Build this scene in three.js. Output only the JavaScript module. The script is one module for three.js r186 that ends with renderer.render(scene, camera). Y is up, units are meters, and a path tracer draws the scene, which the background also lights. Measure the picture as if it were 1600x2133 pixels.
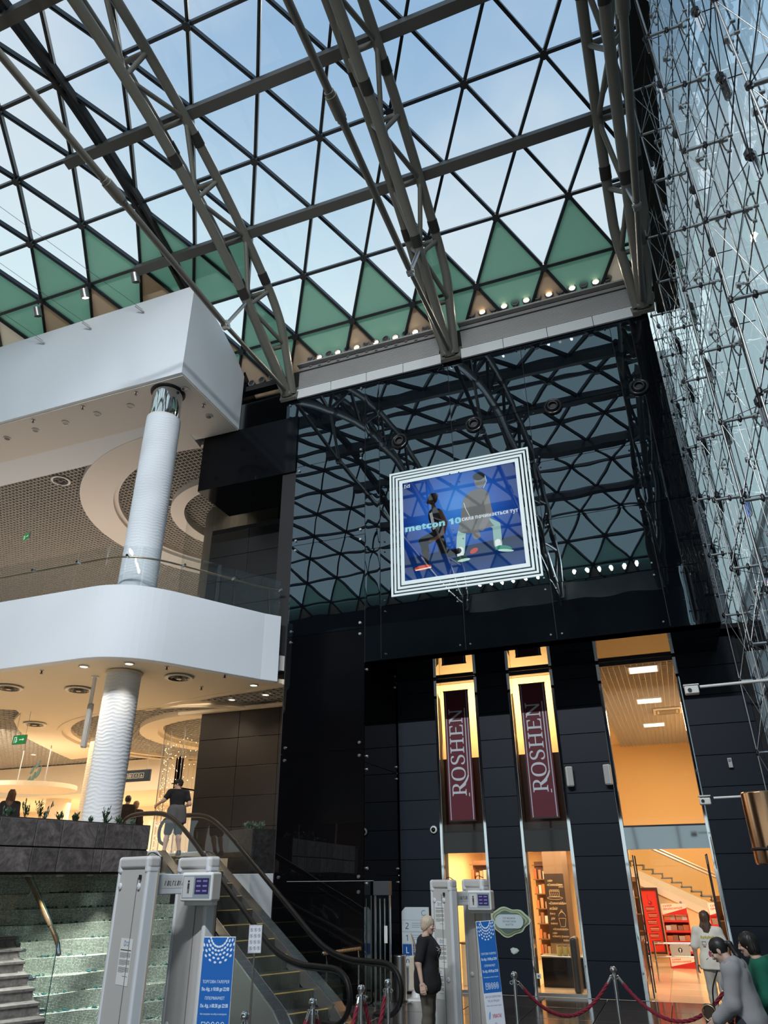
import * as THREE from 'three';
import { mergeGeometries, mergeVertices } from 'three/addons/utils/BufferGeometryUtils.js';
import { RoundedBoxGeometry } from 'three/addons/geometries/RoundedBoxGeometry.js';
import { MarchingCubes } from 'three/addons/objects/MarchingCubes.js';
import { ImprovedNoise } from 'three/addons/math/ImprovedNoise.js';
import { RectAreaLightUniformsLib } from 'three/addons/lights/RectAreaLightUniformsLib.js';

// ---------- camera, sky, sun, large lights, exposure ----------
const scene = new THREE.Scene();
const camera = new THREE.PerspectiveCamera(72.03, 1600 / 2133, 0.1, 400);
camera.position.set(0, 2.2, 0);
camera.rotation.set(0.47651, 0.35576, -0.0115, 'YXZ');
const renderer = new THREE.WebGLRenderer({ antialias: true });
renderer.toneMapping = THREE.LinearToneMapping;
renderer.toneMappingExposure = 1.0;
renderer.shadowMap.enabled = true;
RectAreaLightUniformsLib.init();
const noise = new ImprovedNoise();
const fbm = (x, y, z, o = 4) => { let s = 0, a = 0.5; for (let i = 0; i < o; i++, a *= 0.5, x *= 2.03, y *= 2.03, z *= 2.03) s += a * noise.noise(x, y, z); return s; };
const clamp = THREE.MathUtils.clamp, lerp = THREE.MathUtils.lerp, smooth = THREE.MathUtils.smoothstep;
{ // blue air that pales towards the horizon, with thin cloud
  const W = 1024, H = 512, d = new Float32Array(W * H * 4);
  for (let j = 0; j < H; j++) for (let i = 0; i < W; i++) {
    const el = ((j + 0.5) / H - 0.5) * Math.PI, az = ((i + 0.5) / W - 0.5) * 2 * Math.PI;
    const y = Math.sin(el), x = Math.cos(el) * Math.cos(az), z = Math.cos(el) * Math.sin(az);
    const t = smooth(el, 0.64, 1.10), zen = [0.33, 0.51, 0.73], hor = [0.75, 0.93, 0.97];
    const p = 1.6 / (Math.max(y, 0.02) + 0.25);
    const n = fbm(x * p * 1.5 + 3, z * p * 1.5, 0.7, 6), n2 = fbm(x * p * 0.8 - 7, z * p * 0.8 + 2, 4.1, 4);
    const c = clamp(smooth(n + n2 * 0.7, 0.0, 0.45), 0, 1) * 0.6;
    for (let k = 0; k < 3; k++) {
      let v = lerp(hor[k], zen[k], t);
      v = lerp(v, [0.80, 0.86, 0.90][k], c);
      d[(j * W + i) * 4 + k] = el < 0 ? [0.34, 0.36, 0.36][k] : v;
    }
    d[(j * W + i) * 4 + 3] = 1;
  }
  const sky = new THREE.DataTexture(d, W, H, THREE.RGBAFormat, THREE.FloatType);
  sky.mapping = THREE.EquirectangularReflectionMapping; sky.magFilter = THREE.LinearFilter; sky.needsUpdate = true;
  scene.background = sky; scene.environment = sky;
}
{ // the sun behind thin cloud beyond the facade
  const sun = new THREE.DirectionalLight(new THREE.Color(1, 0.95, 0.88), 0.5);
  sun.position.set(-6, 40, -26); sun.target.position.set(-4, 0, -6); sun.castShadow = true; sun.shadow.radius = 14;
  Object.assign(sun.shadow.camera, { left: -30, right: 30, top: 30, bottom: -30, near: 1, far: 120 });
  scene.add(sun, sun.target);
}
const areaLight = (color, intensity, w, h, pos, look, name) => {
  const l = new THREE.RectAreaLight(color, intensity, w, h); l.name = name; l.position.set(...pos); l.lookAt(...look); scene.add(l); return l;
};
const WARM = new THREE.Color(1, 0.70, 0.40), CREAM = new THREE.Color(1, 0.83, 0.62), COOL = new THREE.Color(0.9, 0.95, 1);

// ---------- helpers ----------
let seed = 7;
const rnd = () => { seed = (seed * 1664525 + 1013904223) >>> 0; return seed / 4294967296; };
const rr = (a, b) => a + (b - a) * rnd();
const V = (x, y, z) => new THREE.Vector3(x, y, z);
const used = {};
const numbered = (n) => { const k = used[n] = (used[n] ?? -1) + 1; return k ? n + '_' + String(k).padStart(3, '0') : n; };
function mesh(name, geo, mat, parent = scene) {
  if (Array.isArray(geo)) geo = merge(geo);
  const m = new THREE.Mesh(geo, mat); m.name = parent === scene ? numbered(name) : name; m.castShadow = m.receiveShadow = true; parent.add(m); return m;
}
function merge(list) {
  const l = list.map((g) => { g = g.index ? g.toNonIndexed() : g; for (const k of Object.keys(g.attributes)) if (!['position', 'normal', 'uv'].includes(k)) g.deleteAttribute(k); if (!g.attributes.uv) g.setAttribute('uv', new THREE.BufferAttribute(new Float32Array(g.attributes.position.count * 2), 2)); return g; });
  return l.length === 1 ? l[0] : mergeGeometries(l);
}
function tag(o, label, category, group, kind) { if (label) o.userData.label = label; if (category) o.userData.category = category; if (group) o.userData.group = group; if (kind) o.userData.kind = kind; return o; }
// a thing: a group at its base; az is the compass turn of its local -z from the scene's -z (degrees, clockwise from above)
function thing(name, label, category, pos = [0, 0, 0], az = 0, group) {
  const o = new THREE.Group(); o.name = numbered(name); o.position.set(...pos); o.rotation.y = -az * Math.PI / 180; scene.add(o); return tag(o, label, category, group);
}
const struct = (name, geo, mat, parent = scene) => { const m = mesh(name, geo, mat, parent); if (parent === scene) m.userData.kind = 'structure'; return m; };
const structGroup = (name) => { const o = new THREE.Group(); o.name = numbered(name); o.userData.kind = 'structure'; scene.add(o); return o; };
const copyOf = (src, pos, az, label, name) => { const c = src.clone(); c.name = numbered(name ?? src.name.replace(/_\d{3}$/, '')); c.userData = { ...src.userData }; if (label) c.userData.label = label; c.position.set(...pos); if (az !== undefined && az !== null) c.rotation.y = -az * Math.PI / 180; scene.add(c); return c; };
const T = (g, x, y, z) => g.translate(x, y, z);
const box = (w, h, d, x = 0, y = 0, z = 0) => T(new THREE.BoxGeometry(w, h, d), x, y, z);
const span = (x0, x1, y0, y1, z0, z1) => box(x1 - x0, y1 - y0, z1 - z0, (x0 + x1) / 2, (y0 + y1) / 2, (z0 + z1) / 2);
const rbox = (w, h, d, x = 0, y = 0, z = 0, r = 0.01, s = 2) => T(new RoundedBoxGeometry(w, h, d, s, Math.min(r, w / 2.1, h / 2.1, d / 2.1)), x, y, z);
const cyl = (r0, r1, h, x = 0, y = 0, z = 0, n = 20) => T(new THREE.CylinderGeometry(r0, r1, h, n), x, y, z);
const ball = (r, x = 0, y = 0, z = 0, a = 16, b = 12) => T(new THREE.SphereGeometry(r, a, b), x, y, z);
const nth = (i) => ['first', 'second', 'third', 'fourth', 'fifth', 'sixth', 'seventh', 'eighth', 'ninth', 'tenth'][i] ?? i + 1 + 'th';
const asV = (p) => (p.isVector3 ? p : V(...p));
function rod(a, b, r, n = 8, r2 = r) {
  a = asV(a); b = asV(b); const d = b.clone().sub(a), l = d.length();
  const g = new THREE.CylinderGeometry(r2, r, l, n); g.applyQuaternion(new THREE.Quaternion().setFromUnitVectors(V(0, 1, 0), d.divideScalar(l))); return T(g, ...a.clone().add(b).multiplyScalar(0.5).toArray());
}
function beam(a, b, w, h, up = V(0, 1, 0)) { // a box from a to b, h along up
  a = asV(a); b = asV(b); const d = b.clone().sub(a), l = d.length(); d.divideScalar(l);
  const x = new THREE.Vector3().crossVectors(up, d).normalize(), y = new THREE.Vector3().crossVectors(d, x);
  const g = new THREE.BoxGeometry(w, h, l); g.applyMatrix4(new THREE.Matrix4().makeBasis(x, y, d)); return T(g, ...a.clone().add(b).multiplyScalar(0.5).toArray());
}
const tube = (pts, r, seg = 40, n = 8, closed = false) => new THREE.TubeGeometry(new THREE.CatmullRomCurve3(pts.map(asV), closed, 'centripetal'), seg, r, n, closed);
const lathe = (pts, n = 24) => new THREE.LatheGeometry(pts.map((p) => new THREE.Vector2(...p)), n);
// plan outline [[x, z] ...] raised from y0 to y1
function slab(pts, y0, y1, holes = []) {
  const s = new THREE.Shape(pts.map(([x, z]) => new THREE.Vector2(x, -z)));
  for (const h of holes) s.holes.push(new THREE.Path(h.map(([x, z]) => new THREE.Vector2(x, -z))));
  return new THREE.ExtrudeGeometry(s, { depth: y1 - y0, bevelEnabled: false }).rotateX(-Math.PI / 2).translate(0, y0, 0);
}
// outline in xy extruded along z from z0 to z1
function plate(pts, z0, z1, bevel = 0) {
  const s = pts instanceof THREE.Shape ? pts : new THREE.Shape(pts.map((p) => new THREE.Vector2(...p)));
  return new THREE.ExtrudeGeometry(s, { depth: z1 - z0 - 2 * bevel, bevelEnabled: bevel > 0, bevelSize: bevel, bevelThickness: bevel, bevelSegments: 2, bevelOffset: -bevel, curveSegments: 24 }).translate(0, 0, z0 + bevel);
}
// a flat print of w by h metres facing +z, as a thin sheet with the print on its front
const sheet = (w, h, x = 0, y = 0, z = 0) => T(new THREE.PlaneGeometry(w, h), x, y, z);
function canvasTex(w, h, draw, srgb = true) {
  const c = document.createElement('canvas'); c.width = w; c.height = h; draw(c.getContext('2d'), w, h);
  const t = new THREE.CanvasTexture(c); if (srgb) t.colorSpace = THREE.SRGBColorSpace; t.wrapS = t.wrapT = THREE.RepeatWrapping; return t;
}
function noiseTex(n, f, srgb = true, rep = 1) { // f(u, v) -> [r, g, b] 0..1
  const d = new Uint8Array(n * n * 4);
  for (let j = 0; j < n; j++) for (let i = 0; i < n; i++) { const c = f(i / n, j / n); for (let k = 0; k < 3; k++) d[(j * n + i) * 4 + k] = clamp(c[k], 0, 1) * 255; d[(j * n + i) * 4 + 3] = 255; }
  const t = new THREE.DataTexture(d, n, n); t.magFilter = THREE.LinearFilter; t.wrapS = t.wrapT = THREE.RepeatWrapping; t.repeat.set(rep, rep); if (srgb) t.colorSpace = THREE.SRGBColorSpace; t.needsUpdate = true; return t;
}
const tileable = (u, v, f, s) => { // noise that repeats
  const a = u * 2 * Math.PI, b = v * 2 * Math.PI, R = f / (2 * Math.PI);
  return fbm(Math.cos(a) * R + s, Math.sin(a) * R + Math.cos(b) * R, Math.sin(b) * R + s * 2, 4);
};
function boxUV(g, s = 1) { // uv in metres by the dominant axis
  g = g.index ? g.toNonIndexed() : g; const p = g.attributes.position, n = g.attributes.normal, uv = new Float32Array(p.count * 2);
  for (let i = 0; i < p.count; i++) {
    const x = Math.abs(n.getX(i)), y = Math.abs(n.getY(i)), z = Math.abs(n.getZ(i));
    uv[2 * i] = (x > y && x > z ? p.getZ(i) : p.getX(i)) * s; uv[2 * i + 1] = (y >= x && y >= z ? p.getZ(i) : p.getY(i)) * s;
  }
  g.setAttribute('uv', new THREE.BufferAttribute(uv, 2)); return g;
}

// ---------- materials ----------
const std = (r, g, b, rough = 0.6, metal = 0, more = {}) => new THREE.MeshPhysicalMaterial({ color: new THREE.Color().setRGB(r, g, b), roughness: rough, metalness: metal, ...more });
const glow = (r, g, b, s = 1) => new THREE.MeshStandardMaterial({ color: 0x000000, emissive: new THREE.Color().setRGB(r, g, b), emissiveIntensity: s, roughness: 0.5 });
const stoneTex = noiseTex(512, (u, v) => { const n = tileable(u, v, 9, 3), m = tileable(u, v, 26, 8), w = 0.56 + n * 0.3 + m * 0.2; return [w, w * 0.99, w * 0.98]; });
const fineTex = noiseTex(256, (u, v) => { const n = 0.8 + tileable(u, v, 40, 5) * 0.5; return [n, n, n]; });
const grainTex = noiseTex(512, (u, v) => { const n = 0.62 + tileable(u * 1, v * 1, 6, 2) * 0.3 + 0.2 * Math.sin(v * 2 * Math.PI * 14 + 5 * tileable(u, v, 4, 9)) * 0.4; return [n, n * 0.93, n * 0.84]; });
const M = {
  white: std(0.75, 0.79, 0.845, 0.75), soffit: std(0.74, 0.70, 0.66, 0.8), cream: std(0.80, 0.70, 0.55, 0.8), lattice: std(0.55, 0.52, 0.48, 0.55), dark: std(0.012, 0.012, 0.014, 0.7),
  steel: std(0.15, 0.147, 0.125, 0.5, 0.0, { clearcoat: 0.15, clearcoatRoughness: 0.4 }), band: std(0.02, 0.019, 0.016, 0.7), bar: std(0.022, 0.025, 0.03, 0.4, 0.0), silver: std(0.5, 0.5, 0.5, 0.35, 0.9), purlin: std(0.085, 0.084, 0.075, 0.55),
  roofGlass: std(0.94, 0.97, 0.99, 0.0, 0, { transmission: 1, thickness: 0, ior: 1.45 }),
  green: std(0.44, 0.66, 0.55, 0.8, 0, { transmission: 0.6, thickness: 0, ior: 1.45 }), tan: std(0.70, 0.55, 0.40, 0.9, 0, { transmission: 0.4, thickness: 0 }),
  glass: std(0.93, 0.97, 0.95, 0.0, 0, { transmission: 1, thickness: 0, ior: 1.5 }), railGlass: std(0.92, 0.95, 0.95, 0.0, 0, { transmission: 1, thickness: 0, ior: 2.0 }), clear: std(0.97, 0.98, 0.97, 0.0, 0, { transmission: 1, thickness: 0, ior: 1.35 }),
  curtain: std(0.70, 0.80, 0.84, 0.0, 0, { transmission: 1, thickness: 0, ior: 1.6 }),
  mirror: std(0.003, 0.004, 0.006, 0.004, 0, { ior: 2.2, specularColor: new THREE.Color().setRGB(0.66, 0.86, 1.0) }), darkGlass: std(0.003, 0.004, 0.006, 0.02, 0, { ior: 1.3 }), shaft: std(0.003, 0.003, 0.004, 0.004, 0, { ior: 1.8 }), clad: std(0.0095, 0.0145, 0.024, 0.45), brownClad: std(0.028, 0.02, 0.016, 0.4), blackPanel: std(0.005, 0.0055, 0.007, 0.3),
  chrome: std(0.75, 0.76, 0.78, 0.04, 1), inox: std(0.55, 0.55, 0.55, 0.28, 1), alu: std(0.42, 0.42, 0.42, 0.4, 0.85), darkMetal: std(0.05, 0.05, 0.055, 0.35, 0.8), copper: std(0.72, 0.40, 0.22, 0.22, 1), brass: std(0.45, 0.36, 0.24, 0.3, 1),
  louver: std(0.42, 0.41, 0.40, 0.45, 0.3), strip: std(0.62, 0.64, 0.65, 0.5), floor: std(0.05, 0.045, 0.042, 0.12), rubber: std(0.007, 0.007, 0.008, 0.5, 0, { specularIntensity: 0.45 }),
  wood: std(0.52, 0.33, 0.17, 0.4, 0, { map: grainTex }), stone: std(0.17, 0.165, 0.175, 0.55, 0, { map: stoneTex }), stair: std(0.62, 0.59, 0.56, 0.6, 0, { map: stoneTex }), terrazzo: std(0.03, 0.031, 0.034, 0.3, 0, { map: fineTex }),
  gateBody: std(0.50, 0.485, 0.475, 0.5), gateEdge: std(0.62, 0.64, 0.67, 0.4), gateTan: std(0.42, 0.36, 0.28, 0.5), plasticWhite: std(0.72, 0.72, 0.70, 0.4), plasticGrey: std(0.2, 0.2, 0.21, 0.4), black: std(0.01, 0.01, 0.011, 0.5), blackGloss: std(0.008, 0.008, 0.009, 0.15),
  velvet: std(0.20, 0.012, 0.03, 0.9, 0, { sheen: 0.6, sheenColor: new THREE.Color(0.5, 0.1, 0.12), sheenRoughness: 0.5 }), orangeWall: std(0.83, 0.62, 0.33, 0.8), shopFloor: std(0.75, 0.6, 0.42, 0.12), red: std(0.65, 0.025, 0.02, 0.5), maroon: std(0.13, 0.006, 0.016, 0.6),
  leaf: std(0.03, 0.075, 0.03, 0.6, 0, { transmission: 0.3, thickness: 0 }), leafPale: std(0.13, 0.20, 0.15, 0.6, 0, { transmission: 0.3, thickness: 0 }), soil: std(0.03, 0.02, 0.014, 0.9), paper: std(0.78, 0.78, 0.76, 0.8), yellow: std(0.55, 0.40, 0.12, 0.5), deck: std(0.66, 0.68, 0.70, 0.2, 1), step: std(0.10, 0.098, 0.09, 0.4, 0.6), chip: std(0.06, 0.26, 0.27, 0.1, 0, { transmission: 0.6, thickness: 0.02, ior: 1.4 }),
  skin: std(0.52, 0.31, 0.22, 0.55), skinPale: std(0.56, 0.37, 0.29, 0.55), lampOn: glow(1, 0.80, 0.55, 14), lampWarm: glow(1, 0.82, 0.58, 5), lampPanel: glow(1, 0.9, 0.72, 2.2), lampOff: std(0.12, 0.12, 0.12, 0.25, 0.6), fairy: glow(1, 0.85, 0.55, 3), exitGreen: glow(0.02, 0.45, 0.06, 1), 
};
// ---------- floor, ground outside, hidden enclosure ----------
{
  const f = structGroup('floor'); // large polished stone tiles, each a piece where the camera sees them
  const tg = new RoundedBoxGeometry(1.186, 0.06, 1.186, 1, 0.006), mats = [0.9, 1, 1.15].map((k) => std(0.05 * k, 0.045 * k, 0.042 * k, 0.12));
  for (let i = -7; i < 2; i++) for (let j = 0; j < 14; j++) { const t = mesh('tile', tg, mats[(i * 7 + j * 3 + 70) % 3], f); t.position.set(i * 1.2 + 1.2, -0.03, -17.1 + 0.6 + j * 1.2); }
  mesh('base_slab', [span(-30, 6, -0.4, -0.055, -17.2, 8), span(-30, -8.0, -0.055, -0.01, -17.2, 8), span(2.4, 6, -0.055, -0.01, -17.2, 8), span(-8, 2.4, -0.055, -0.01, -0.3, 8)], M.floor, f);
  struct('ground_outside', span(2.3, 120, -0.5, -0.1, -120, 120), std(0.25, 0.25, 0.24, 0.9));
}

// ---------- barrel roof of triangular panes ----------
const ZC = -4.84, YC = 1.775, RG = 17.6, TH0 = 0.572, DTH = 0.0903, PA = 1.842, PX0 = -0.71;
const rad = (r, th, x) => V(x, YC + r * Math.cos(th), ZC - r * Math.sin(th));
const node = (r, k, R = RG) => rad(R, TH0 - r * DTH, PX0 + k * PA + (((r % 2) + 2) % 2 ? PA / 2 : 0));
const T1 = -8.45, T2 = -3.52, T3 = 1.48;
{
  const roof = structGroup('roof');
  const tri = (a, b, c, inset) => { const m = a.clone().add(b).add(c).divideScalar(3); return [a, b, c].map((p) => p.clone().lerp(m, inset)); };
  const flat = (p, t) => { // three corners to a plate of thickness t (0: a pane)
    const n = new THREE.Vector3().crossVectors(p[1].clone().sub(p[0]), p[2].clone().sub(p[0])).normalize(), g = new THREE.BufferGeometry(), v = [];
    const q = p.map((x) => x.clone().addScaledVector(n, t));
    const put = (...l) => l.forEach((x) => v.push(x.x, x.y, x.z));
    put(p[0], p[1], p[2]); if (t) { put(q[0], q[2], q[1]); for (let i = 0; i < 3; i++) { const j = (i + 1) % 3; put(p[i], q[i], q[j], p[i], q[j], p[j]); } }
    g.setAttribute('position', new THREE.Float32BufferAttribute(v, 3)); g.computeVertexNormals(); return g;
  };
  const cut = (p) => { // what lies left of the glass wall
    const X = 1.9, o = []; for (let i = 0; i < 3; i++) { const a = p[i], b = p[(i + 1) % 3]; if (a.x <= X) o.push(a); if ((a.x - X) * (b.x - X) < 0) o.push(a.clone().lerp(b, (X - a.x) / (b.x - a.x))); }
    const v = []; for (let i = 1; i + 1 < o.length; i++) for (const q of [o[0], o[i], o[i + 1]]) v.push(q.x, q.y, q.z); const g = new THREE.BufferGeometry(); g.setAttribute('position', new THREE.Float32BufferAttribute(v, 3)); g.computeVertexNormals(); return g;
  };
  const far = [], farBars = [], farGreen = [], farTan = [], hubs = new THREE.CylinderGeometry(0.1, 0.1, 0.2, 10);
  const barG = {};
  const cache = {};
  const shared = (key, k, pts, t) => { // the same triangle all along a row, moved by whole spacings
    const c = cache[key] ??= { k, g: flat(pts, t) }; return [c.g, (k - c.k) * PA];
  };
  for (let r = -1; r < 15; r++) {
    const odd = ((r % 2) + 2) % 2, near = r < 7;
    for (let k = -11; k <= 1; k++) {
      const up = [node(r, k), node(r, k + 1), node(r + 1, k + odd)], dn = [node(r + 1, k), node(r + 1, k + 1), node(r, k + (odd ? 0 : 1))];
      for (const [w, q] of [['up', up], ['dn', dn]]) {
        const cx = (q[0].x + q[1].x + q[2].x) / 3; if (Math.min(q[0].x, q[1].x, q[2].x) > 1.85) continue;
        let kind = 'glass';
        const mid = cx > -10.3 && cx < T1, end = cx < -10.3 ? 2 : 0; // the opaque panels start higher up left of the first truss
        if (w === 'up' && r === end) kind = 'green';
        if (w === 'dn' && r < end) kind = 'green';
        if (w === 'up' && r < end) kind = 'tan';
        if (mid && r === 1) kind = 'green';
        if (r >= 12) kind = (w === 'dn') === (r === 12) ? 'green' : r === 12 ? 'glass' : w === 'up' ? 'green' : 'tan';
        const t = kind === 'glass' ? 0 : 0.03, m = kind === 'glass' ? M.roofGlass : M[kind];
        if (Math.max(q[0].x, q[1].x, q[2].x) > 1.9) { const g = cut(tri(...q, 0.03)); (near ? (x) => mesh(kind === 'glass' ? 'glass_pane' : kind === 'green' ? 'green_panel' : 'tan_panel', x, m, roof) : (x) => (kind === 'glass' ? far : kind === 'green' ? farGreen : farTan).push(x))(g); }
        else if (near && cx > -17) { const [g, dx] = shared(kind + w + r, k, tri(...q, 0.03), t); const o = mesh('glass_pane', g, m, roof); if (kind !== 'glass') o.name = kind === 'green' ? 'green_panel' : 'tan_panel'; o.position.x = dx; }
        else (kind === 'glass' ? far : kind === 'green' ? farGreen : farTan).push(flat(tri(...q, 0.03), 0));
      }
      // bars
      const upv = rad(1, TH0 - (r + 0.5) * DTH, 0).sub(V(0, YC, ZC));
      const ap = node(r + 1, k + odd);
      for (const [i, a] of [[0, node(r, k)], [1, node(r, k + 1)]]) {
        if (Math.max(a.x, ap.x) > 2.1) continue;
        if (near && a.x > -17) { const key = r + '_' + i; const c = barG[key] ??= { k, g: merge([beam(a, ap, 0.075, 0.15, upv), beam(a.clone().addScaledVector(upv, -0.09), ap.clone().addScaledVector(upv, -0.09), 0.028, 0.05, upv)]) }; const o = mesh('glazing_bar', c.g, M.bar, roof); o.position.x = (k - c.k) * PA; }
        else farBars.push(beam(a, ap, 0.075, 0.15, upv));
      }
      if (near && node(r, k).x > -17 && node(r, k).x < 2.5) { const h = mesh('node_hub', hubs, M.bar, roof), p = node(r, k, RG - 0.06); h.position.copy(p); h.rotation.x = -(TH0 - r * DTH); }
    }
    const a = rad(RG, TH0 - r * DTH, -21), b = rad(RG, TH0 - r * DTH, 1.95);
    (near ? (g) => mesh('glazing_bar', g, M.bar, roof) : (g) => farBars.push(g))(beam(a, b, 0.15, 0.075, V(0, -Math.sin(TH0 - r * DTH), -Math.cos(TH0 - r * DTH))));
    if (r % 2 === 0 && r >= 2 && r <= 11) { // purlins, one per bay
      const th = TH0 - r * DTH, R = RG - 0.27;
      for (const [x0, x1] of [[-11.8, T1 - 0.35], [T1 - 0.35, T2 - 0.35], [T2 - 0.35, T3 + 0.35]]) {
        const g = beam(rad(R, th, x0), rad(R, th, x1), 0.24, 0.3, rad(1, th, 0).sub(V(0, YC, ZC)));
        mesh('purlin', g, M.purlin, roof);
      }
    }
  }
  for (const [n, l, m] of [['far_panes', far, M.roofGlass], ['far_glazing_bars', farBars, M.bar], ['far_green_panels', farGreen, M.green], ['far_tan_panels', farTan, M.tan]]) mesh(n, l, m, roof).userData.kind = 'stuff';
  { const gs = []; for (let i = 0; i < 30; i++) { const a = rad(RG - 0.1, 0.68 - i * 0.047, 2.17), b = rad(RG - 0.1, 0.68 - (i + 1) * 0.047, 2.17); gs.push(beam(a, b, 0.56, 0.3, a.clone().sub(V(2.17, YC, ZC)).normalize())); } mesh('edge_gutter', gs, M.band, roof); }
  // the movement joint: two dark channels that follow the arch
  const jp = (dx, R) => Array.from({ length: 25 }, (_, i) => rad(R, 0.60 - i * 0.05, -10.7 + dx));
  for (const dx of [-0.085, 0.085]) { const p = jp(dx, RG - 0.12), gs = []; for (let i = 0; i < 24; i++) gs.push(beam(p[i], p[i + 1], 0.075, 0.26, p[i].clone().sub(V(p[i].x, YC, ZC)).normalize())); mesh('movement_joint', gs, M.band, roof); }
}

// ---------- three-chord arched trusses with tie rods ----------
{
  const t1 = thing('roof_truss', 'arched triangular steel roof truss landing beside the white upper box', 'truss', [T1, 0, 0], 0, 'arched roof trusses');
  const TF = 0.652;
  const rt = (th) => { const a = Math.abs(th); return a < 0.5 ? 17.02 : lerp(17.02, 16.42, (a - 0.5) / (TF - 0.5)); };
  const rb = (th) => { const a = Math.abs(th); return a < 0.5 ? 16.12 : lerp(16.12, 16.36, (a - 0.5) / (TF - 0.5)); };
  const wd = (th) => { const a = Math.abs(th); return a < 0.54 ? 0.36 : lerp(0.36, 0.12, (a - 0.54) / (TF - 0.54)); };
  const top = (th, s) => rad(rt(th), th, s * wd(th)), bot = (th) => rad(rb(th), th, 0);
  const N = 56, ths = Array.from({ length: N + 1 }, (_, i) => TF - (2 * TF * i) / N);
  mesh('bottom_chord', tube(ths.map((t) => bot(t)), 0.125, 120, 12), M.steel, t1);
  for (const s of [-1, 1]) mesh('top_chord', tube(ths.map((t) => top(t, s)), 0.12, 120, 12), M.steel, t1);
  for (let r = -0; r <= 13; r++) {
    const th = TH0 - r * DTH, tn = th - DTH;
    mesh('cross_brace', rod(top(th, -1), top(th, 1), 0.066, 8), M.steel, t1);
    for (const s of [-1, 1]) {
      const lo = th - DTH / 2, odd = r % 2;
      mesh('brace', rod(odd ? bot(th) : top(th, s), odd ? top(tn, s) : bot(tn), 0.062, 8), M.steel, t1);
      if (odd) mesh('post', rod(bot(th), top(th, s), 0.058, 8), M.steel, t1);
    }
  }
  for (const th of [0.46, 0.24, -0.24, -0.46]) { for (const f of [(t) => top(t, -1), (t) => top(t, 1), bot]) mesh('splice_band', rod(f(th + 0.009), f(th - 0.009), 0.132, 12), M.band, t1); }
  const tz = [-11.4, 1.72], ty = 14.6;
  mesh('tie_rod', [rod([0, ty, tz[0]], [0, ty + 0.02, ZC], 0.075, 12), rod([0, ty + 0.02, ZC], [0, ty, tz[1]], 0.075, 12)], M.steel, t1);
  for (const z of [-7.2, -2.5]) mesh('coupler', [rod([0, ty + 0.01, z - 0.22], [0, ty + 0.01, z + 0.22], 0.115, 12), rod([0, ty + 0.01, z - 0.3], [0, ty + 0.01, z + 0.3], 0.095, 12)], M.steel, t1);
  for (const [z, s] of [[-11.4, 1], [1.72, -1]]) {
    mesh('end_tie', rod([0, ty, z], [0, 14.82, ZC - s * 9.85], 0.06, 10), M.steel, t1);
    mesh('pin_joint', [rod([-0.07, ty, z], [0.07, ty, z], 0.12, 16), rod([-0.09, ty, z], [0.09, ty, z], 0.05, 10)], M.silver, t1);
    mesh('hanger', rod([0, ty, z], bot(s * 0.475), 0.05, 10), M.silver, t1);
    mesh('foot_shoe', [plate([[-0.26, 0], [0.26, 0], [0.36, 0.85], [-0.36, 0.85]], -0.05, 0.05).rotateX(-s * 0.4).translate(0, 14.62, ZC - s * 9.95), rod([-0.14, 14.78, ZC - s * 9.88], [0.14, 14.78, ZC - s * 9.88], 0.09, 12)], M.steel, t1);
  }
  copyOf(t1, [T2, 0, 0], null, 'arched triangular steel roof truss landing between the two rows of floodlights');
  copyOf(t1, [T3, 0, 0], null, 'arched triangular steel roof truss running along the glass curtain wall');
}

// ---------- upper facade: black mirror glass in panels, with fascia and louvres ----------
const FZ = -14.93;
function wavyPanel(w, h, s) { // slightly bowed glass, normals taken from the bow itself
  const nx = Math.max(6, Math.round(w * 9)), ny = Math.max(6, Math.round(h * 9)), g = new THREE.PlaneGeometry(w, h, nx, ny), p = g.attributes.position, n = g.attributes.normal;
  const f = (x, y) => { const ex = 1 - Math.pow(Math.abs(2 * x / w), 6), ey = 1 - Math.pow(Math.abs(2 * y / h), 6); return 0.0003 * noise.noise(x * 1.7 + s * 7.3, y * 1.7 + s * 3.1, s) * 2.2 + 0.0007 * ex * ey * Math.sin(s * 5.1); };
  for (let i = 0; i < p.count; i++) {
    const x = p.getX(i), y = p.getY(i), e = 0.02, dx = (f(x + e, y) - f(x - e, y)) / (2 * e), dy = (f(x, y + e) - f(x, y - e)) / (2 * e), l = Math.hypot(dx, dy, 1);
    p.setZ(i, f(x, y)); n.setXYZ(i, -dx / l, -dy / l, 1 / l);
  }
  return g;
}
const standoff = merge([cyl(0.032, 0.034, 0.03, 0, 0, 0, 14), cyl(0.018, 0.018, 0.045, 0, 0, 0, 10)]).rotateX(Math.PI / 2);
function glassPanel(parent, x0, x1, y0, y1, z, m, s, corners = true, sc = 1, sm = M.inox) {
  const w = x1 - x0 - 0.014, h = y1 - y0 - 0.014, p = mesh('glass_panel', wavyPanel(w, h, s), m, parent); p.position.set((x0 + x1) / 2, (y0 + y1) / 2, z);
  if (corners) for (const a of [-1, 1]) for (const b of [-1, 1]) { const q = mesh('standoff', standoff, sm, p); q.scale.set(sc, sc, 1); q.position.set(a * (w / 2 - 0.11), b * (h / 2 - 0.13), 0.015); }
  return p;
}
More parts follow.
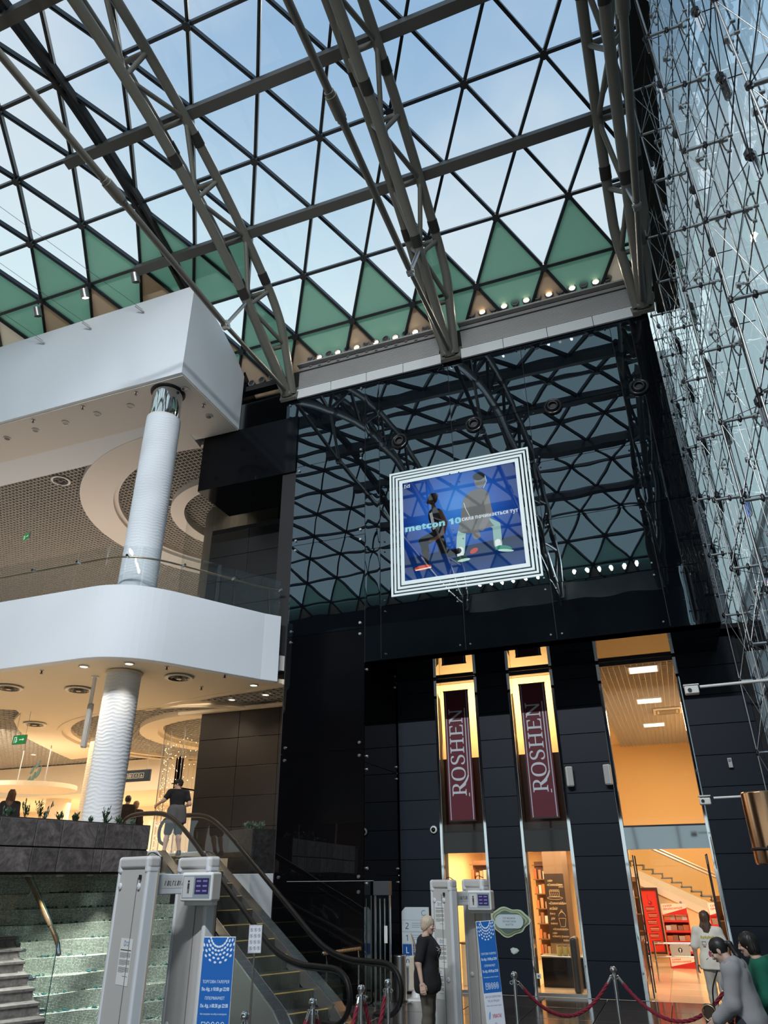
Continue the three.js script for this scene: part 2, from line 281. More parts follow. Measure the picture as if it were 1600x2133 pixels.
{
  const w = structGroup('wall_front');
  mesh('backing', [span(-8.56, 1.56, 6.6, 15.7, FZ - 0.35, FZ - 0.02), span(-8.56, 1.6, 14.6, 15.72, FZ - 0.6, FZ - 0.3)], M.dark, w);
  const ys = [6.6, 7.9, 9.45, 11.0, 12.55, 14.62], xs = [-6.07, -5.66, -3.65, -1.65, 0.62, 1.1, 1.56];
  let s = 1;
  for (let i = 0; i < 6; i++) for (let j = 0; j < 5; j++) glassPanel(w, xs[i], xs[i + 1], ys[j], ys[j + 1], FZ, i === 5 ? M.darkGlass : M.mirror, s++ * 0.77, i > 0 && i < 4, 0.6, M.darkMetal);  // last column made less reflective, standing in for a dark reflection
  for (const [a, b] of [[7.43, 9.9], [9.9, 12.3], [12.3, 14.62]]) glassPanel(w, a >= 12.3 ? -8.56 : -8.14, -6.07, a, b, FZ, M.mirror, s++ * 0.77);
  mesh('side_return_and_blocker', span(1.5, 1.56, 6.66, 15.7, -40, FZ - 0.02), M.blackPanel, w);  // runs on unseen behind the facade to block sky from the glass reflections
  // glossy soffit over the shop fronts
  mesh('soffit', span(-6.07, 1.56, 6.6, 6.64, -17.1, FZ - 0.02), M.mirror, w);
  // lift shaft below, down to the floor
  const sh = structGroup('wall_shaft');
  mesh('backing', [span(-8.16, -8.1, 0, 14.6, -17.3, FZ - 0.01), span(-8.12, -6.1, 0, 7.43, FZ - 0.3, FZ - 0.02), span(-6.2, -6.1, 0, 6.6, -17.1, FZ - 0.3)], M.dark, sh);
  for (const [a, b] of [[0, 2.05], [2.05, 4.68], [4.68, 7.43]]) glassPanel(sh, -8.14, -6.07, a, b, FZ, M.shaft, s++ * 0.77);
  for (const [a, b] of [[0, 2.2], [2.2, 4.4], [4.4, 6.6]]) { const p = glassPanel(sh, -1.08, 1.08, a, b, 0, M.shaft, s++ * 0.77); p.rotation.y = Math.PI / 2; p.position.set(-6.07, (a + b) / 2, FZ - 1.085); }
}
for (const [i, x0, x1] of [[0, -8.22, -3.8], [1, -3.24, 1.42]]) {
  const f = tag(new THREE.Group(), i ? 'grey slatted louvre and pale strip below the right row of floodlights' : 'grey slatted louvre and pale strip below the left row of floodlights', 'louvre'); f.name = numbered('facade_louver'); f.position.set((x0 + x1) / 2, 14.63, FZ + 0.02); scene.add(f);
  const w = x1 - x0, n = 4;
  for (let k = 0; k < n; k++) mesh('strip_panel', rbox(w / n - 0.012, 0.32, 0.06, -w / 2 + (k + 0.5) * w / n, 0.16, 0.03, 0.006), M.strip, f);
  const sl = []; for (let k = 0; k < 19; k++) sl.push(box(w - 0.1 + k * 0.006, 0.03, 0.05, 0, 0.36 + k * 0.045, 0.02 - k * 0.006).toNonIndexed());
  mesh('louver_slats', sl, M.louver, f).userData.kind = 'stuff';
  mesh('back_sheet', box(w, 0.9, 0.02, 0, 0.77, -0.08), M.darkMetal, f);
  mesh('top_rail', box(w + 0.06, 0.05, 0.22, 0, 1.23, -0.02), M.louver, f);
}
// floodlights on the rail, alternately lit and unlit
const litSpots = [];
{
  const shell = lathe([[0.0, -0.16], [0.06, -0.16], [0.085, -0.1], [0.115, 0.0], [0.12, 0.03], [0.105, 0.03]], 24).rotateX(Math.PI / 2);
  const lens = T(new THREE.CircleGeometry(0.085, 24), 0, 0, 0.012), ring = T(new THREE.TorusGeometry(0.098, 0.014, 8, 24), 0, 0, 0.03), stem = merge([box(0.05, 0.16, 0.04, 0, -0.17, -0.04), cyl(0.05, 0.06, 0.05, 0, -0.26, -0.04, 12)]);
  const make = (on, label, group) => { const t = thing('floodlight', label, 'floodlight', [0, 0, 0], 0, group); mesh('housing', shell, M.plasticGrey, t); mesh('rim', ring, M.plasticGrey, t); mesh('lens', lens, on ? M.lampOn : M.lampOff, t); mesh('bracket', stem, M.plasticGrey, t); if (on) t.getObjectByName('lens').scale.setScalar(0.85); return t; };
  const on = [make(true, 'lit floodlight in the left row above the louvre, beside the white box truss', 'lit floodlights above the left louvre')], off = [make(false, 'unlit round floodlight behind the lit ones of the left row', 'unlit floodlights above the left louvre')];
  const put = (src, first, x, y, z, label, group, turn) => { const o = first ? src : copyOf(src, [0, 0, 0], null); o.position.set(x, y, z); if (label) o.userData.label = label; if (group) o.userData.group = group; if (turn) o.rotation.y = turn; return o; };
  for (let i = 0; i < 6; i++) { put(on[0], i === 0, -7.56 + 0.606 * i, 16.02, -14.95, nth(i) + ' lit floodlight from the left in the left row above the louvre', 'lit floodlights above the left louvre'); litSpots.push([-7.56 + 0.606 * i, 16.02, -14.9, 1]); }
  for (let i = 0; i < 6; i++) { put(on[0], false, -2.56 + 0.614 * i, 16.12, -14.95, nth(i) + ' lit floodlight from the left in the right row above the louvre', 'lit floodlights above the right louvre'); litSpots.push([-2.56 + 0.614 * i, 16.12, -14.9, 1]); }
  for (let i = 0; i < 7; i++) put(off[0], i === 0, -7.86 + 0.606 * i, 16.07, -14.96, nth(i) + ' unlit round floodlight from the left in the left row', 'unlit floodlights above the left louvre');
  for (let i = 0; i < 7; i++) put(off[0], false, -2.87 + 0.614 * i, 16.17, -14.96, nth(i) + ' unlit round floodlight from the left in the right row', 'unlit floodlights above the right louvre');
  for (let i = 0; i < 3; i++) put(off[0], false, -9.95 + 0.36 * i, 15.85 + 0.02 * i, -15.1, nth(i) + ' of three unlit floodlights on the dark ledge behind the white box', 'unlit floodlights behind the white box');
  // the same two rows at the other end of the hall, seen in the mirror glass
  for (const x0 of [-7.56, -2.56]) for (let i = 0; i < 6; i++) { put(on[0], false, x0 + 0.61 * i, 16.02, 5.27, nth(i) + ' lit floodlight of the reflected far row, ' + (x0 < -5 ? 'behind the screen' : 'right of the screen'), 'lit floodlights at the opposite end', Math.PI); litSpots.push([x0 + 0.61 * i, 16.02, 5.2, -1]); }
}
for (const [x, y, z, s] of litSpots) {
  const l = new THREE.SpotLight(s > 0 ? new THREE.Color(1, 0.86, 0.68) : new THREE.Color(0.93, 0.97, 1), s > 0 ? 5 : 95, 0, 1.0, 0.8, 2); l.name = 'floodlight_beam'; l.castShadow = true; l.shadow.radius = 4;
  l.position.set(x, y, z + s * 0.12); if (s > 0) l.target.position.set(x, 6, -4); else if (Math.round(x * 1.64) % 2) l.target.position.set(-12, 8.5, -12); else l.target.position.set(-9, 1, -10); scene.add(l, l.target);
}
// round jet nozzles in the mirror glass
for (const [i, x, y] of [[0, -5.08, 12.43], [1, -3.05, 12.46], [2, -1.04, 12.49], [3, 1.0, 12.52]]) {
  const t = thing('air_nozzle', ['round black air nozzle above the upper left corner of the screen', 'round black air nozzle, second from the left above the screen', 'round black air nozzle right of the screen top, third in the row', 'round black air nozzle at the right edge of the mirror glass'][i], 'air nozzle', [x, y, FZ + 0.02], 0, 'air nozzles in the mirror glass');
  mesh('outer_ring', new THREE.TorusGeometry(0.19, 0.045, 12, 36), M.blackGloss, t);
  mesh('inner_cone', lathe([[0.15, 0.0], [0.135, 0.07], [0.1, 0.09], [0.085, 0.05], [0.08, -0.02]], 32).rotateX(Math.PI / 2), M.darkMetal, t);
  mesh('throat', T(new THREE.CircleGeometry(0.1, 24), 0, 0, 0.005), M.black, t);
}

// ---------- the wall at the other end of the hall ----------
{
  const b = structGroup('wall_back');
  mesh('panel', span(-22, 2.4, 4.6, 14.62, 5.45, 5.8), std(0.01, 0.012, 0.016, 0.15), b); mesh('side_panel', span(-22, -11.9, 0, 4.6, 5.45, 5.8), M.blackPanel, b); for (let i = 5; i < 12; i++) mesh('unseen_entrance_pane', sheet(1.98, 4.5, -20.9 + i * 2, 2.3, 5.5), M.clear, b); mesh('unseen_entrance_frame', [...Array.from({ length: 13 }, (_, i) => span(-21.95 + i * 2, -21.85 + i * 2, 0, 4.6, 5.45, 5.6)), span(-22, 2.4, 2.5, 2.6, 5.45, 5.6)], M.alu, b);  // entrance out of view, glazed to let daylight into the hall
  mesh('fascia', span(-8.2, 1.4, 14.62, 15.6, 5.45, 5.8), M.louver, b);
  mesh('gable', span(-22, 2.4, 14.62, 16.4, 5.8, 6.0), M.dark, b);
  mesh('wall_side', span(-22.3, -22, 0, 20, -5.5, 5.6), M.dark, b);
}
// ---------- the advertising screen in the facade ----------
const SANS = 'sans-serif';
{
  const t = thing('advertising_screen', 'large lit advertising screen with white line frames in the mirror wall', 'screen', [-3.575, 8.1, FZ + 0.012]);
  const W = 3.6, H = 3.38;
  const tex = canvasTex(1280, 1200, (g, w, h) => {
    const bg = g.createRadialGradient(620, 380, 60, 640, 520, 900); bg.addColorStop(0, '#3f86dc'); bg.addColorStop(0.4, '#2058b4'); bg.addColorStop(0.75, '#0d2f78'); bg.addColorStop(1, '#061a48'); g.fillStyle = bg; g.fillRect(0, 0, w, h);
    const fl = g.createLinearGradient(0, 880, 0, h); fl.addColorStop(0, '#0a2148'); fl.addColorStop(1, '#0d3a86'); g.fillStyle = fl; g.beginPath(); g.moveTo(0, 930); g.lineTo(w, 860); g.lineTo(w, h); g.lineTo(0, h); g.fill();
    const limb = (c, wd, ...p) => { g.strokeStyle = c; g.lineWidth = wd; g.lineCap = g.lineJoin = 'round'; g.beginPath(); p.forEach(([x, y], i) => (i ? g.lineTo(x, y) : g.moveTo(x, y))); g.stroke(); };
    const oval = (c, x, y, a, b, r = 0) => { g.fillStyle = c; g.beginPath(); g.ellipse(x, y, a, b, r, 0, 7); g.fill(); };
    const grey = '#6f7273', dk = '#0b0d12';
    // right: standing athlete with hands on knees
    limb('#9fc9c4', 92, [700, 610], [640, 760], [620, 950]); limb('#8fb9b4', 84, [900, 640], [1010, 720], [1010, 930]); limb('#e8f4f4', 70, [620, 930], [618, 985]); limb('#e8f4f4', 62, [1010, 905], [1014, 950]);
    oval('#27463f', 620, 1030, 72, 38, -0.1); oval('#bfe6da', 650, 1045, 66, 16, -0.05); oval('#2f8a78', 1060, 985, 84, 34, 0.25); oval('#bfe6da', 1080, 1010, 80, 14, 0.2);
    g.fillStyle = grey; g.beginPath(); g.moveTo(700, 330); g.quadraticCurveTo(800, 235, 900, 270); g.quadraticCurveTo(985, 330, 960, 420); g.lineTo(930, 600); g.quadraticCurveTo(960, 690, 990, 720); g.lineTo(760, 760); g.quadraticCurveTo(640, 760, 610, 700); g.quadraticCurveTo(650, 560, 690, 480); g.fill();
    limb('#77797a', 78, [720, 380], [690, 540], [770, 700], [800, 800]); limb('#808284', 66, [930, 390], [950, 560], [860, 720]);
    oval('#7c7f80', 880, 170, 62, 86); oval('#23262a', 872, 112, 66, 48); limb('#d9efef', 5, [938, 120], [948, 190], [910, 262]); limb('#d9efef', 6, [690, 400], [705, 470], [740, 560]);
    oval('#c8402c', 760, 960, 44, 26, -0.4);
    // left: lunging athlete
    limb(dk, 96, [400, 720], [440, 890]); limb(dk, 62, [440, 890], [520, 950], [600, 935]); limb(dk, 112, [380, 715], [235, 765]); limb(dk, 84, [235, 770], [250, 880]); limb('#2a1a16', 52, [250, 890], [258, 985]); limb('#14161c', 40, [258, 960], [262, 1010]);
    g.fillStyle = dk; g.beginPath(); g.moveTo(300, 430); g.quadraticCurveTo(350, 375, 430, 420); g.quadraticCurveTo(490, 500, 450, 620); g.lineTo(455, 740); g.lineTo(330, 750); g.lineTo(325, 600); g.quadraticCurveTo(285, 500, 300, 430); g.fill(); g.fillStyle = '#8b9298'; g.beginPath(); g.moveTo(310, 450); g.lineTo(340, 440); g.lineTo(372, 640); g.lineTo(340, 650); g.fill();
    limb('#3a2924', 46, [430, 450], [480, 590], [450, 700]); limb('#4a352e', 40, [450, 700], [360, 760], [310, 770]); limb('#2b1d18', 44, [352, 340], [365, 410]); oval('#1a1310', 352, 285, 54, 68, 0.15); oval('#2b1d18', 312, 300, 22, 40, 0.2); limb('#1a1310', 16, [298, 305], [290, 318]); oval('#0d0a09', 366, 250, 52, 38, 0.2);
    oval('#d2492c', 215, 1060, 92, 28, -0.06); limb('#f2ece4', 14, [140, 1078], [300, 1068]);
    g.fillStyle = '#8fd6e6'; g.font = 'bold 110px ' + SANS; g.save(); g.translate(30, 620); g.scale(1.12, 0.82); g.fillText('metcon 10', 0, 0); g.strokeStyle = '#8fd6e6'; g.lineWidth = 7; g.strokeText('metcon 10', 0, 0); g.restore();
    g.fillStyle = '#dbeaf2'; g.font = 'bold 64px ' + SANS; { const s = 'сила починається тут'; g.save(); g.translate(655, 606); g.scale(590 / g.measureText(s).width, 1); g.fillText(s, 0, 0); g.restore(); }
    limb('#dfe9f0', 7, [40, 84], [40, 48], [68, 72], [98, 48], [98, 84]); limb('#dfe9f0', 6, [38, 84], [98, 84]);
  });
  const pic = new THREE.MeshPhysicalMaterial({ color: 0x010101, emissive: 0xffffff, emissiveMap: tex, emissiveIntensity: 0.8, roughness: 0.02, ior: 1.9 });
  mesh('picture', sheet(W - 0.62, H - 0.6, 0, H / 2, 0.012), pic, t);
  const line = glow(0.72, 0.86, 0.9, 0.85);
  let o = 0; for (const lw of [0.045, 0.045, 0.055, 0.09]) {
    const a = W / 2 - o, b = H / 2 - o, s = new THREE.Shape([[-a, -b], [a, -b], [a, b], [-a, b]].map((p) => new THREE.Vector2(...p))), c = a - lw, d = b - lw; s.holes.push(new THREE.Path([[-c, -d], [c, -d], [c, d], [-c, d]].map((p) => new THREE.Vector2(...p))));
    mesh('line_frame', T(plate(s, 0, 0.012), 0, H / 2, 0.002), line, t); o += lw + 0.038;
  }
  areaLight(new THREE.Color(0.35, 0.55, 1), 0.35, W - 0.6, H - 0.6, [-3.575, 9.8, FZ + 0.08], [-3.575, 9.8, 5], 'screen_light');
}

// ---------- shop fronts: dark cladding, chrome frames, glass ----------
const SZ = -17.1;
{
  const w = structGroup('wall_shop');
  mesh('backing', [span(-6.1, -5.0, 0, 6.6, SZ - 0.35, SZ - 0.05), span(-4.03, -3.15, 0, 6.6, SZ - 0.35, SZ - 0.05), span(-2.17, -1.02, 0, 6.6, SZ - 0.35, SZ - 0.05), span(0.61, 2.12, 0, 6.62, SZ - 0.35, SZ - 0.05), span(2.02, 2.12, 0, 7, -31, SZ - 0.35), span(-10, 2.6, 6.62, 7.2, SZ - 0.4, SZ - 0.05)], M.dark, w);
  const piers = [[-6.05, -5.06], [-4.0, -3.18], [-2.14, -1.06], [0.65, 2.0]];
  for (const [a, b] of piers) { const g = new RoundedBoxGeometry(b - a - 0.012, 0.618, 0.05, 1, 0.006), cm = [0.92, 1, 1.1].map((k) => std(0.0088 * k, 0.0138 * k, 0.0245 * k, 0.5, 0, { specularIntensity: 0.5 })); for (let r = 0; r < 11; r++) { if (r * 0.628 > 6.5) break; const p = mesh('cladding_panel', g, cm[(r * 5 + Math.round(a) + 30) % 3], w); p.position.set((a + b) / 2, 0.03 + r * 0.628 + 0.31 - 0.02, SZ - 0.025); } }
}
// chrome window surrounds; each opening is one structure with its own parts
const shopGlassTint = M.clear;
for (const [i, a, b] of [[1, -5.0, -4.03], [2, -3.15, -2.17], [3, -1.02, 0.61]]) {
  const w = structGroup('window_' + i);
  for (const [x, s] of [[a, 1], [b, -1]]) mesh('jamb', merge([wavyPanel(0.34, 6.55, i * 1.3 + s).rotateY(s * Math.PI / 2).translate(x, 3.28, SZ - 0.15), wavyPanel(0.07, 6.55, i * 2.1 + s).translate(x - s * 0.03, 3.28, SZ + 0.012)]), M.chrome, w);
  mesh('header', merge([wavyPanel(b - a, 0.42, i * 3.7).translate((a + b) / 2, 2.845, SZ - 0.01), span(a, b, 2.63, 2.65, SZ - 0.3, SZ - 0.01)]), i === 3 ? std(0.30, 0.32, 0.34, 0.05, 1) : std(0.05, 0.045, 0.045, 0.06, 1), w);
  mesh('window_frame', [span(a, b, 3.05, 3.09, SZ - 0.1, SZ - 0.02), span(a, b, 6.5, 6.6, SZ - 0.1, SZ - 0.02)], M.darkMetal, w);
  mesh('pane', sheet(b - a, 3.42, (a + b) / 2, 4.8, SZ - 0.06), M.clear, w);
  if (i < 3) { mesh('pane', sheet(b - a, 2.63, (a + b) / 2, 1.315, SZ - 0.06), M.clear, w); mesh('window_frame', span(a, b, 0, 0.06, SZ - 0.1, SZ - 0.02), M.inox, w); }
}
{ // the two glass door leaves folded back inside the wide opening
  for (const [x, s, n] of [[-0.93, 1, 1], [0.52, -1, 2]]) {
    const d = structGroup('door_' + n);
    const g = new THREE.PlaneGeometry(0.8, 2.5); const leaf = mesh('pane', g.rotateY(Math.PI / 2).translate(x, 1.27, SZ - 0.62), M.glass, d);
    mesh('hinge', [box(0.03, 0.16, 0.09, x, 2.42, SZ - 0.27), box(0.03, 0.16, 0.09, x, 0.12, SZ - 0.27)], M.chrome, d);
    mesh('door_frame', [span(x - 0.012, x + 0.012, 0.02, 2.53, SZ - 0.24, SZ - 0.2), span(x - 0.012, x + 0.012, 0.02, 2.53, SZ - 1.04, SZ - 1.0)], M.darkMetal, d);
  }
}
// maroon banners with the shop's name
{
  const tex = canvasTex(256, 1152, (g, w, h) => {
    g.fillStyle = '#5e1226'; g.fillRect(0, 0, w, h); g.fillStyle = '#a9b4c0'; g.fillRect(14, 0, 9, h); g.fillRect(w - 23, 0, 9, h);
    g.save(); g.translate(184, 955); g.rotate(-Math.PI / 2); g.font = '196px serif'; g.fillStyle = '#c6cdd4'; const tw = g.measureText('ROSHEN').width; g.save(); g.scale(790 / tw, 1); g.fillText('ROSHEN', 0, 0); g.restore(); g.fillRect(0, 22, 30, 9); g.fillRect(190, 22, 600, 9); g.beginPath(); g.moveTo(84, -70); g.quadraticCurveTo(130, 6, 196, 24); g.lineTo(180, 33); g.quadraticCurveTo(110, 16, 60, -62); g.fill(); g.restore();
  });
  const m = std(1, 1, 1, 0.65, 0, { map: tex });
  for (const [i, x] of [[0, -4.515], [1, -2.63]]) {
    const t = thing('shop_banner', i ? 'tall maroon banner with white lettering in the middle shop window' : 'tall maroon banner with white lettering in the left narrow shop window', 'banner', [x, 3.31, SZ + 0.0]);
    mesh('print', sheet(0.62, 2.94, 0, 1.47, 0.012), m, t); mesh('backing_sheet', box(0.62, 2.94, 0.016, 0, 1.47, 0), M.maroon, t); mesh('batten', [box(0.64, 0.03, 0.03, 0, 2.95, 0), box(0.64, 0.03, 0.03, 0, -0.01, 0)], M.darkMetal, t);
  }
}
// ---------- inside the shop ----------
{
  const f = structGroup('shop_floor');
  const cols = [0.95, 1, 1.06].map((k) => std(0.72 * k, 0.56 * k, 0.38 * k, 0.12));
  const tg = new RoundedBoxGeometry(0.894, 0.03, 0.894, 1, 0.004);
  for (let i = 0; i < 9; i++) for (let j = 0; j < 9; j++) { const t = mesh('tile', tg, cols[(i * 5 + j * 7) % 3], f); t.position.set(-5.6 + i * 0.9, -0.012, SZ - 0.45 - j * 0.9); }
  mesh('base_slab', span(-6.2, 2.1, -0.3, -0.02, -33, SZ), M.shopFloor, f);
  struct('wall_shop_back', [span(-6.2, 2.1, 0, 7, -31.6, -31.4), span(1.9, 2.0, 0, 7, -31.5, SZ - 0.36), span(-6.1, -5.9, 0, 7, -31.5, SZ - 0.05)], M.orangeWall);
  const c = structGroup('ceiling_shop');
  mesh('ceiling_plate', span(-6.2, 2.1, 6.85, 7.1, -31.6, SZ - 0.05), M.cream, c);
  const sl = []; for (let i = 0; i < 25; i++) sl.push(box(0.014, 0.06, 14.2, -1.45 + i * 0.14, 6.76, -24.3)); for (let j = 0; j < 70; j++) sl.push(box(3.45, 0.06, 0.014, 0.25, 6.76, -17.3 - j * 0.2)); 
  mesh('lattice', sl, M.lattice, c).userData.kind = 'stuff';
  // partition with warm upper wall and dark film behind the narrow windows
  struct('wall_partition', [span(-5.9, -1.55, 4.75, 6.8, -18.75, -18.6), span(-1.6, -1.5, 2.95, 6.8, -18.75, SZ - 0.35)], M.orangeWall);
  struct('wall_film', span(-5.9, -1.6, 2.95, 4.76, -17.95, -17.8), std(0.03, 0.014, 0.010, 0.3));
  struct('ceiling_low', span(-5.9, -1.6, 2.8, 2.95, -24.5, SZ - 0.1), M.cream);
  struct('wall_low', span(-5.9, -1.4, 0, 2.9, -24.6, -24.4), M.orangeWall);
  for (const [i, z] of [[0, -18.64], [1, -22.5], [2, -26.6]]) {
    const t = thing('ceiling_light', ['square lit ceiling panel nearest the glass, behind the wide shop window', 'square lit ceiling panel in the middle behind the wide shop window', 'square lit ceiling panel deepest behind the wide shop window'][i], 'ceiling light', [-0.06, 6.72, z]);
    mesh('frame', [box(0.72, 0.03, 0.03, 0, 0, 0.33), box(0.72, 0.03, 0.03, 0, 0, -0.33), box(0.03, 0.03, 0.66, 0.345, 0, 0), box(0.03, 0.03, 0.66, -0.345, 0, 0)], M.plasticWhite, t); mesh('diffuser', box(0.66, 0.02, 0.64), M.lampPanel, t);
    areaLight(CREAM, 26, 0.62, 0.62, [-0.06, 6.68, z], [-0.06, 0, z], 'ceiling_panel_light');
  }
  const ac = thing('air_conditioner', 'white cassette air conditioner in the lattice ceiling of the shop', 'air conditioner', [0.42, 6.7, -24.2]);
  mesh('casing', rbox(0.85, 0.06, 0.85, 0, 0, 0, 0.02), M.plasticWhite, ac); mesh('grille', [box(0.5, 0.02, 0.5, 0, -0.035, 0), ...[0, 1, 2, 3].map((k) => box(0.62, 0.02, 0.05, 0, -0.035, 0.33).rotateY(k * Math.PI / 2))], M.plasticGrey, ac);
  areaLight(WARM, 16, 3.6, 0.8, [-3.7, 6.4, -17.7], [-3.7, 5.4, -19.2], 'unseen_partition_light');  // unseen lamp placed to warm the upper partition wall
  areaLight(WARM, 9, 3.6, 4, [-3.7, 2.78, -20.5], [-3.7, 0, -20.5], 'unseen_shop_light'); areaLight(WARM, 10, 2.6, 5, [0.6, 6.6, -25], [0.6, 0, -25], 'unseen_shop_light'); areaLight(CREAM, 8, 2.0, 2.0, [0.2, 4.2, -19], [0, 1, -24], 'unseen_shop_light');  // lamps out of view, no fixtures drawn, placed to warm the shop
}
{ // stair inside the shop
  const t = thing('shop_staircase', 'inside staircase with glass balustrade rising left behind the wide shop door', 'staircase', [0, 0, -24]);
  const x = (k) => 1.0 - k * 0.243, y = (k) => 1.36 + k * 0.115;
  for (let k = -3; k < 16; k++) mesh('tread', merge([box(0.3, 0.035, 1.1, x(k), y(k), -0.6), box(0.02, 0.11, 1.1, x(k) + 0.13, y(k) - 0.06, -0.6)]), M.stair, t);
  mesh('stringer', plate([[1.9, 0.82], [1.9, 0.40], [-2.6, 2.54], [-2.6, 2.92]], -0.12, -0.02), M.cream, t);
  mesh('under_wall', plate([[1.9, 0], [-2.6, 0], [-2.6, 2.52], [1.9, 0.40]], -0.2, -0.1), M.orangeWall, t);
  for (let k = 0; k < 4; k++) { const xa = 1.6 - k * 1.02, xb = xa - 1.0, ya = 0.26 + (2.6 - xa) * 0.475, yb = 0.26 + (2.6 - xb) * 0.475; mesh('glass_panel', new THREE.ShapeGeometry(new THREE.Shape([[xa, ya], [xb, yb], [xb, yb + 0.95], [xa, ya + 0.95]].map((p) => new THREE.Vector2(...p)))), M.glass, t); }
  mesh('handrail', rod([1.7, 1.65, 0.05], [-2.4, 3.6, 0.05], 0.03, 10), M.inox, t); mesh('handrail', rod([1.7, 1.75, -1.15], [-2.4, 3.7, -1.15], 0.03, 10), M.inox, t);
  for (let k = 0; k < 5; k++) mesh('glass_stud', rod([1.9 - k * 0.7, 0.45 + k * 0.333, -0.02], [1.9 - k * 0.7, 0.45 + k * 0.333, 0.03], 0.035, 12), M.inox, t);
}
{ // red poster, display stands, counter, sign gate, menu pillar
  const tex = canvasTex(256, 880, (g, w, h) => {
    g.fillStyle = '#d8301c'; g.fillRect(0, 0, w, h); g.fillStyle = '#b52414'; g.fillRect(0, 0, w, 26);
    g.strokeStyle = '#7a1d10'; g.lineWidth = 5; g.beginPath(); g.moveTo(128, 170); g.quadraticCurveTo(96, 110, 118, 60); g.stroke(); g.fillStyle = '#a01824'; g.beginPath(); g.arc(140, 190, 34, 0, 7); g.fill(); g.fillStyle = '#e77'; g.beginPath(); g.arc(130, 178, 9, 0, 7); g.fill();
    for (let k = 0; k < 6; k++) { const y = 235 + k * 96, o = (k % 2) * 22; g.fillStyle = '#8a2415'; g.beginPath(); g.moveTo(50 + o, y + 12); g.lineTo(190 + o, y); g.lineTo(206 + o, y + 66); g.lineTo(66 + o, y + 80); g.fill(); g.fillStyle = '#f2b29a'; g.fillRect(62 + o, y + 26, 132, 9); g.fillStyle = '#e07858'; g.fillRect(66 + o, y + 46, 130, 12); }
  });
  const p = thing('wall_poster', 'tall red poster of stacked sweets with a cherry in a dark frame', 'poster', [-1.03, 0.26, -23.95]);
  mesh('frame', plate((() => { const s = new THREE.Shape([[-0.27, -0.05], [0.27, -0.05], [0.27, 1.56], [-0.27, 1.56]].map((q) => new THREE.Vector2(...q))); s.holes.push(new THREE.Path([[-0.22, 0], [0.22, 0], [0.22, 1.5], [-0.22, 1.5]].map((q) => new THREE.Vector2(...q)))); return s; })(), 0, 0.05), std(0.05, 0.02, 0.012, 0.4), p);
  mesh('print', sheet(0.44, 1.5, 0, 0.75, 0.015), std(1, 1, 1, 0.6, 0, { map: tex }), p);
  const boxC = [[0.62, 0.2, 0.06], [0.45, 0.28, 0.16], [0.55, 0.16, 0.05], [0.5, 0.4, 0.3], [0.7, 0.66, 0.6], [0.3, 0.14, 0.08]].map((c) => std(...c, 0.5));
  const head = canvasTex(256, 128, (g, w, h) => { g.fillStyle = '#f2e2cc'; g.fillRect(0, 0, w, h); g.fillStyle = '#d02018'; g.beginPath(); g.moveTo(0, h); g.lineTo(w, 50); g.lineTo(w, h); g.fill(); g.font = 'bold 30px ' + SANS; g.save(); g.rotate(-0.1); g.fillText('СУПЕР', 14, 44); g.fillText('ПРОПОЗИЦІЯ', 8, 78); g.restore(); });
  const headM = std(1, 1, 1, 0.6, 0, { map: head });
  for (const [i, x, z, hh] of [[0, -0.38, -22.85, 1.33], [1, 0.75, -21.2, 1.40]]) {
    const s = thing('display_stand', i ? 'red cardboard display stand of sweets at the right edge of the shop door' : 'red cardboard display stand of sweets beside the red poster', 'display stand', [x, 0, z], 0);
    mesh('side_panel', [box(0.02, hh - 0.1, 0.36, -0.31, hh / 2 - 0.05, -0.1), box(0.02, hh - 0.1, 0.36, 0.31, hh / 2 - 0.05, -0.1)], M.red, s); mesh('back_panel', box(0.62, hh, 0.02, 0, hh / 2, -0.28), M.red, s);
    mesh('base', box(0.64, 0.26, 0.4, 0, 0.13, -0.08), M.red, s); mesh('base_print', sheet(0.6, 0.2, 0, 0.14, 0.125), headM, s); mesh('header_card', sheet(0.62, 0.26, 0, hh + 0.0, 0.09), headM, s);
    for (let k = 0; k < 4; k++) { mesh('shelf', merge([box(0.6, 0.015, 0.34, 0, 0.34 + k * 0.235, -0.1), box(0.6, 0.05, 0.01, 0, 0.35 + k * 0.235, 0.07)]), M.red, s); }
    for (let k = 0; k < 4; k++) for (const q of [-1, 1]) for (let e = 0; e < 2; e++) { const b = mesh('sweet_box', rbox(0.13 + 0.02 * ((k + e) % 2), 0.12 + 0.03 * ((k * 3 + e) % 3), 0.16, 0, 0, 0, 0.008, 1), boxC[(k * 2 + e * 3 + (q > 0 ? 1 : 0) + i) % 6]); b.position.set(x + q * 0.15 + (e - 0.5) * 0.14, 0.4235 + k * 0.235 + 0.0, z - 0.07 - 0.02 * e); tag(b, nth((q > 0 ? 2 : 0) + e) + ' box of sweets on the ' + ['bottom', 'second lowest', 'second highest', 'top'][k] + ' shelf of the ' + (i ? 'right red stand' : 'red stand by the poster'), 'sweet box', i ? 'sweet boxes on the right red stand' : 'sweet boxes on the red stand by the poster'); }
  }
  const g = thing('entrance_barrier', 'low steel barrier with a grey plate showing a white arrow', 'barrier', [-0.45, 0, -19.9]);
  mesh('rail', [rod([-0.45, 0.76, 0], [0.4, 0.76, 0], 0.018, 8), rod([-0.45, 0.5, 0], [0.4, 0.5, 0], 0.014, 8), rod([-0.45, 0, 0], [-0.45, 0.8, 0], 0.02, 8), rod([0.38, 0, 0], [0.38, 0.8, 0], 0.02, 8)], M.chrome, g);
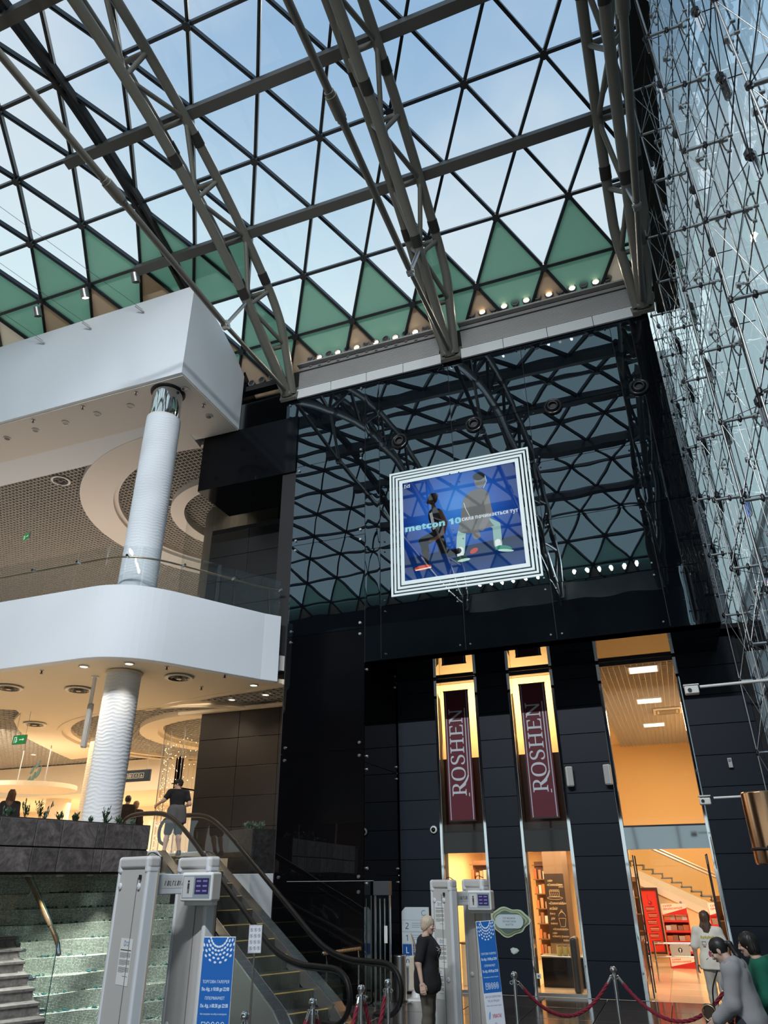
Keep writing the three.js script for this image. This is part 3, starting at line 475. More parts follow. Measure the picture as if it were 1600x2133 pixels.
  const arrow = canvasTex(256, 128, (c, w, h) => { c.fillStyle = '#b9b2a6'; c.fillRect(0, 0, w, h); c.fillStyle = '#1c2026'; c.beginPath(); c.arc(128, 64, 28, 0, 7); c.fill(); c.fillStyle = '#f0eee8'; c.beginPath(); c.moveTo(128, 42); c.lineTo(144, 62); c.lineTo(134, 62); c.lineTo(134, 86); c.lineTo(122, 86); c.lineTo(122, 62); c.lineTo(112, 62); c.fill(); });
  mesh('arrow_plate', box(0.42, 0.23, 0.012, 0.1, 0.63, 0.02), M.alu, g); mesh('arrow_print', sheet(0.41, 0.22, 0.1, 0.63, 0.028), std(1, 1, 1, 0.5, 0, { map: arrow }), g);
  const k = thing('shop_counter', 'dark wooden counter with glass top just inside the wide door', 'counter', [-1.05, 0, -20.2]);
  mesh('body', [box(0.34, 0.75, 1.6, -0.3, 0.38, -0.2)], std(0.07, 0.025, 0.012, 0.4), k); mesh('glass_top', rbox(0.4, 0.03, 1.64, -0.3, 0.8, -0.2, 0.01), M.inox, k); mesh('guard_rail', [rod([-0.02, 0, 0.5], [-0.02, 0.9, 0.5], 0.02, 8), rod([-0.02, 0.88, 0.5], [-0.02, 0.88, -1], 0.018, 8), rod([-0.02, 0.4, 0.5], [-0.02, 0.4, -1], 0.012, 8), rod([-0.02, 0, -1], [-0.02, 0.9, -1], 0.02, 8)], M.chrome, k);
  const menu = canvasTex(384, 1100, (c, w, h) => {
    c.fillStyle = '#2a1c14'; c.fillRect(0, 0, w, h); c.fillStyle = c.strokeStyle = '#d9c4a4'; c.lineWidth = 4; c.font = 'italic 46px serif';
    const tx = (s, x, y, z = 46) => { c.font = 'italic ' + z + 'px serif'; c.fillText(s, x, y); };
    tx('cake', 60, 130); tx('«Cremolino»', 40, 200, 52); tx('fancy', 270, 190, 30); tx('pastry', 270, 226, 30);
    c.strokeRect(80, 290, 190, 90); for (let i = 0; i < 5; i++) { c.beginPath(); c.arc(100 + i * 38, 286, 22, Math.PI, 0); c.stroke(); c.beginPath(); c.moveTo(84 + i * 36, 310); c.lineTo(112 + i * 34, 372); c.stroke(); } c.beginPath(); c.ellipse(178, 398, 150, 22, 0, 0, 7); c.stroke();
    tx('«Esmeralda»', 40, 500, 56); tx('eclair', 44, 585, 60); tx('fancy', 44, 660, 40); tx('pie', 60, 740, 52); tx('bakery', 44, 815, 40);
    c.beginPath(); c.moveTo(210, 720); c.lineTo(236, 850); c.lineTo(320, 850); c.lineTo(346, 720); c.closePath(); c.stroke(); c.beginPath(); c.arc(278, 690, 66, Math.PI, 0); c.stroke(); c.beginPath(); c.arc(278, 650, 40, Math.PI, 0); c.stroke(); c.beginPath(); c.arc(278, 600, 14, 0, 7); c.stroke();
    tx('«Grandoletti»', 70, 905, 46); tx('cake', 60, 965, 40); tx('«Cherry Queen»', 50, 1015, 42); tx('bakery', 250, 1075, 44);
  });
  const q = thing('menu_pillar', 'square pillar with a chalk-drawn cake menu behind the middle window', 'pillar', [-3.08, 0, -20.3], 8);
  mesh('core', box(0.5, 2.8, 0.5, 0, 1.4, -0.26), std(0.16, 0.10, 0.06, 0.7), q); mesh('chalk_panel', sheet(0.5, 1.5, 0, 1.45, 0.0), std(1, 1, 1, 0.8, 0, { map: menu }), q);
  const q2 = copyOf(q, [-2.2, 0, -21.4], 8, 'second chalk menu pillar, half hidden behind the middle window jamb');
  // glass case and shelves behind the windows
  const gc = thing('glass_case', 'low glass display case in front of the chalk menu pillar', 'display case', [-2.7, 0, -18.7]);
  mesh('case_body', box(1.1, 0.55, 0.5, 0, 0.28, 0), M.blackGloss, gc); mesh('case_top', rbox(1.14, 0.03, 0.54, 0, 0.57, 0, 0.01), M.inox, gc); mesh('pane', merge([sheet(1.1, 0.3, 0, 0.74, 0.24), sheet(1.1, 0.3, 0, 0.74, -0.24)]), M.glass, gc);
  for (let i = 0; i < 3; i++) { const j = thing('sweet_jar', ['left', 'middle', 'right'][i] + ' yellow jar of three in a row on the glass case', 'jar', [-2.86 + i * 0.13, 0.586, -18.55], 0, 'yellow jars on the glass case'); mesh('jar_body', lathe([[0, 0], [0.05, 0], [0.055, 0.02], [0.055, 0.16], [0.045, 0.18]], 16), M.yellow, j); mesh('lid', cyl(0.05, 0.05, 0.025, 0, 0.19, 0, 16), M.inox, j); }
  const goods = (x0, x1, z, y0, lv, dir, name, label) => {
    const s = thing(name, label, 'shelf unit', [(x0 + x1) / 2, 0, z], dir); const w = Math.abs(x1 - x0);
    mesh('back_board', box(w, lv * 0.38 + 0.2, 0.03, 0, y0 + lv * 0.19, -0.2), std(0.2, 0.09, 0.04, 0.5), s);
    for (let k = 0; k <= lv; k++) mesh('shelf_board', box(w, 0.025, 0.36, 0, y0 + k * 0.38, 0), M.wood, s);
    const st = [[], [], [], [], [], []]; for (let k = 0; k < lv; k++) for (let x = -w / 2 + 0.06; x < w / 2 - 0.05; x += rr(0.09, 0.14)) { const h = rr(0.1, 0.28); st[Math.floor(rnd() * 6)].push(box(0.08, h, 0.14, x, y0 + k * 0.38 + 0.0125 + h / 2, 0.06)); }
    st.forEach((l, i) => { if (l.length) mesh('packets', l, boxC[i], s).userData.kind = 'stuff'; });
    return s;
  };
  goods(-5.2, -3.9, -20.3, 0.15, 6, 0, 'goods_shelf', 'wooden shelf of sweets behind the left narrow window'); goods(-2.5, -1.7, -23.8, 0.15, 6, 0, 'goods_shelf', 'wooden shelf of sweets behind the second chalk pillar'); goods(-4.2, -3.2, -23.9, 0.15, 6, 0, 'goods_shelf', 'wooden shelf of sweets at the back behind the chalk menu pillar'); goods(-1.9, -1.1, -22.4, 0.1, 5, 60, 'goods_shelf', 'wooden shelf of bottles left inside the wide door');
  goods(0.5, 1.4, -19.6, 0.1, 4, -60, 'goods_shelf', 'wooden shelf of packets right inside the wide door');
  const lb = thing('serving_counter', 'plain orange counter front behind the left narrow window', 'counter', [-4.5, 0, -18.4]); mesh('front_board', rbox(1.0, 0.8, 0.5, 0, 0.4, 0, 0.02), M.orangeWall, lb); mesh('worktop', rbox(1.06, 0.04, 0.56, 0, 0.82, 0, 0.015), M.wood, lb);
  const rc = thing('red_chair', 'dark rounded armchair back standing inside the middle window', 'chair', [-2.42, 0, -17.85]); mesh('backrest', rbox(0.14, 1.0, 0.5, 0, 0.5, 0, 0.06, 4), M.black, rc);
}
// ---------- left side: white upper box, black bulkhead, balcony, ceilings, columns ----------
const arc = (cx, cz, r, a0, a1, n = 32) => Array.from({ length: n + 1 }, (_, i) => { const a = lerp(a0, a1, i / n) * Math.PI / 180; return [cx + r * Math.cos(a), cz + r * Math.sin(a)]; });
const ringPlate = (cx, cz, r0, r1, y0, y1) => slab(arc(cx, cz, r1, 0, 360, 72).slice(0, -1), y0, y1, [arc(cx, cz, r0, 0, 360, 72).slice(0, -1).reverse()]);
{
  const w = structGroup('wall_upper_box');
  // front and end: the end gable follows the roof arch
  const prof = [[-12.0, 14.03], [-12.0, 17.12], [-12.6, 17.0], [-13.4, 16.78], [-14.27, 16.42], [-14.88, 16.0], [-14.88, 14.03]];
  const s = new THREE.Shape(prof.map(([z, y]) => new THREE.Vector2(-z, y)));
  mesh('fascia_box', new THREE.ExtrudeGeometry(s, { depth: 14.4, bevelEnabled: false }).rotateY(Math.PI / 2).translate(-24.5, 0, 0), M.white, w);
  mesh('roof_curb', span(-10.08, -8.6, 15.5, 15.68, -15.25, -15.0), M.dark, w);
  const b = structGroup('wall_bulkhead');
  mesh('black_panel', [span(-11.3, -8.14, 12.17, 14.02, -16.6, -14.88), span(-10.13, -10.08, 14.0, 17.2, -17.6, -14.88), span(-10.13, -8.4, 12.2, 17.2, -17.7, -17.55)], std(0.004, 0.005, 0.007, 0.08, 0, { ior: 1.25 }), b);
  // ceiling of the upper floor
  const c = structGroup('ceiling_upper');
  mesh('soffit', slab([[-30, -12.1], [-10.12, -12.1], [-10.12, -14.86], [-11.3, -14.86], [-11.9, -14.15], [-12.0, -13.7], [-30, -13.7]], 14.0, 14.1), M.soffit, c);
  const part = (r0, r1, y0, y1, a0, a1) => slab([...arc(-12.6, -20.3, r1, a0, a1, 60), ...arc(-12.6, -20.3, r0, a1, a0, 60)], y0, y1); mesh('ring', part(5.05, 6.15, 14.02, 14.3, 80, 290), M.soffit, c); mesh('ring', part(4.9, 5.05, 14.14, 14.5, 76, 290), M.soffit, c); mesh('ring', part(2.62, 3.1, 14.02, 14.4, 60, 300), M.soffit, c);
  mesh('ceiling_plate', [span(-90, -11.4, 14.9, 15.1, -90, -13.6), span(-11.4, -8.3, 14.9, 15.1, -40, -17.7)], M.dark, c);
  const sl = []; for (let i = 0; i < 180; i++) sl.push(box(0.022, 0.07, 30, -40 + i * 0.16, 14.3, -28.75)); for (let j = 0; j < 188; j++) sl.push(box(28.6, 0.07, 0.022, -25.7, 14.3, -13.75 - j * 0.16));
  mesh('lattice', sl, M.lattice, c).userData.kind = 'stuff';
  mesh('reflector', span(-40, -11.4, 14.42, 14.44, -44, -13.7), std(0.10, 0.095, 0.09, 0.9), c); mesh('far_ceiling', [span(-90, -40, 14.3, 14.35, -90, -13.7), span(-40, -11.4, 14.3, 14.35, -90, -44)], std(0.3, 0.28, 0.26, 0.8), c);
}
// balcony of the upper floor
const frontEdge = [[-26, -11.28], ...Array.from({ length: 13 }, (_, i) => { const t = i / 12; return [lerp(lerp(-11.0, -10.05, t), lerp(-10.05, -9.5, t), t), lerp(lerp(-11.28, -11.28, t), lerp(-11.28, -12.3, t), t)]; }), [-8.42, -14.28], [-8.16, -14.62]];
{
  const offset = (pts, d) => pts.map((p, i) => { const a = pts[Math.max(0, i - 1)], b = pts[Math.min(pts.length - 1, i + 1)], l = Math.hypot(b[0] - a[0], b[1] - a[1]); return [p[0] + (b[1] - a[1]) / l * d, p[1] - (b[0] - a[0]) / l * d]; });
  const inner = offset(frontEdge, 0.22);
  const p = structGroup('wall_balcony');
  const curve = new THREE.Shape([...frontEdge, ...inner.slice().reverse()].map(([x, z]) => new THREE.Vector2(x, -z)));
  mesh('parapet', toCreasedSlab(curve, 6.28, 7.89), M.white, p);
  mesh('floor_slab', slab([...inner, [-8.18, -14.95], [-8.18, -60], [-60, -60], [-60, -11.5]], 6.62, 6.98), M.soffit, p);
  const c = structGroup('ceiling_lower');
  const hole = arc(-13.5, -21.2, 5.25, 84, 186, 28);
  mesh('soffit', slab([...inner.slice(1), [-8.16, -14.9], [-10.4, -15.2], [-12.98, -15.92], ...hole, [-19.4, -22.2], [-21.3, -22.4], [-20.5, -20.6], [-19.4, -18.4], [-18.4, -16.95], [-17.4, -15.8], [-16.5, -15.15], [-16.2, -14.7], [-16.6, -14.4], [-17.4, -14.1], [-26, -13.6], [-26, -11.5]], 6.3, 6.4), M.cream, c);
  mesh('cove_ring', ringPlate(-13.5, -21.2, 5.0, 5.25, 6.36, 6.58), M.cream, c); mesh('cove_ring', ringPlate(-13.5, -21.2, 5.25, 5.38, 6.28, 6.32), M.cream, c);
  mesh('ring', ringPlate(-12.1, -21, 3.35, 3.9, 6.3, 6.5), M.cream, c); mesh('ring', ringPlate(-12.1, -21, 3.2, 3.36, 6.42, 6.6), M.cream, c);
  mesh('strip', [span(-12.5, -8.14, 6.26, 6.34, -17.05, -16.85), slab([[-8.14, -14.9], [-8.14, -15.15], [-10.4, -15.45], [-13, -16.15], [-12.98, -15.9], [-10.4, -15.2]], 6.28, 6.4)], M.cream, c);
  mesh('ceiling_plate', [span(-60, -8.14, 6.58, 6.62, -60, -15.1), span(-60, -13.1, 6.58, 6.62, -15.1, -12)], std(0.10, 0.09, 0.08, 0.9), c);
  const sl = []; for (let i = 0; i < 160; i++) { const x = -40 + i * 0.2, z1 = x < -13 ? -14.0 : x < -9.4 ? -15.3 : -15.1; sl.push(box(0.018, 0.05, 36 + z1, x, 6.47, (z1 - 36) / 2)); } for (let j = 0; j < 109; j++) { const z = -14.2 - j * 0.2, x1 = z > -15.3 ? -13.2 : -8.3; sl.push(box(x1 + 40, 0.05, 0.018, (x1 - 40) / 2, 6.47, z)); }
  mesh('lattice', sl, M.lattice, c).userData.kind = 'stuff';
}
function toCreasedSlab(shape, y0, y1) { return new THREE.ExtrudeGeometry(shape, { depth: y1 - y0 - 0.02, bevelEnabled: true, bevelSize: 0.01, bevelThickness: 0.01, bevelSegments: 1, bevelOffset: -0.01 }).rotateX(-Math.PI / 2).translate(0, y0 + 0.01, 0); }
// glass balustrade on the balcony
{
  const t = thing('glass_balustrade', 'frameless glass balustrade with a slim handrail along the white balcony', 'balustrade', [0, 0, 0]);
  const off = frontEdge.map((p, i) => { const a = frontEdge[Math.max(0, i - 1)], b = frontEdge[Math.min(frontEdge.length - 1, i + 1)], l = Math.hypot(b[0] - a[0], b[1] - a[1]); return V(p[0] + (b[1] - a[1]) / l * 0.1, 0, p[1] - (b[0] - a[0]) / l * 0.1); });
  const cv = new THREE.CurvePath(); for (let i = 0; i + 1 < off.length; i++) cv.add(new THREE.LineCurve3(off[i], off[i + 1]));
  const L = cv.getLength(), n = 15, at = (s) => cv.getPointAt(clamp(s / L, 0, 1));
  for (let k = 0; k < n; k++) {
    const a = (k * L) / n + 0.008, b = ((k + 1) * L) / n - 0.008, m = 8, pos = [], idx = [];
    for (let i = 0; i <= m; i++) { const p = at(lerp(a, b, i / m)); pos.push(p.x, 7.6, p.z, p.x, 8.86, p.z); if (i < m) { const q = i * 2; idx.push(q, q + 2, q + 1, q + 1, q + 2, q + 3); } }
    const g = new THREE.BufferGeometry(); g.setAttribute('position', new THREE.Float32BufferAttribute(pos, 3)); g.setIndex(idx); g.computeVertexNormals(); mesh('glass_panel', g, M.railGlass, t);
    const e = at(b + 0.008), f = at(b - 0.15), d = e.clone().sub(f).normalize(), nn = V(d.z, 0, -d.x);
    mesh('clamp', [rod(V(e.x, 8.62, e.z).addScaledVector(nn, -0.02), V(e.x, 8.62, e.z).addScaledVector(nn, 0.1), 0.03, 12)], M.chrome, t);
  }
  const rail = Array.from({ length: 70 }, (_, i) => { const s = (L * i) / 69, p = at(s), q = at(Math.min(L, s + 0.1)), d = q.clone().sub(at(Math.max(0, s - 0.1))).normalize(); return V(p.x + d.z * 0.1, 8.63, p.z - d.x * 0.1); });
  mesh('handrail', tube(rail, 0.024, 160, 8), M.brass, t);
}
// columns wrapped in rippled white plaster
function rippled(r, h, sd) {
  const g = new THREE.CylinderGeometry(r, r, h, 80, Math.round(h * 80), true), p = g.attributes.position;
  for (let i = 0; i < p.count; i++) { const x = p.getX(i), y = p.getY(i), z = p.getZ(i), a = Math.atan2(z, x), w = y * 85 + 6 * noise.noise(x * 3 + sd, y * 1.1, z * 3) + 3 * noise.noise(x * 9, y * 5 + sd, z * 9); const k = 1 + (0.0055 * Math.pow(0.5 + 0.5 * Math.sin(w), 2)) / r; p.setX(i, x * k); p.setZ(i, z * k); }
  g.computeVertexNormals(); return g;
}
{
  const lo = thing('rippled_column', 'white rippled plaster column rising behind the stone planter to the balcony', 'column', [-10.92, 2.6, -12.6]);
  mesh('shaft', rippled(0.37, 3.64, 1).translate(0, 1.82, 0), M.white, lo); mesh('collar', [cyl(0.4, 0.4, 0.05, 0, 3.66, 0, 48)], M.cream, lo);
  const up = thing('rippled_column', 'tall white rippled column with a chrome cap under the upper box', 'column', [-10.95, 6.98, -12.6]);
  mesh('shaft', rippled(0.44, 6.1, 5).translate(0, 3.05, 0), M.white, up); mesh('chrome_cap', cyl(0.40, 0.40, 0.93, 0, 6.56, 0, 64), M.chrome, up); mesh('black_ring', [ringPlate(0, 0, 0.4, 0.46, 7.0, 7.02)], M.dark, up); mesh('lip', cyl(0.445, 0.445, 0.03, 0, 6.1, 0, 48), M.soffit, up);  // black ring around the cap, just under the soffit
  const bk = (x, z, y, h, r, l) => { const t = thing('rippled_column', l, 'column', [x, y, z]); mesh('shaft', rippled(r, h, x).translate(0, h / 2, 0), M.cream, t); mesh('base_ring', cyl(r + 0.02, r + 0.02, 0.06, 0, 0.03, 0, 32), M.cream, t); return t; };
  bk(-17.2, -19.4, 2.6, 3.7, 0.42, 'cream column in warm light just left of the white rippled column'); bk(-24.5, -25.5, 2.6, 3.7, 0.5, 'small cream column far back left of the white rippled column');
}
// ---------- middle floor: slab, brown wall, curved shop front ----------
const FL = 2.6; // level of the middle floor
const ESC = [-4.89, 0, -11.23], EAZ = -62, U = [Math.sin(EAZ * Math.PI / 180), -Math.cos(EAZ * Math.PI / 180)], NN = [-U[1], U[0]];
const esc = (s, w, y) => [ESC[0] + U[0] * s + NN[0] * w, y, ESC[2] + U[1] * s + NN[1] * w];
{
  const e = (s, w) => { const p = esc(s, w, 0); return [p[0], p[2]]; };
  struct('floor_middle', slab([e(6.75, 2.3), e(6.75, -0.3), [-9.55, -12.1], [-10.0, -8.9], [-10.4, -6], [-60, -6], [-60, -60], [-8.2, -60], [-8.2, -16.7]], FL - 0.3, FL), M.shopFloor);
  struct('wall_middle_back', [span(-60, -8.2, FL, 6.6, -30.2, -30), span(-60, -17.5, 5.3, 6.4, -24.3, -24.1), span(-17.7, -17.5, FL, 6.4, -30, -24.1), span(-60, -17.5, 5.24, 5.3, -30, -24.1), span(-8.3, -8.2, FL, 6.6, -36, -17.4)], M.cream);
  struct('wall_upper_back', [span(-90, -8.2, 6.98, 15, -90.2, -90), span(-8.3, -8.2, 7, 15, -40, -17.4)], M.soffit);
  const w = structGroup('wall_brown');
  mesh('backing', span(-11.85, -8.15, FL, 6.28, -17.3, -17.06), M.dark, w);
  const pg = new RoundedBoxGeometry(1.222, 0.724, 0.05, 1, 0.006), cm = [0.9, 1, 1.12].map((k) => std(0.017 * k, 0.0125 * k, 0.0105 * k, 0.42));
  for (let i = 0; i < 3; i++) for (let j = 0; j < 5; j++) { const q = mesh('cladding_panel', pg, cm[(i * 2 + j) % 3], w); q.position.set(-11.2 + i * 1.23, FL + 0.37 + j * 0.735, -17.03); }
  const d = structGroup('wall_upper_dark');
  mesh('backing', span(-12.4, -8.15, 6.98, 12.2, -17.6, -17.36), M.dark, d);
  const dg = new RoundedBoxGeometry(1.39, 0.83, 0.05, 1, 0.006), dm = [0.9, 1, 1.1].map((k) => std(0.013 * k, 0.014 * k, 0.016 * k, 0.35));
  for (let i = 0; i < 3; i++) for (let j = 0; j < 6; j++) { const q = mesh('cladding_panel', dg, dm[(i + j * 2) % 3], d); q.position.set(-11.68 + i * 1.4, 7.4 + j * 0.84, -17.33); }
  // upper curved shop glass
  const g = structGroup('window_5');
  for (let k = 0; k < 7; k++) { const a0 = 95 + k * 17, q = new THREE.CylinderGeometry(2.62, 2.62, 6.9, 6, 1, true, (a0) * Math.PI / 180, 16.6 * Math.PI / 180).scale(1, 1, -1); mesh('pane', q.translate(-12.6, 10.4, -20.3), M.glass, g); }
  struct('wall_upper_shop', slab(arc(-12.6, -20.6, 2.0, 0, 360, 40).slice(0, -1), 7, 14), std(0.08, 0.07, 0.06, 0.7));
  const h = structGroup('window_4');
  for (let k = 0; k < 10; k++) { const a0 = -95 + k * 14, q = new THREE.CylinderGeometry(3.15, 3.15, 3.85, 5, 1, true, Math.PI + a0 * Math.PI / 180, 13.7 * Math.PI / 180).scale(1, 1, -1); mesh('pane', q.translate(-12.1, 4.55, -21), M.clear, h); }
  const post = []; for (let k = 0; k < 11; k++) { const a = (180 - 95 + k * 14) * Math.PI / 180; post.push(rod([-12.1 + 3.15 * Math.sin(a), FL, -21 - 3.15 * Math.cos(a)], [-12.1 + 3.15 * Math.sin(a), 6.45, -21 - 3.15 * Math.cos(a)], 0.012, 6)); } mesh('glazing_joint', post, M.alu, h);
}
{ // goods and fittings behind the curved shop front
  const cols = [[0.75, 0.3, 0.1], [0.8, 0.6, 0.3], [0.7, 0.15, 0.08], [0.85, 0.75, 0.55], [0.4, 0.45, 0.2], [0.15, 0.2, 0.3]].map((c) => std(...c, 0.6));
  for (const [i, x, z, az] of [[0, -12.9, -21.6, -30], [1, -11.6, -22.2, 0], [2, -11.0, -19.6, -25], [3, -12.0, -19.3, -20]]) {
    const s = thing('goods_shelf', ['tall shelf of bright goods left inside the curved shop front', 'tall shelf of bright goods at the back inside the curved shop front', 'shelf of bright goods beside the brown wall inside the curved shop front', 'low shelf of goods right behind the curved glass near the escalator top'][i], 'shelf unit', [x, FL, z], az);
    const lv = i === 3 ? 3 : i === 2 ? 4 : 5; mesh('back_board', box(1.5, 0.34 * lv, 0.03, 0, 0.17 * lv, -0.2), M.wood, s); for (let k = 0; k <= lv; k++) mesh('shelf_board', box(1.5, 0.025, 0.4, 0, k * 0.34 + 0.0125, 0), M.cream, s);
    const st = cols.map(() => []); for (let k = 0; k < lv; k++) for (let q = -0.7; q < 0.7; q += rr(0.08, 0.13)) { const h = rr(0.1, 0.26); st[Math.floor(rnd() * 6)].push(box(0.075, h, 0.2, q, k * 0.34 + 0.025 + h / 2, 0.06)); }
    st.forEach((l, q) => l.length && (mesh('packets', l, cols[q], s).userData.kind = 'stuff'));
  }
  const f = tag(new THREE.Group(), 'curtain of tiny warm fairy lights hanging inside the curved shop glass', 'fairy lights', null, 'stuff'); f.name = numbered('fairy_lights'); scene.add(f);
  const bl = [], wr = []; for (let k = 0; k < 26; k++) { const a = (92 + k * 3.6) * Math.PI / 180, x = -12.1 + 3.05 * Math.cos(a), z = -21 + 3.05 * Math.sin(a); wr.push(rod([x, 2.7, z], [x, 6.2, z], 0.003, 4)); for (let j = 0; j < 9; j++) bl.push(T(new THREE.OctahedronGeometry(0.016, 0), x + rr(-0.01, 0.01), 2.9 + j * 0.36 + rr(-0.1, 0.1), z)); }
  mesh('light_points', bl, M.fairy, f); mesh('wires', wr, M.brass, f);
  // hanging way-finding sign with pictograms
  const pict = canvasTex(512, 160, (g, w, h) => { g.fillStyle = '#26394a'; g.fillRect(0, 0, w, h); g.strokeStyle = g.fillStyle = '#f2f0ea'; g.lineWidth = 6; for (let k = 0; k < 4; k++) { const x = 110 + k * 84; g.strokeRect(x, 44, 66, 72); } const man = (x, s = 1) => { g.beginPath(); g.arc(x, 58, 6, 0, 7); g.fill(); g.fillRect(x - 6, 66, 12, 22); g.fillRect(x - 6, 88, 5, 18); g.fillRect(x + 1, 88, 5, 18); }; man(132); man(152); man(210); man(232); g.beginPath(); g.moveTo(298, 106); g.lineTo(311, 60); g.lineTo(326, 106); g.stroke(); g.beginPath(); g.arc(395, 92, 14, 0, 7); g.stroke(); g.beginPath(); g.moveTo(390, 58); g.lineTo(392, 84); g.lineTo(410, 86); g.stroke(); });
  const s = thing('hanging_sign', 'dark blue hanging sign with white toilet pictograms beside the column', 'sign', [-16.3, 5.0, -20], 0);
  mesh('panel', rbox(1.35, 0.36, 0.08, 0, 0.18, 0, 0.01), std(0.02, 0.045, 0.07, 0.4), s); mesh('print', sheet(1.3, 0.34, 0, 0.18, 0.043), std(1, 1, 1, 0.5, 0, { map: pict }), s); mesh('hanger', [rod([-0.5, 0.36, 0], [-0.5, 1.4, 0], 0.008, 6), rod([0.5, 0.36, 0], [0.5, 1.4, 0], 0.008, 6)], M.alu, s);
  const exitTex = canvasTex(256, 128, (g, w, h) => { g.fillStyle = '#0c8a3c'; g.fillRect(0, 0, w, h); g.fillStyle = '#f0fff4'; g.fillRect(28, 20, 50, 88); g.fillStyle = '#0c8a3c'; g.fillRect(38, 30, 30, 78); g.fillStyle = '#f0fff4'; g.beginPath(); g.arc(70, 40, 9, 0, 7); g.fill(); g.fillRect(62, 52, 14, 30); g.fillRect(70, 56, 24, 8); g.fillRect(56, 82, 10, 26); g.fillRect(74, 80, 24, 9); g.fillRect(130, 58, 70, 13); g.beginPath(); g.moveTo(200, 42); g.lineTo(230, 64); g.lineTo(200, 86); g.fill(); });
  const em = new THREE.MeshStandardMaterial({ color: 0x0a0a0a, emissive: 0xffffff, emissiveMap: exitTex, emissiveIntensity: 0.8, roughness: 0.4 });
  for (const [x, y, z, top, l] of [[-18.9, 12.42, -16, 14.28, 'green exit sign hanging from the upper ceiling lattice'], [-16.15, 5.44, -15, 6.45, 'green exit sign hanging from the lower ceiling left of the column']]) {
    const t = thing('exit_sign', l, 'exit sign', [x, y, z], y > 10 ? 20 : 0); mesh('casing', rbox(0.46, 0.24, 0.05, 0, 0.12, 0, 0.01), M.plasticGrey, t); mesh('lit_face', sheet(0.44, 0.22, 0, 0.12, 0.027), em, t); mesh('wire', [rod([-0.18, 0.24, 0], [-0.18, top - y, 0], 0.006, 5), rod([0.18, 0.24, 0], [0.18, top - y, 0], 0.006, 5)], M.alu, t);
  }
  // speaker pole hanging from the soffit by the column
  const hp = thing('speaker_pole', 'white pole with a slim grey line speaker hanging from the soffit', 'speaker', [-11.75, 4.9, -12.65]);
  mesh('pole', box(0.07, 1.36, 0.05, -0.02, 0.72, 0), M.white, hp); mesh('cap', cyl(0.09, 0.09, 0.02, -0.02, 1.39, 0, 20), M.plasticWhite, hp); mesh('line_speaker', [rbox(0.1, 0.95, 0.1, 0.06, 0.3, 0.06, 0.02), rbox(0.08, 0.9, 0.02, 0.06, 0.3, 0.115, 0.006)], std(0.36, 0.36, 0.36, 0.5), hp); mesh('bracket', [box(0.1, 0.04, 0.08, 0.02, 0.6, 0.02), box(0.1, 0.04, 0.08, 0.02, 0.1, 0.02)], M.alu, hp);
  const hp2 = copyOf(hp, [-11.9, 4.5, -17.6], null, 'slim grey line speaker seen through the glass beside the brown wall'); hp2.scale.setScalar(1.3);
}
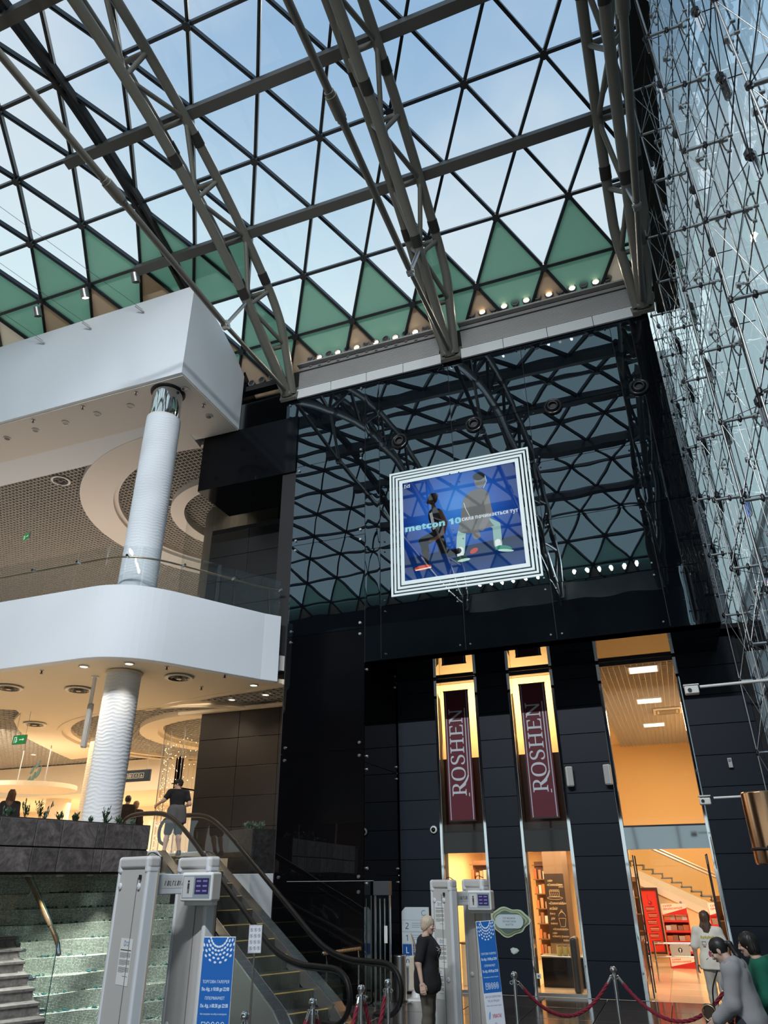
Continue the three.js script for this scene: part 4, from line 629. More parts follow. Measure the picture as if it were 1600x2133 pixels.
// ---------- downlights and ceiling devices ----------
{
  const mk = (on, label, cat, group) => { const t = thing(on ? 'downlight' : 'unlit_downlight', label, cat, [0, 0, 0], 0, group); mesh('trim_ring', new THREE.TorusGeometry(0.095, 0.018, 8, 28).rotateX(Math.PI / 2), M.plasticWhite, t); mesh('lens', new THREE.CylinderGeometry(0.085, 0.085, 0.012, 24), on ? M.lampWarm : M.lampOff, t); return t; };
  const on = mk(true, 'lit downlight in the soffit', 'downlight'), off = mk(false, 'unlit round downlight in the white soffit of the upper box', 'downlight', 'unlit downlights in the upper soffit');
  const L = [[-11.36, 6.285, -11.82, 'lit downlight under the balcony left of the hanging speaker pole'], [-10.32, 6.285, -12.01, 'lit downlight under the balcony edge just right of the column top'], [-8.85, 6.285, -14.72, 'lit downlight under the balcony nearest the black shaft'], [-9.42, 6.44, -16.3, 'lit downlight in the lattice strip above the brown wall, right one'], [-10.53, 6.44, -16.45, 'lit downlight in the lattice strip above the brown wall, left one'], [-22.4, 6.44, -21.6, 'lit downlight far back in the lower lattice ceiling'], [-15.2, 6.44, -17.9, 'lit downlight just right of the column in the lower lattice'], [-12.4, 14.2, -17.9, 'lit downlight inside the upper ring coffer right of the column']];
  L.forEach(([x, y, z, l], i) => { const o = i ? copyOf(on, [x, y, z], null, l) : on; o.position.set(x, y, z); o.userData.label = l; const s = new THREE.SpotLight(CREAM, i === 1 ? 3.5 : 9, 0, 0.95, 0.7, 2); s.name = 'downlight_beam'; s.castShadow = true; s.shadow.radius = 3; s.position.set(x, y - 0.03, z); s.target.position.set(x, 0, z); scene.add(s, s.target); });
  [[-16.77, -12.69], [-15.65, -12.66], [-14.55, -12.67], [-13.41, -12.66], [-12.28, -12.69], [-10.4, -12.6], [-10.52, -13.93]].forEach(([x, z], i) => { const o = i ? copyOf(off, [x, 13.99, z], null) : off; o.position.set(x, 13.99, z); o.userData.label = i < 5 ? nth(i) + ' unlit downlight from the left in the upper white soffit' : i === 5 ? 'unlit downlight right of the chrome column cap' : 'unlit downlight in the upper soffit behind the chrome column cap'; });
  const sp = thing('sprinkler', 'dark sprinkler head left of the chrome column cap in the upper soffit', 'sprinkler', [-11.73, 13.99, -12.24], 0, 'sprinkler heads under the upper soffit'); mesh('escutcheon', cyl(0.05, 0.04, 0.015, 0, 0, 0, 16), M.alu, sp); mesh('head', [cyl(0.015, 0.02, 0.06, 0, -0.04, 0, 8), cyl(0.035, 0.035, 0.006, 0, -0.075, 0, 12)], M.darkMetal, sp);
  for (const [x, z, l] of [[-13.54, -12.24, 'middle dark sprinkler head at the front edge of the upper soffit'], [-15.32, -12.24, 'left dark sprinkler head at the front edge of the upper soffit'], [-10.35, -13.4, 'dark sprinkler head near the right corner of the upper soffit']]) copyOf(sp, [x, 13.99, z], null, l);
  for (const [x, z, l] of [[-12.45, -11.75, 'left of the speaker pole'], [-9.75, -12.55, 'just right of the column'], [-8.95, -13.6, 'near the black shaft'], [-10.1, -14.4, 'before the lattice strip']]) { const c = copyOf(sp, [x, 6.295, z], null, 'small dark sprinkler head in the lower soffit ' + l); c.userData.group = 'sprinkler heads under the balcony'; }
  const vg = thing('ceiling_speaker', 'round slotted ceiling diffuser, larger one in the upper lattice near the exit sign', 'ceiling diffuser', [-17.5, 14.25, -15.6]); mesh('rim', lathe([[0.3, 0], [0.33, -0.02], [0.3, -0.04], [0.24, -0.03]], 32), M.plasticWhite, vg); mesh('louvre_cone', [lathe([[0.2, -0.02], [0.24, -0.05]], 28), lathe([[0.12, -0.02], [0.16, -0.06]], 28), cyl(0.06, 0.06, 0.01, 0, -0.05, 0, 16)], M.lampOff, vg);
  for (const [x, y, z, l] of [[-14.27, 6.28, -12.6, 'round slotted diffuser in the lower soffit, left of the speaker pole'], [-17.1, 6.28, -16.3, 'round slotted diffuser on the curved soffit band above the exit sign'], [-12.9, 6.28, -13.4, 'round slotted diffuser in the lower soffit behind the speaker pole'], [-15.0, 14.25, -18.3, 'round slotted diffuser inside the upper ring coffer behind the column'], [-20.3, 14.25, -15.0, 'round slotted diffuser in the upper lattice at the left edge of the photo'], [-10.0, 6.28, -13.35, 'round flat diffuser in the lower soffit right of the column'] ]) copyOf(vg, [x, y, z], null, l);
  const lp = thing('ceiling_light', 'square lit panel in the ceiling of the curved shop, front one', 'ceiling light', [-12.0, 6.4, -19.6]); mesh('frame', [box(0.66, 0.03, 0.04, 0, 0, 0.32), box(0.66, 0.03, 0.04, 0, 0, -0.32), box(0.04, 0.03, 0.6, 0.31, 0, 0), box(0.04, 0.03, 0.6, -0.31, 0, 0)], M.plasticWhite, lp); mesh('diffuser', box(0.6, 0.02, 0.6), M.lampPanel, lp);
  copyOf(lp, [-12.6, 6.4, -21.6], null, 'square lit panel in the ceiling of the curved shop, deeper left one'); copyOf(lp, [-11.4, 6.4, -21.7], null, 'square lit panel in the ceiling of the curved shop, deeper right one');
  const cam = thing('dome_camera', 'small white bullet camera under the lower soffit at the left edge', 'camera', [-14.1, 6.12, -11.9]); mesh('mount', [cyl(0.05, 0.05, 0.03, 0, 0.16, 0, 16), rod([0, 0.15, 0], [0, 0.06, 0.03], 0.02, 8)], M.plasticWhite, cam); mesh('body', [rod([0, 0.05, -0.08], [0.02, 0, 0.14], 0.045, 14)], M.plasticWhite, cam); mesh('lens', rod([0.02, 0, 0.14], [0.021, -0.002, 0.15], 0.035, 14), M.black, cam);
}
areaLight(CREAM, 3.2, 5, 5, [-18.5, 6.2, -20.5], [-18.5, 0, -20.5], 'unseen_middle_floor_light'); areaLight(CREAM, 2.6, 8, 6, [-28, 6.2, -19], [-28, 0, -19], 'unseen_middle_floor_light'); areaLight(CREAM, 4, 3, 6, [-21, 6.2, -17], [-22, 3.5, -26], 'added_wall_fill'); areaLight(CREAM, 5, 14, 3, [-26, 5.1, -27], [-26, 0, -27], 'unseen_rear_shop_light'); areaLight(CREAM, 4, 5, 4, [-13.5, 6.2, -27.5], [-13.5, 0, -27.5], 'unseen_middle_floor_light'); areaLight(new THREE.Color(1, 0.82, 0.66), 1.2, 40, 40, [-50, 7.4, -45], [-50, 20, -45], 'added_upper_floor_fill'); areaLight(CREAM, 10, 3, 2.4, [-12.0, 6.3, -20.6], [-12, 0, -20.6], 'curved_shop_light'); areaLight(CREAM, 1.6, 4, 3, [-13.2, 6.25, -15.2], [-13.2, 0, -16], 'unseen_middle_floor_light'); areaLight(new THREE.Color(1, 0.78, 0.6), 1.3, 10, 8, [-19, 8.2, -20], [-19, 16, -20], 'added_upper_floor_fill');  // area lamps out of view without fixtures; wall and upward ones added as fill
// ---------- planter wall with tiles and plants ----------
const PT = [0.148, -0.989], PN = [0.989, 0.148], PE = [-9.24, -12.03];
const pl = (tau, off, y) => [PE[0] - PT[0] * tau + PN[0] * off, y, PE[1] - PT[1] * tau + PN[1] * off];
{
  const t = thing('stone_planter', 'long dark stone-tiled planter wall at the edge of the middle floor', 'planter', [PE[0], 2.3, PE[1]], 8.5); // local -z runs along the wall
  mesh('core', [box(0.08, 0.74, 7.0, -0.06, 0.38, 3.5), box(0.5, 0.74, 0.06, -0.3, 0.38, 0.03), box(0.06, 0.74, 7, -0.55, 0.38, 3.5), box(0.5, 0.06, 7, -0.3, 0.2, 3.5)], M.dark, t);
  const tm = [0.8, 0.95, 1.1, 1.25].map((k) => std(0.46 * k, 0.42 * k, 0.43 * k, 0.5, 0, { map: stoneTex }));
  const cols = [0.42, 0.62, 0.18, 0.72, 0.5, 0.66, 0.6, 0.7, 0.7, 0.7, 0.7]; let z = 0;
  cols.forEach((w, i) => { for (const [j, h, y] of [[0, 0.36, 0.18], [1, 0.405, 0.57]]) { const g = boxUV(new RoundedBoxGeometry(0.03, h - 0.014, w - 0.014, 1, 0.006), 0.9); g.attributes.uv.array.forEach((v, q, a) => (a[q] = v + (i * 0.37 + j * 0.61))); const q = mesh('tile', g, tm[(i * 3 + j * 2) % 4], t); q.position.set(0.0, y, z + w / 2); } z += w; });
  mesh('rim', box(0.56, 0.02, 7, -0.28, 0.775, 3.5), M.stone, t); mesh('soil', box(0.48, 0.02, 6.9, -0.3, 0.76, 3.5), M.soil, t);
  mesh('underside', span(-0.6, -0.03, -0.03, 0.0, 0, 7), M.dark, t);
  const post = thing('dark_post', 'short dark round post under the planter above the water steps', 'post', [-10.55, 2.28, -12.55]); mesh('shaft', cyl(0.2, 0.2, 0.3, 0, 0.15, 0, 32), M.blackPanel, post);
}
const leafGeo = (() => { const s = new THREE.Shape(); s.moveTo(0, 0); s.quadraticCurveTo(0.4, 0.45, 0, 1); s.quadraticCurveTo(-0.4, 0.45, 0, 0); const g = new THREE.ShapeGeometry(s, 4), p = g.attributes.position; for (let i = 0; i < p.count; i++) p.setZ(i, -0.25 * p.getY(i) ** 2 + 0.3 * Math.abs(p.getX(i))); g.computeVertexNormals(); return g; })();
function plant(label, pos, h, n, size, mat, group) {
  const t = thing('leafy_plant', label, 'plant', pos, 0, group), leaves = [], stems = [];
  for (let i = 0; i < n; i++) {
    const a = rr(0, 6.28), l = h * rr(0.5, 1.1), lean = rr(0.15, 0.9), p0 = V(rr(-0.03, 0.03), 0, rr(-0.03, 0.03)), p1 = V(Math.cos(a) * lean * l * 0.7, l, Math.sin(a) * lean * l * 0.7);
    stems.push(rod(p0, p1, 0.003, 4)); const m = 5 + Math.floor(rnd() * 4);
    for (let j = 0; j < m; j++) { const q = p0.clone().lerp(p1, 0.35 + 0.65 * j / m), g = leafGeo.clone().scale(size, size * rr(0.8, 1.5), size); g.rotateX(rr(-0.3, 1.3)); g.rotateY(rr(0, 6.28)); leaves.push(g.translate(q.x, q.y, q.z)); }
  }
  const lv = mesh('leaves', leaves, mat, t); lv.userData.kind = 'stuff'; mesh('stems', stems, M.leaf, t); return t;
}
for (let i = 0; i < 16; i++) plant(nth(i) + (i % 4 ? ' dark' : ' pale') + ' plant in the stone planter, counted from its right end', pl(0.25 + i * 0.22, -0.22 - 0.1 * (i % 3), 3.06), i === 3 || i === 9 || i === 10 ? 0.28 : rr(0.08, 0.16), 9, 0.055, i % 4 ? M.leaf : M.leafPale, ['plants before the column', 'plants between column and woman', 'plants at the left end'][i < 5 ? 0 : i < 10 ? 1 : 2]);
// ---------- stepped mosaic water feature ----------
{
  const mos = noiseTex(512, (u, v) => { const N = 24, y = v * N, r = Math.floor(y), x = u * N + (r % 2) * 0.5, cx = Math.floor(x), fx = x - cx - 0.5, fy = y - r - 0.5, d = Math.hypot(fx * 1.05, fy * 1.05), h = Math.sin((((cx % N) + N) % N) * 127.1 + r * 311.7) * 43758.5, q = h - Math.floor(h); const t = d < 0.46 ? 0.72 + 0.28 * q : 0.36; return [t * 0.95, t, t * 0.93]; });
  const wm = std(0.95, 0.96, 0.93, 0.25, 0.2, { map: mos });
  const t = thing('mosaic_cascade', 'stepped water cascade of curved silver mosaic tiers under the stone planter', 'water feature', [-4.76, 0, -10.94], EAZ); // local x across, -z towards the back
  const wave = (i, x) => 0.09 * Math.sin(x * 2.9 + i * 1.9) + 0.035 * Math.sin(x * 6.3 + i), chips = [];
  for (let i = 0; i < 10; i++) {
    const y1 = i === 0 ? 2.28 : 2.2 - 0.232 * i, y0 = Math.max(0, y1 - 0.3), s0 = 5.6 - 0.2 * i, xa = -0.06, xb = i < 4 ? -6.4 : -3.0, n = 70, pos = [], uv = [], idx = [];
    for (let k = 0; k <= n; k++) { const x = lerp(xa, xb, k / n), f = s0 + wave(i, x), sb = s0 + 0.45; pos.push(x, y0, -f, x, y1, -f, x, y1 + 0.012, -f - 0.03, x, y1, -sb); uv.push(x * 1.9, y0 * 1.9, x * 1.9, y1 * 1.9, x * 1.9, y1 * 1.9 + 0.06, x * 1.9, y1 * 1.9 + 0.8); if (k < n) for (let q = 0; q < 3; q++) { const o = k * 4 + q; idx.push(o, o + 4, o + 1, o + 1, o + 4, o + 5); } }
    const g = new THREE.BufferGeometry(); g.setAttribute('position', new THREE.Float32BufferAttribute(pos, 3)); g.setAttribute('uv', new THREE.Float32BufferAttribute(uv, 2)); g.setIndex(idx); g.computeVertexNormals(); mesh('tier', g, wm, t);
    for (let q = 0; q < 60; q++) { const x = lerp(xa - 0.05, -3.0, rnd()); if (noise.noise(x * 1.3, i * 3.3, 0.5) < 0.1 - i * 0.04) continue; const e = rr(0.010, 0.034); chips.push(new THREE.OctahedronGeometry(e, 0).scale(1, 0.7, 1.3).rotateY(rr(0, 6)).translate(x, y1 + 0.01 + e * 0.4, -s0 - wave(i, x) - rr(0.03, 0.12))); }
  }
  mesh('back_wall', [box(6.4, 0.9, 0.06, -3.25, 2.15, -6.1), box(0.05, 2.2, 2.6, -0.03, 1.1, -5.0)], M.dark, t);
  const c = mesh('glass_chips', chips, M.chip); c.position.copy(t.position); c.rotation.copy(t.rotation); tag(c, 'turquoise glass chips heaped along the ledges of the mosaic cascade', 'glass chips', null, 'stuff');
}
for (let i = 0; i < 6; i++) { // unseen spots under the planter, placed to rake light down the tiers
  const p = pl(0.35 + i * 0.62, -0.3, 2.255), d = thing('unseen_planter_spot', nth(i) + ' unseen round spot under the planter above the cascade, from the right', 'downlight', p, 0, 'unseen spots under the planter'); mesh('trim_ring', new THREE.TorusGeometry(0.05, 0.01, 8, 20).rotateX(Math.PI / 2), M.inox, d); mesh('lens', new THREE.CylinderGeometry(0.045, 0.045, 0.01, 18), M.lampWarm, d);
  const s = new THREE.SpotLight(new THREE.Color(0.95, 1, 0.95), 9, 0, 0.75, 0.6, 2); s.name = 'unseen_planter_spot_beam'; s.castShadow = true; s.shadow.radius = 2; s.position.set(p[0], p[1] - 0.02, p[2]); s.target.position.set(p[0] + 0.1, 0, p[2] - 0.1); scene.add(s, s.target);
}
// ---------- stair on the left with glass and wooden rail ----------
{
  const t = thing('stone_staircase', 'grey stone steps at the lower left edge of the photo', 'staircase', [-4.76, 0, -10.94], EAZ);
  for (let k = 0; k < 15; k++) { const s = 2.3 + k * 0.325, y = 0.14 + k * 0.151; const g = boxUV(new RoundedBoxGeometry(2.4, 0.04, 0.36, 1, 0.008).translate(0, 0, 0), 0.8); const q = mesh('tread', g, M.stair, t); q.position.set(-4.22, y, -s - 0.16); const r = mesh('riser', boxUV(box(2.36, 0.15, 0.05), 0.8), M.stair, t); r.position.set(-4.22, y - 0.08, -s - 0.03); }
  mesh('stringer', plate([[2.25, 0], [7.2, 2.3], [7.2, 2.1], [2.7, 0]].map(([s, y]) => [s, y]), -0.05, 0.05).rotateY(Math.PI / 2).translate(-3.06, 0, 0), M.stair, t);
  const b = thing('glass_balustrade', 'glass stair balustrade with a round wooden handrail at the lower left', 'balustrade', [-4.76, 0, -10.94], EAZ);
  const yb = (s) => 0.05 + (s - 2.6) * 0.462;
  const pan = (s0, s1) => { const g = new THREE.ShapeGeometry(new THREE.Shape([[-s0, Math.max(0.05, yb(s0))], [-s1, yb(s1)], [-s1, yb(s1) + 1.22], [-s0, Math.max(0.05, yb(s0)) + (s0 < 3.2 ? 1.12 : 1.22)]].map((p) => new THREE.Vector2(...p)))); return g.rotateY(-Math.PI / 2).translate(-2.98, 0, 0); };
  for (const [a, c] of [[3.1, 4.4], [4.42, 5.8], [5.82, 7.2]]) { const m = mesh('glass_panel', pan(a, c), M.glass, b); m.geometry.scale(1, 1, 1); }
  mesh('glass_edge', [rod([-2.98, 0.2, -3.1], [-2.98, 1.42, -3.1], 0.008, 6), rod([-2.98, 1.42, -3.1], [-2.98, 3.38, -7.2], 0.007, 6)], std(0.05, 0.12, 0.10, 0.2), b);
  mesh('handrail', [tube([[-2.92, 1.33, -3.25], [-2.92, 1.44, -3.45], [-2.92, 2.83, -6.85], [-2.92, 2.9, -7.2]], 0.034, 40, 10)], M.wood, b);
  mesh('bracket', [[3.7, 1.54], [4.9, 2.03], [6.3, 2.6]].map(([s, y]) => merge([rod([-2.98, y - 0.08, -s], [-2.92, y - 0.02, -s], 0.012, 8), rod([-2.92, y + 0.0, -s - 0.05], [-2.92, y + 0.0, -s + 0.05], 0.036, 10)])), M.chrome, b);
  mesh('end_cap', rod([-2.92, 1.2, -3.14], [-2.92, 1.34, -3.27], 0.034, 12), M.chrome, b);
  for (const s of [3.2, 3.9, 4.6, 5.3, 6.0]) for (const d of [0.06, 0.2]) mesh('glass_stud', rod([-3.05, yb(s) + d, -s], [-2.94, yb(s) + d, -s], 0.028, 12), M.chrome, b);
}
// ---------- escalator ----------
{
  const t = thing('escalator', 'escalator with glass sides and black handrails rising left beside the black shaft', 'escalator', ESC, EAZ); // local x across, -z up the run
  const W = 1.0, yd = (s) => s < 1.25 ? 0.1 : s > 6.3 ? 2.72 : lerp(0.1, 2.72, smooth(s, 1.15, 1.5) * 0.045 + clamp((s - 1.25) / 5.05, 0, 1) * 0.955);
  const hr = [[0.45, 0.3], [0.1, 0.32], [-0.1, 0.46], [-0.16, 0.66], [-0.08, 0.86], [0.12, 0.97], [0.6, 0.985], [1.1, 0.99], [1.8, 1.13], [3.0, 1.76], [4.2, 2.42], [5.6, 3.17], [6.4, 3.46], [7.3, 3.55], [8.3, 3.55], [8.65, 3.46], [8.8, 3.26], [8.72, 3.04], [8.4, 2.92]];
  const cv = new THREE.CatmullRomCurve3(hr.map(([s, y]) => V(0, y, -s)), false, 'centripetal');
  const deckPts = Array.from({ length: 60 }, (_, i) => { const s = 0.2 + i * 0.145; return [s, yd(s)]; });
  for (const [x, o] of [[0, -1], [W, 1]]) {
    const hg = new THREE.TubeGeometry(cv, 220, 0.036, 12); hg.scale(1.15, 1, 1); mesh('handrail', hg.translate(x, 0, 0), M.rubber, t);
    const cv2 = new THREE.CatmullRomCurve3(hr.slice(2, -2).map(([s, y]) => V(0, y - 0.05, -s)), false, 'centripetal'); mesh('rail_profile', new THREE.TubeGeometry(cv2, 160, 0.018, 8).translate(x, 0, 0), M.darkMetal, t);
    // glass between deck and handrail, in panels
    const up = cv.getPoints(240).slice(22, -18).map((p) => [-p.z, p.y - 0.05]);
    const yH = (s) => { let b = up[0]; for (const p of up) if (Math.abs(p[0] - s) < Math.abs(b[0] - s) && p[1] > 0.3) b = p; return b[1]; };
    for (const [a, b] of [[0.0, 1.15], [1.16, 2.3], [2.31, 3.5], [3.51, 4.7], [4.71, 5.9], [5.91, 7.1], [7.11, 8.55]]) { const n = 10, q = []; for (let i = 0; i <= n; i++) { const s = lerp(a, b, i / n); q.push([-s, yd(Math.max(0.2, s)) + (s < 0.15 ? 0.3 : 0)]); } for (let i = n; i >= 0; i--) { const s = lerp(a, b, i / n); q.push([-s, Math.max(yH(s), yd(s) + 0.35)]); } mesh('glass_panel', new THREE.ShapeGeometry(new THREE.Shape(q.map((p) => new THREE.Vector2(...p)))).rotateY(-Math.PI / 2).translate(x, 0, 0), M.clear, t); }
    const dk = [], sk = [], out = [];
    for (let i = 0; i + 1 < deckPts.length; i++) { const [s0, y0] = deckPts[i], [s1, y1] = deckPts[i + 1]; dk.push(beam([x + o * 0.07, y0, -s0], [x + o * 0.07, y1, -s1 - 0.003], 0.2, 0.03)); sk.push(beam([x - o * 0.04, y0 - 0.12, -s0], [x - o * 0.04, y1 - 0.12, -s1 - 0.003], 0.012, 0.24)); }
    mesh('deck', dk, M.deck, t); mesh('skirt', sk, M.alu, t);
    const low = (s) => Math.max(0.0, yd(s) - 0.95), pg = [...deckPts.map(([s, y]) => [-s, y - 0.02]), ...deckPts.slice().reverse().map(([s]) => [-s, low(s)])];
    mesh('side_cladding', plate(pg, -0.015, 0.015).rotateY(-Math.PI / 2).translate(x + o * 0.16, 0, 0), o < 0 ? M.alu : M.darkMetal, t);
  }
  mesh('underside', (() => { const l = []; for (let i = 8; i + 1 < deckPts.length; i++) { const [s0] = deckPts[i], [s1] = deckPts[i + 1], lo = (s) => Math.max(0.01, yd(s) - 0.94); l.push(beam([W / 2, lo(s0), -s0], [W / 2, lo(s1), -s1 - 0.003], W + 0.3, 0.02)); } return l; })(), M.dark, t);
  const tread = merge([...Array.from({ length: 30 }, (_, i) => box(0.016, 0.025, 0.4, 0.06 + i * 0.0303, -0.0125, 0)), box(0.9, 0.02, 0.4, W / 2, -0.035, 0)]), riser = merge([box(0.9, 0.24, 0.015, W / 2, -0.13, 0), ...Array.from({ length: 30 }, (_, i) => box(0.014, 0.22, 0.012, 0.06 + i * 0.0303, -0.13, 0.011))]), nose = box(0.9, 0.012, 0.035, W / 2, 0.002, 0);
  for (let i = 0; i < 16; i++) { const s = 0.75 + i * 0.42, y = clamp((s - 1.35) * 0.545 + 0.13, 0.035, 2.62); const st = mesh('step', tread, M.step, t); st.position.set(0, y, -s - 0.2); const r = mesh('riser', riser, M.step, st); r.position.set(0, 0, 0.2); const nb = mesh('nosing', nose, M.yellow, st); nb.position.set(0, 0, 0.19); }
  mesh('landing_plate', [box(W + 0.3, 0.03, 1.1, W / 2, 0.015, 0.25), box(W + 0.3, 0.03, 1.6, W / 2, 2.615, -7.9)], M.inox, t);
}
{ // stone block and white wall end beside the escalator top
  const t = thing('stone_block', 'dark stone-clad planter block right of the escalator top', 'planter', esc(5.35, 1.62, 2.27), EAZ);
  for (const [x, z, w, d] of [[0.32, 0, 0.64, 0.03], [0.32, -1.0, 0.64, 0.03]]) mesh('tile', boxUV(rbox(w, 0.9, d, x, 0.45, z, 0.004, 1)), std(0.10, 0.10, 0.105, 0.5, 0, { map: stoneTex }), t);
  for (const x of [0.0, 0.64]) mesh('tile', boxUV(rbox(0.03, 0.9, 1.0, x, 0.45, -0.5, 0.004, 1)), std(0.09, 0.085, 0.085, 0.5, 0, { map: stoneTex }), t);
  mesh('soil', box(0.58, 0.02, 0.94, 0.32, 0.85, -0.5), M.soil, t);
  struct('wall_stub', [box(0.66, 0.95, 0.9, 0.0, 0, 0).rotateY(-EAZ * Math.PI / 180).translate(...esc(5.8, 1.95, 1.78))], M.white);
  for (let i = 0; i < 3; i++) plant(['front', 'middle', 'rear'][i] + ' pale spiky plant in the stone block right of the escalator', esc(5.5 + i * 0.3, 1.92, 3.13), 0.16, 9, 0.09, M.leafPale, 'plants in the stone block');
}

{ // far shop on the middle floor: red glowing sign, leaf emblem and oval fascia at the left edge
  const r = thing('shop_sign', 'red glowing shop sign at the left edge, behind the long-haired woman', 'sign', [-26.5, 3.95, -24.0]);
  mesh('lit_panel', rbox(1.6, 1.0, 0.06, 0, 0.5, 0, 0.02), glow(0.9, 0.05, 0.05, 1.1), r); mesh('edge_frame', [box(1.66, 0.04, 0.08, 0, 1.02, 0), box(1.66, 0.04, 0.08, 0, -0.02, 0)], M.darkMetal, r);
  areaLight(new THREE.Color(1, 0.15, 0.1), 3, 1.5, 0.9, [-26.5, 4.45, -23.9], [-26.5, 4.45, 0], 'shop_sign_light');
  const o = thing('oval_canopy', 'cream oval shop canopy at the left edge above the planter', 'canopy', [-20.2, 4.9, -19.6]);
  mesh('rim', slab(arc(0, 0, 1.5, 0, 360, 48).slice(0, -1), 0, 0.14), M.cream, o); mesh('hanger', [rod([-0.6, 0.14, 0], [-0.6, 1.5, 0], 0.02, 6), rod([0.6, 0.14, 0], [0.6, 1.5, 0], 0.02, 6)], M.alu, o);
  const e = thing('leaf_emblem', 'dark green leaf-shaped shop emblem hanging near the left edge', 'emblem', [-19.9, 5.1, -19.2], 10);
  for (const [x, y, a, s] of [[0, 0, 0.5, 1], [0.22, 0.1, 0.5, 1.1], [0.44, 0.24, 0.5, 1.2], [0.1, 0.34, 0.6, 0.8], [0.34, 0.5, 0.6, 0.9]]) { const sh = new THREE.Shape(); sh.moveTo(0, -0.16 * s); sh.quadraticCurveTo(0.13 * s, 0, 0, 0.2 * s); sh.quadraticCurveTo(-0.1 * s, 0, 0, -0.16 * s); mesh('leaf', plate(sh, 0, 0.03).rotateZ(-a).translate(x, y, 0), std(0.05, 0.10, 0.09, 0.5), e); }
}
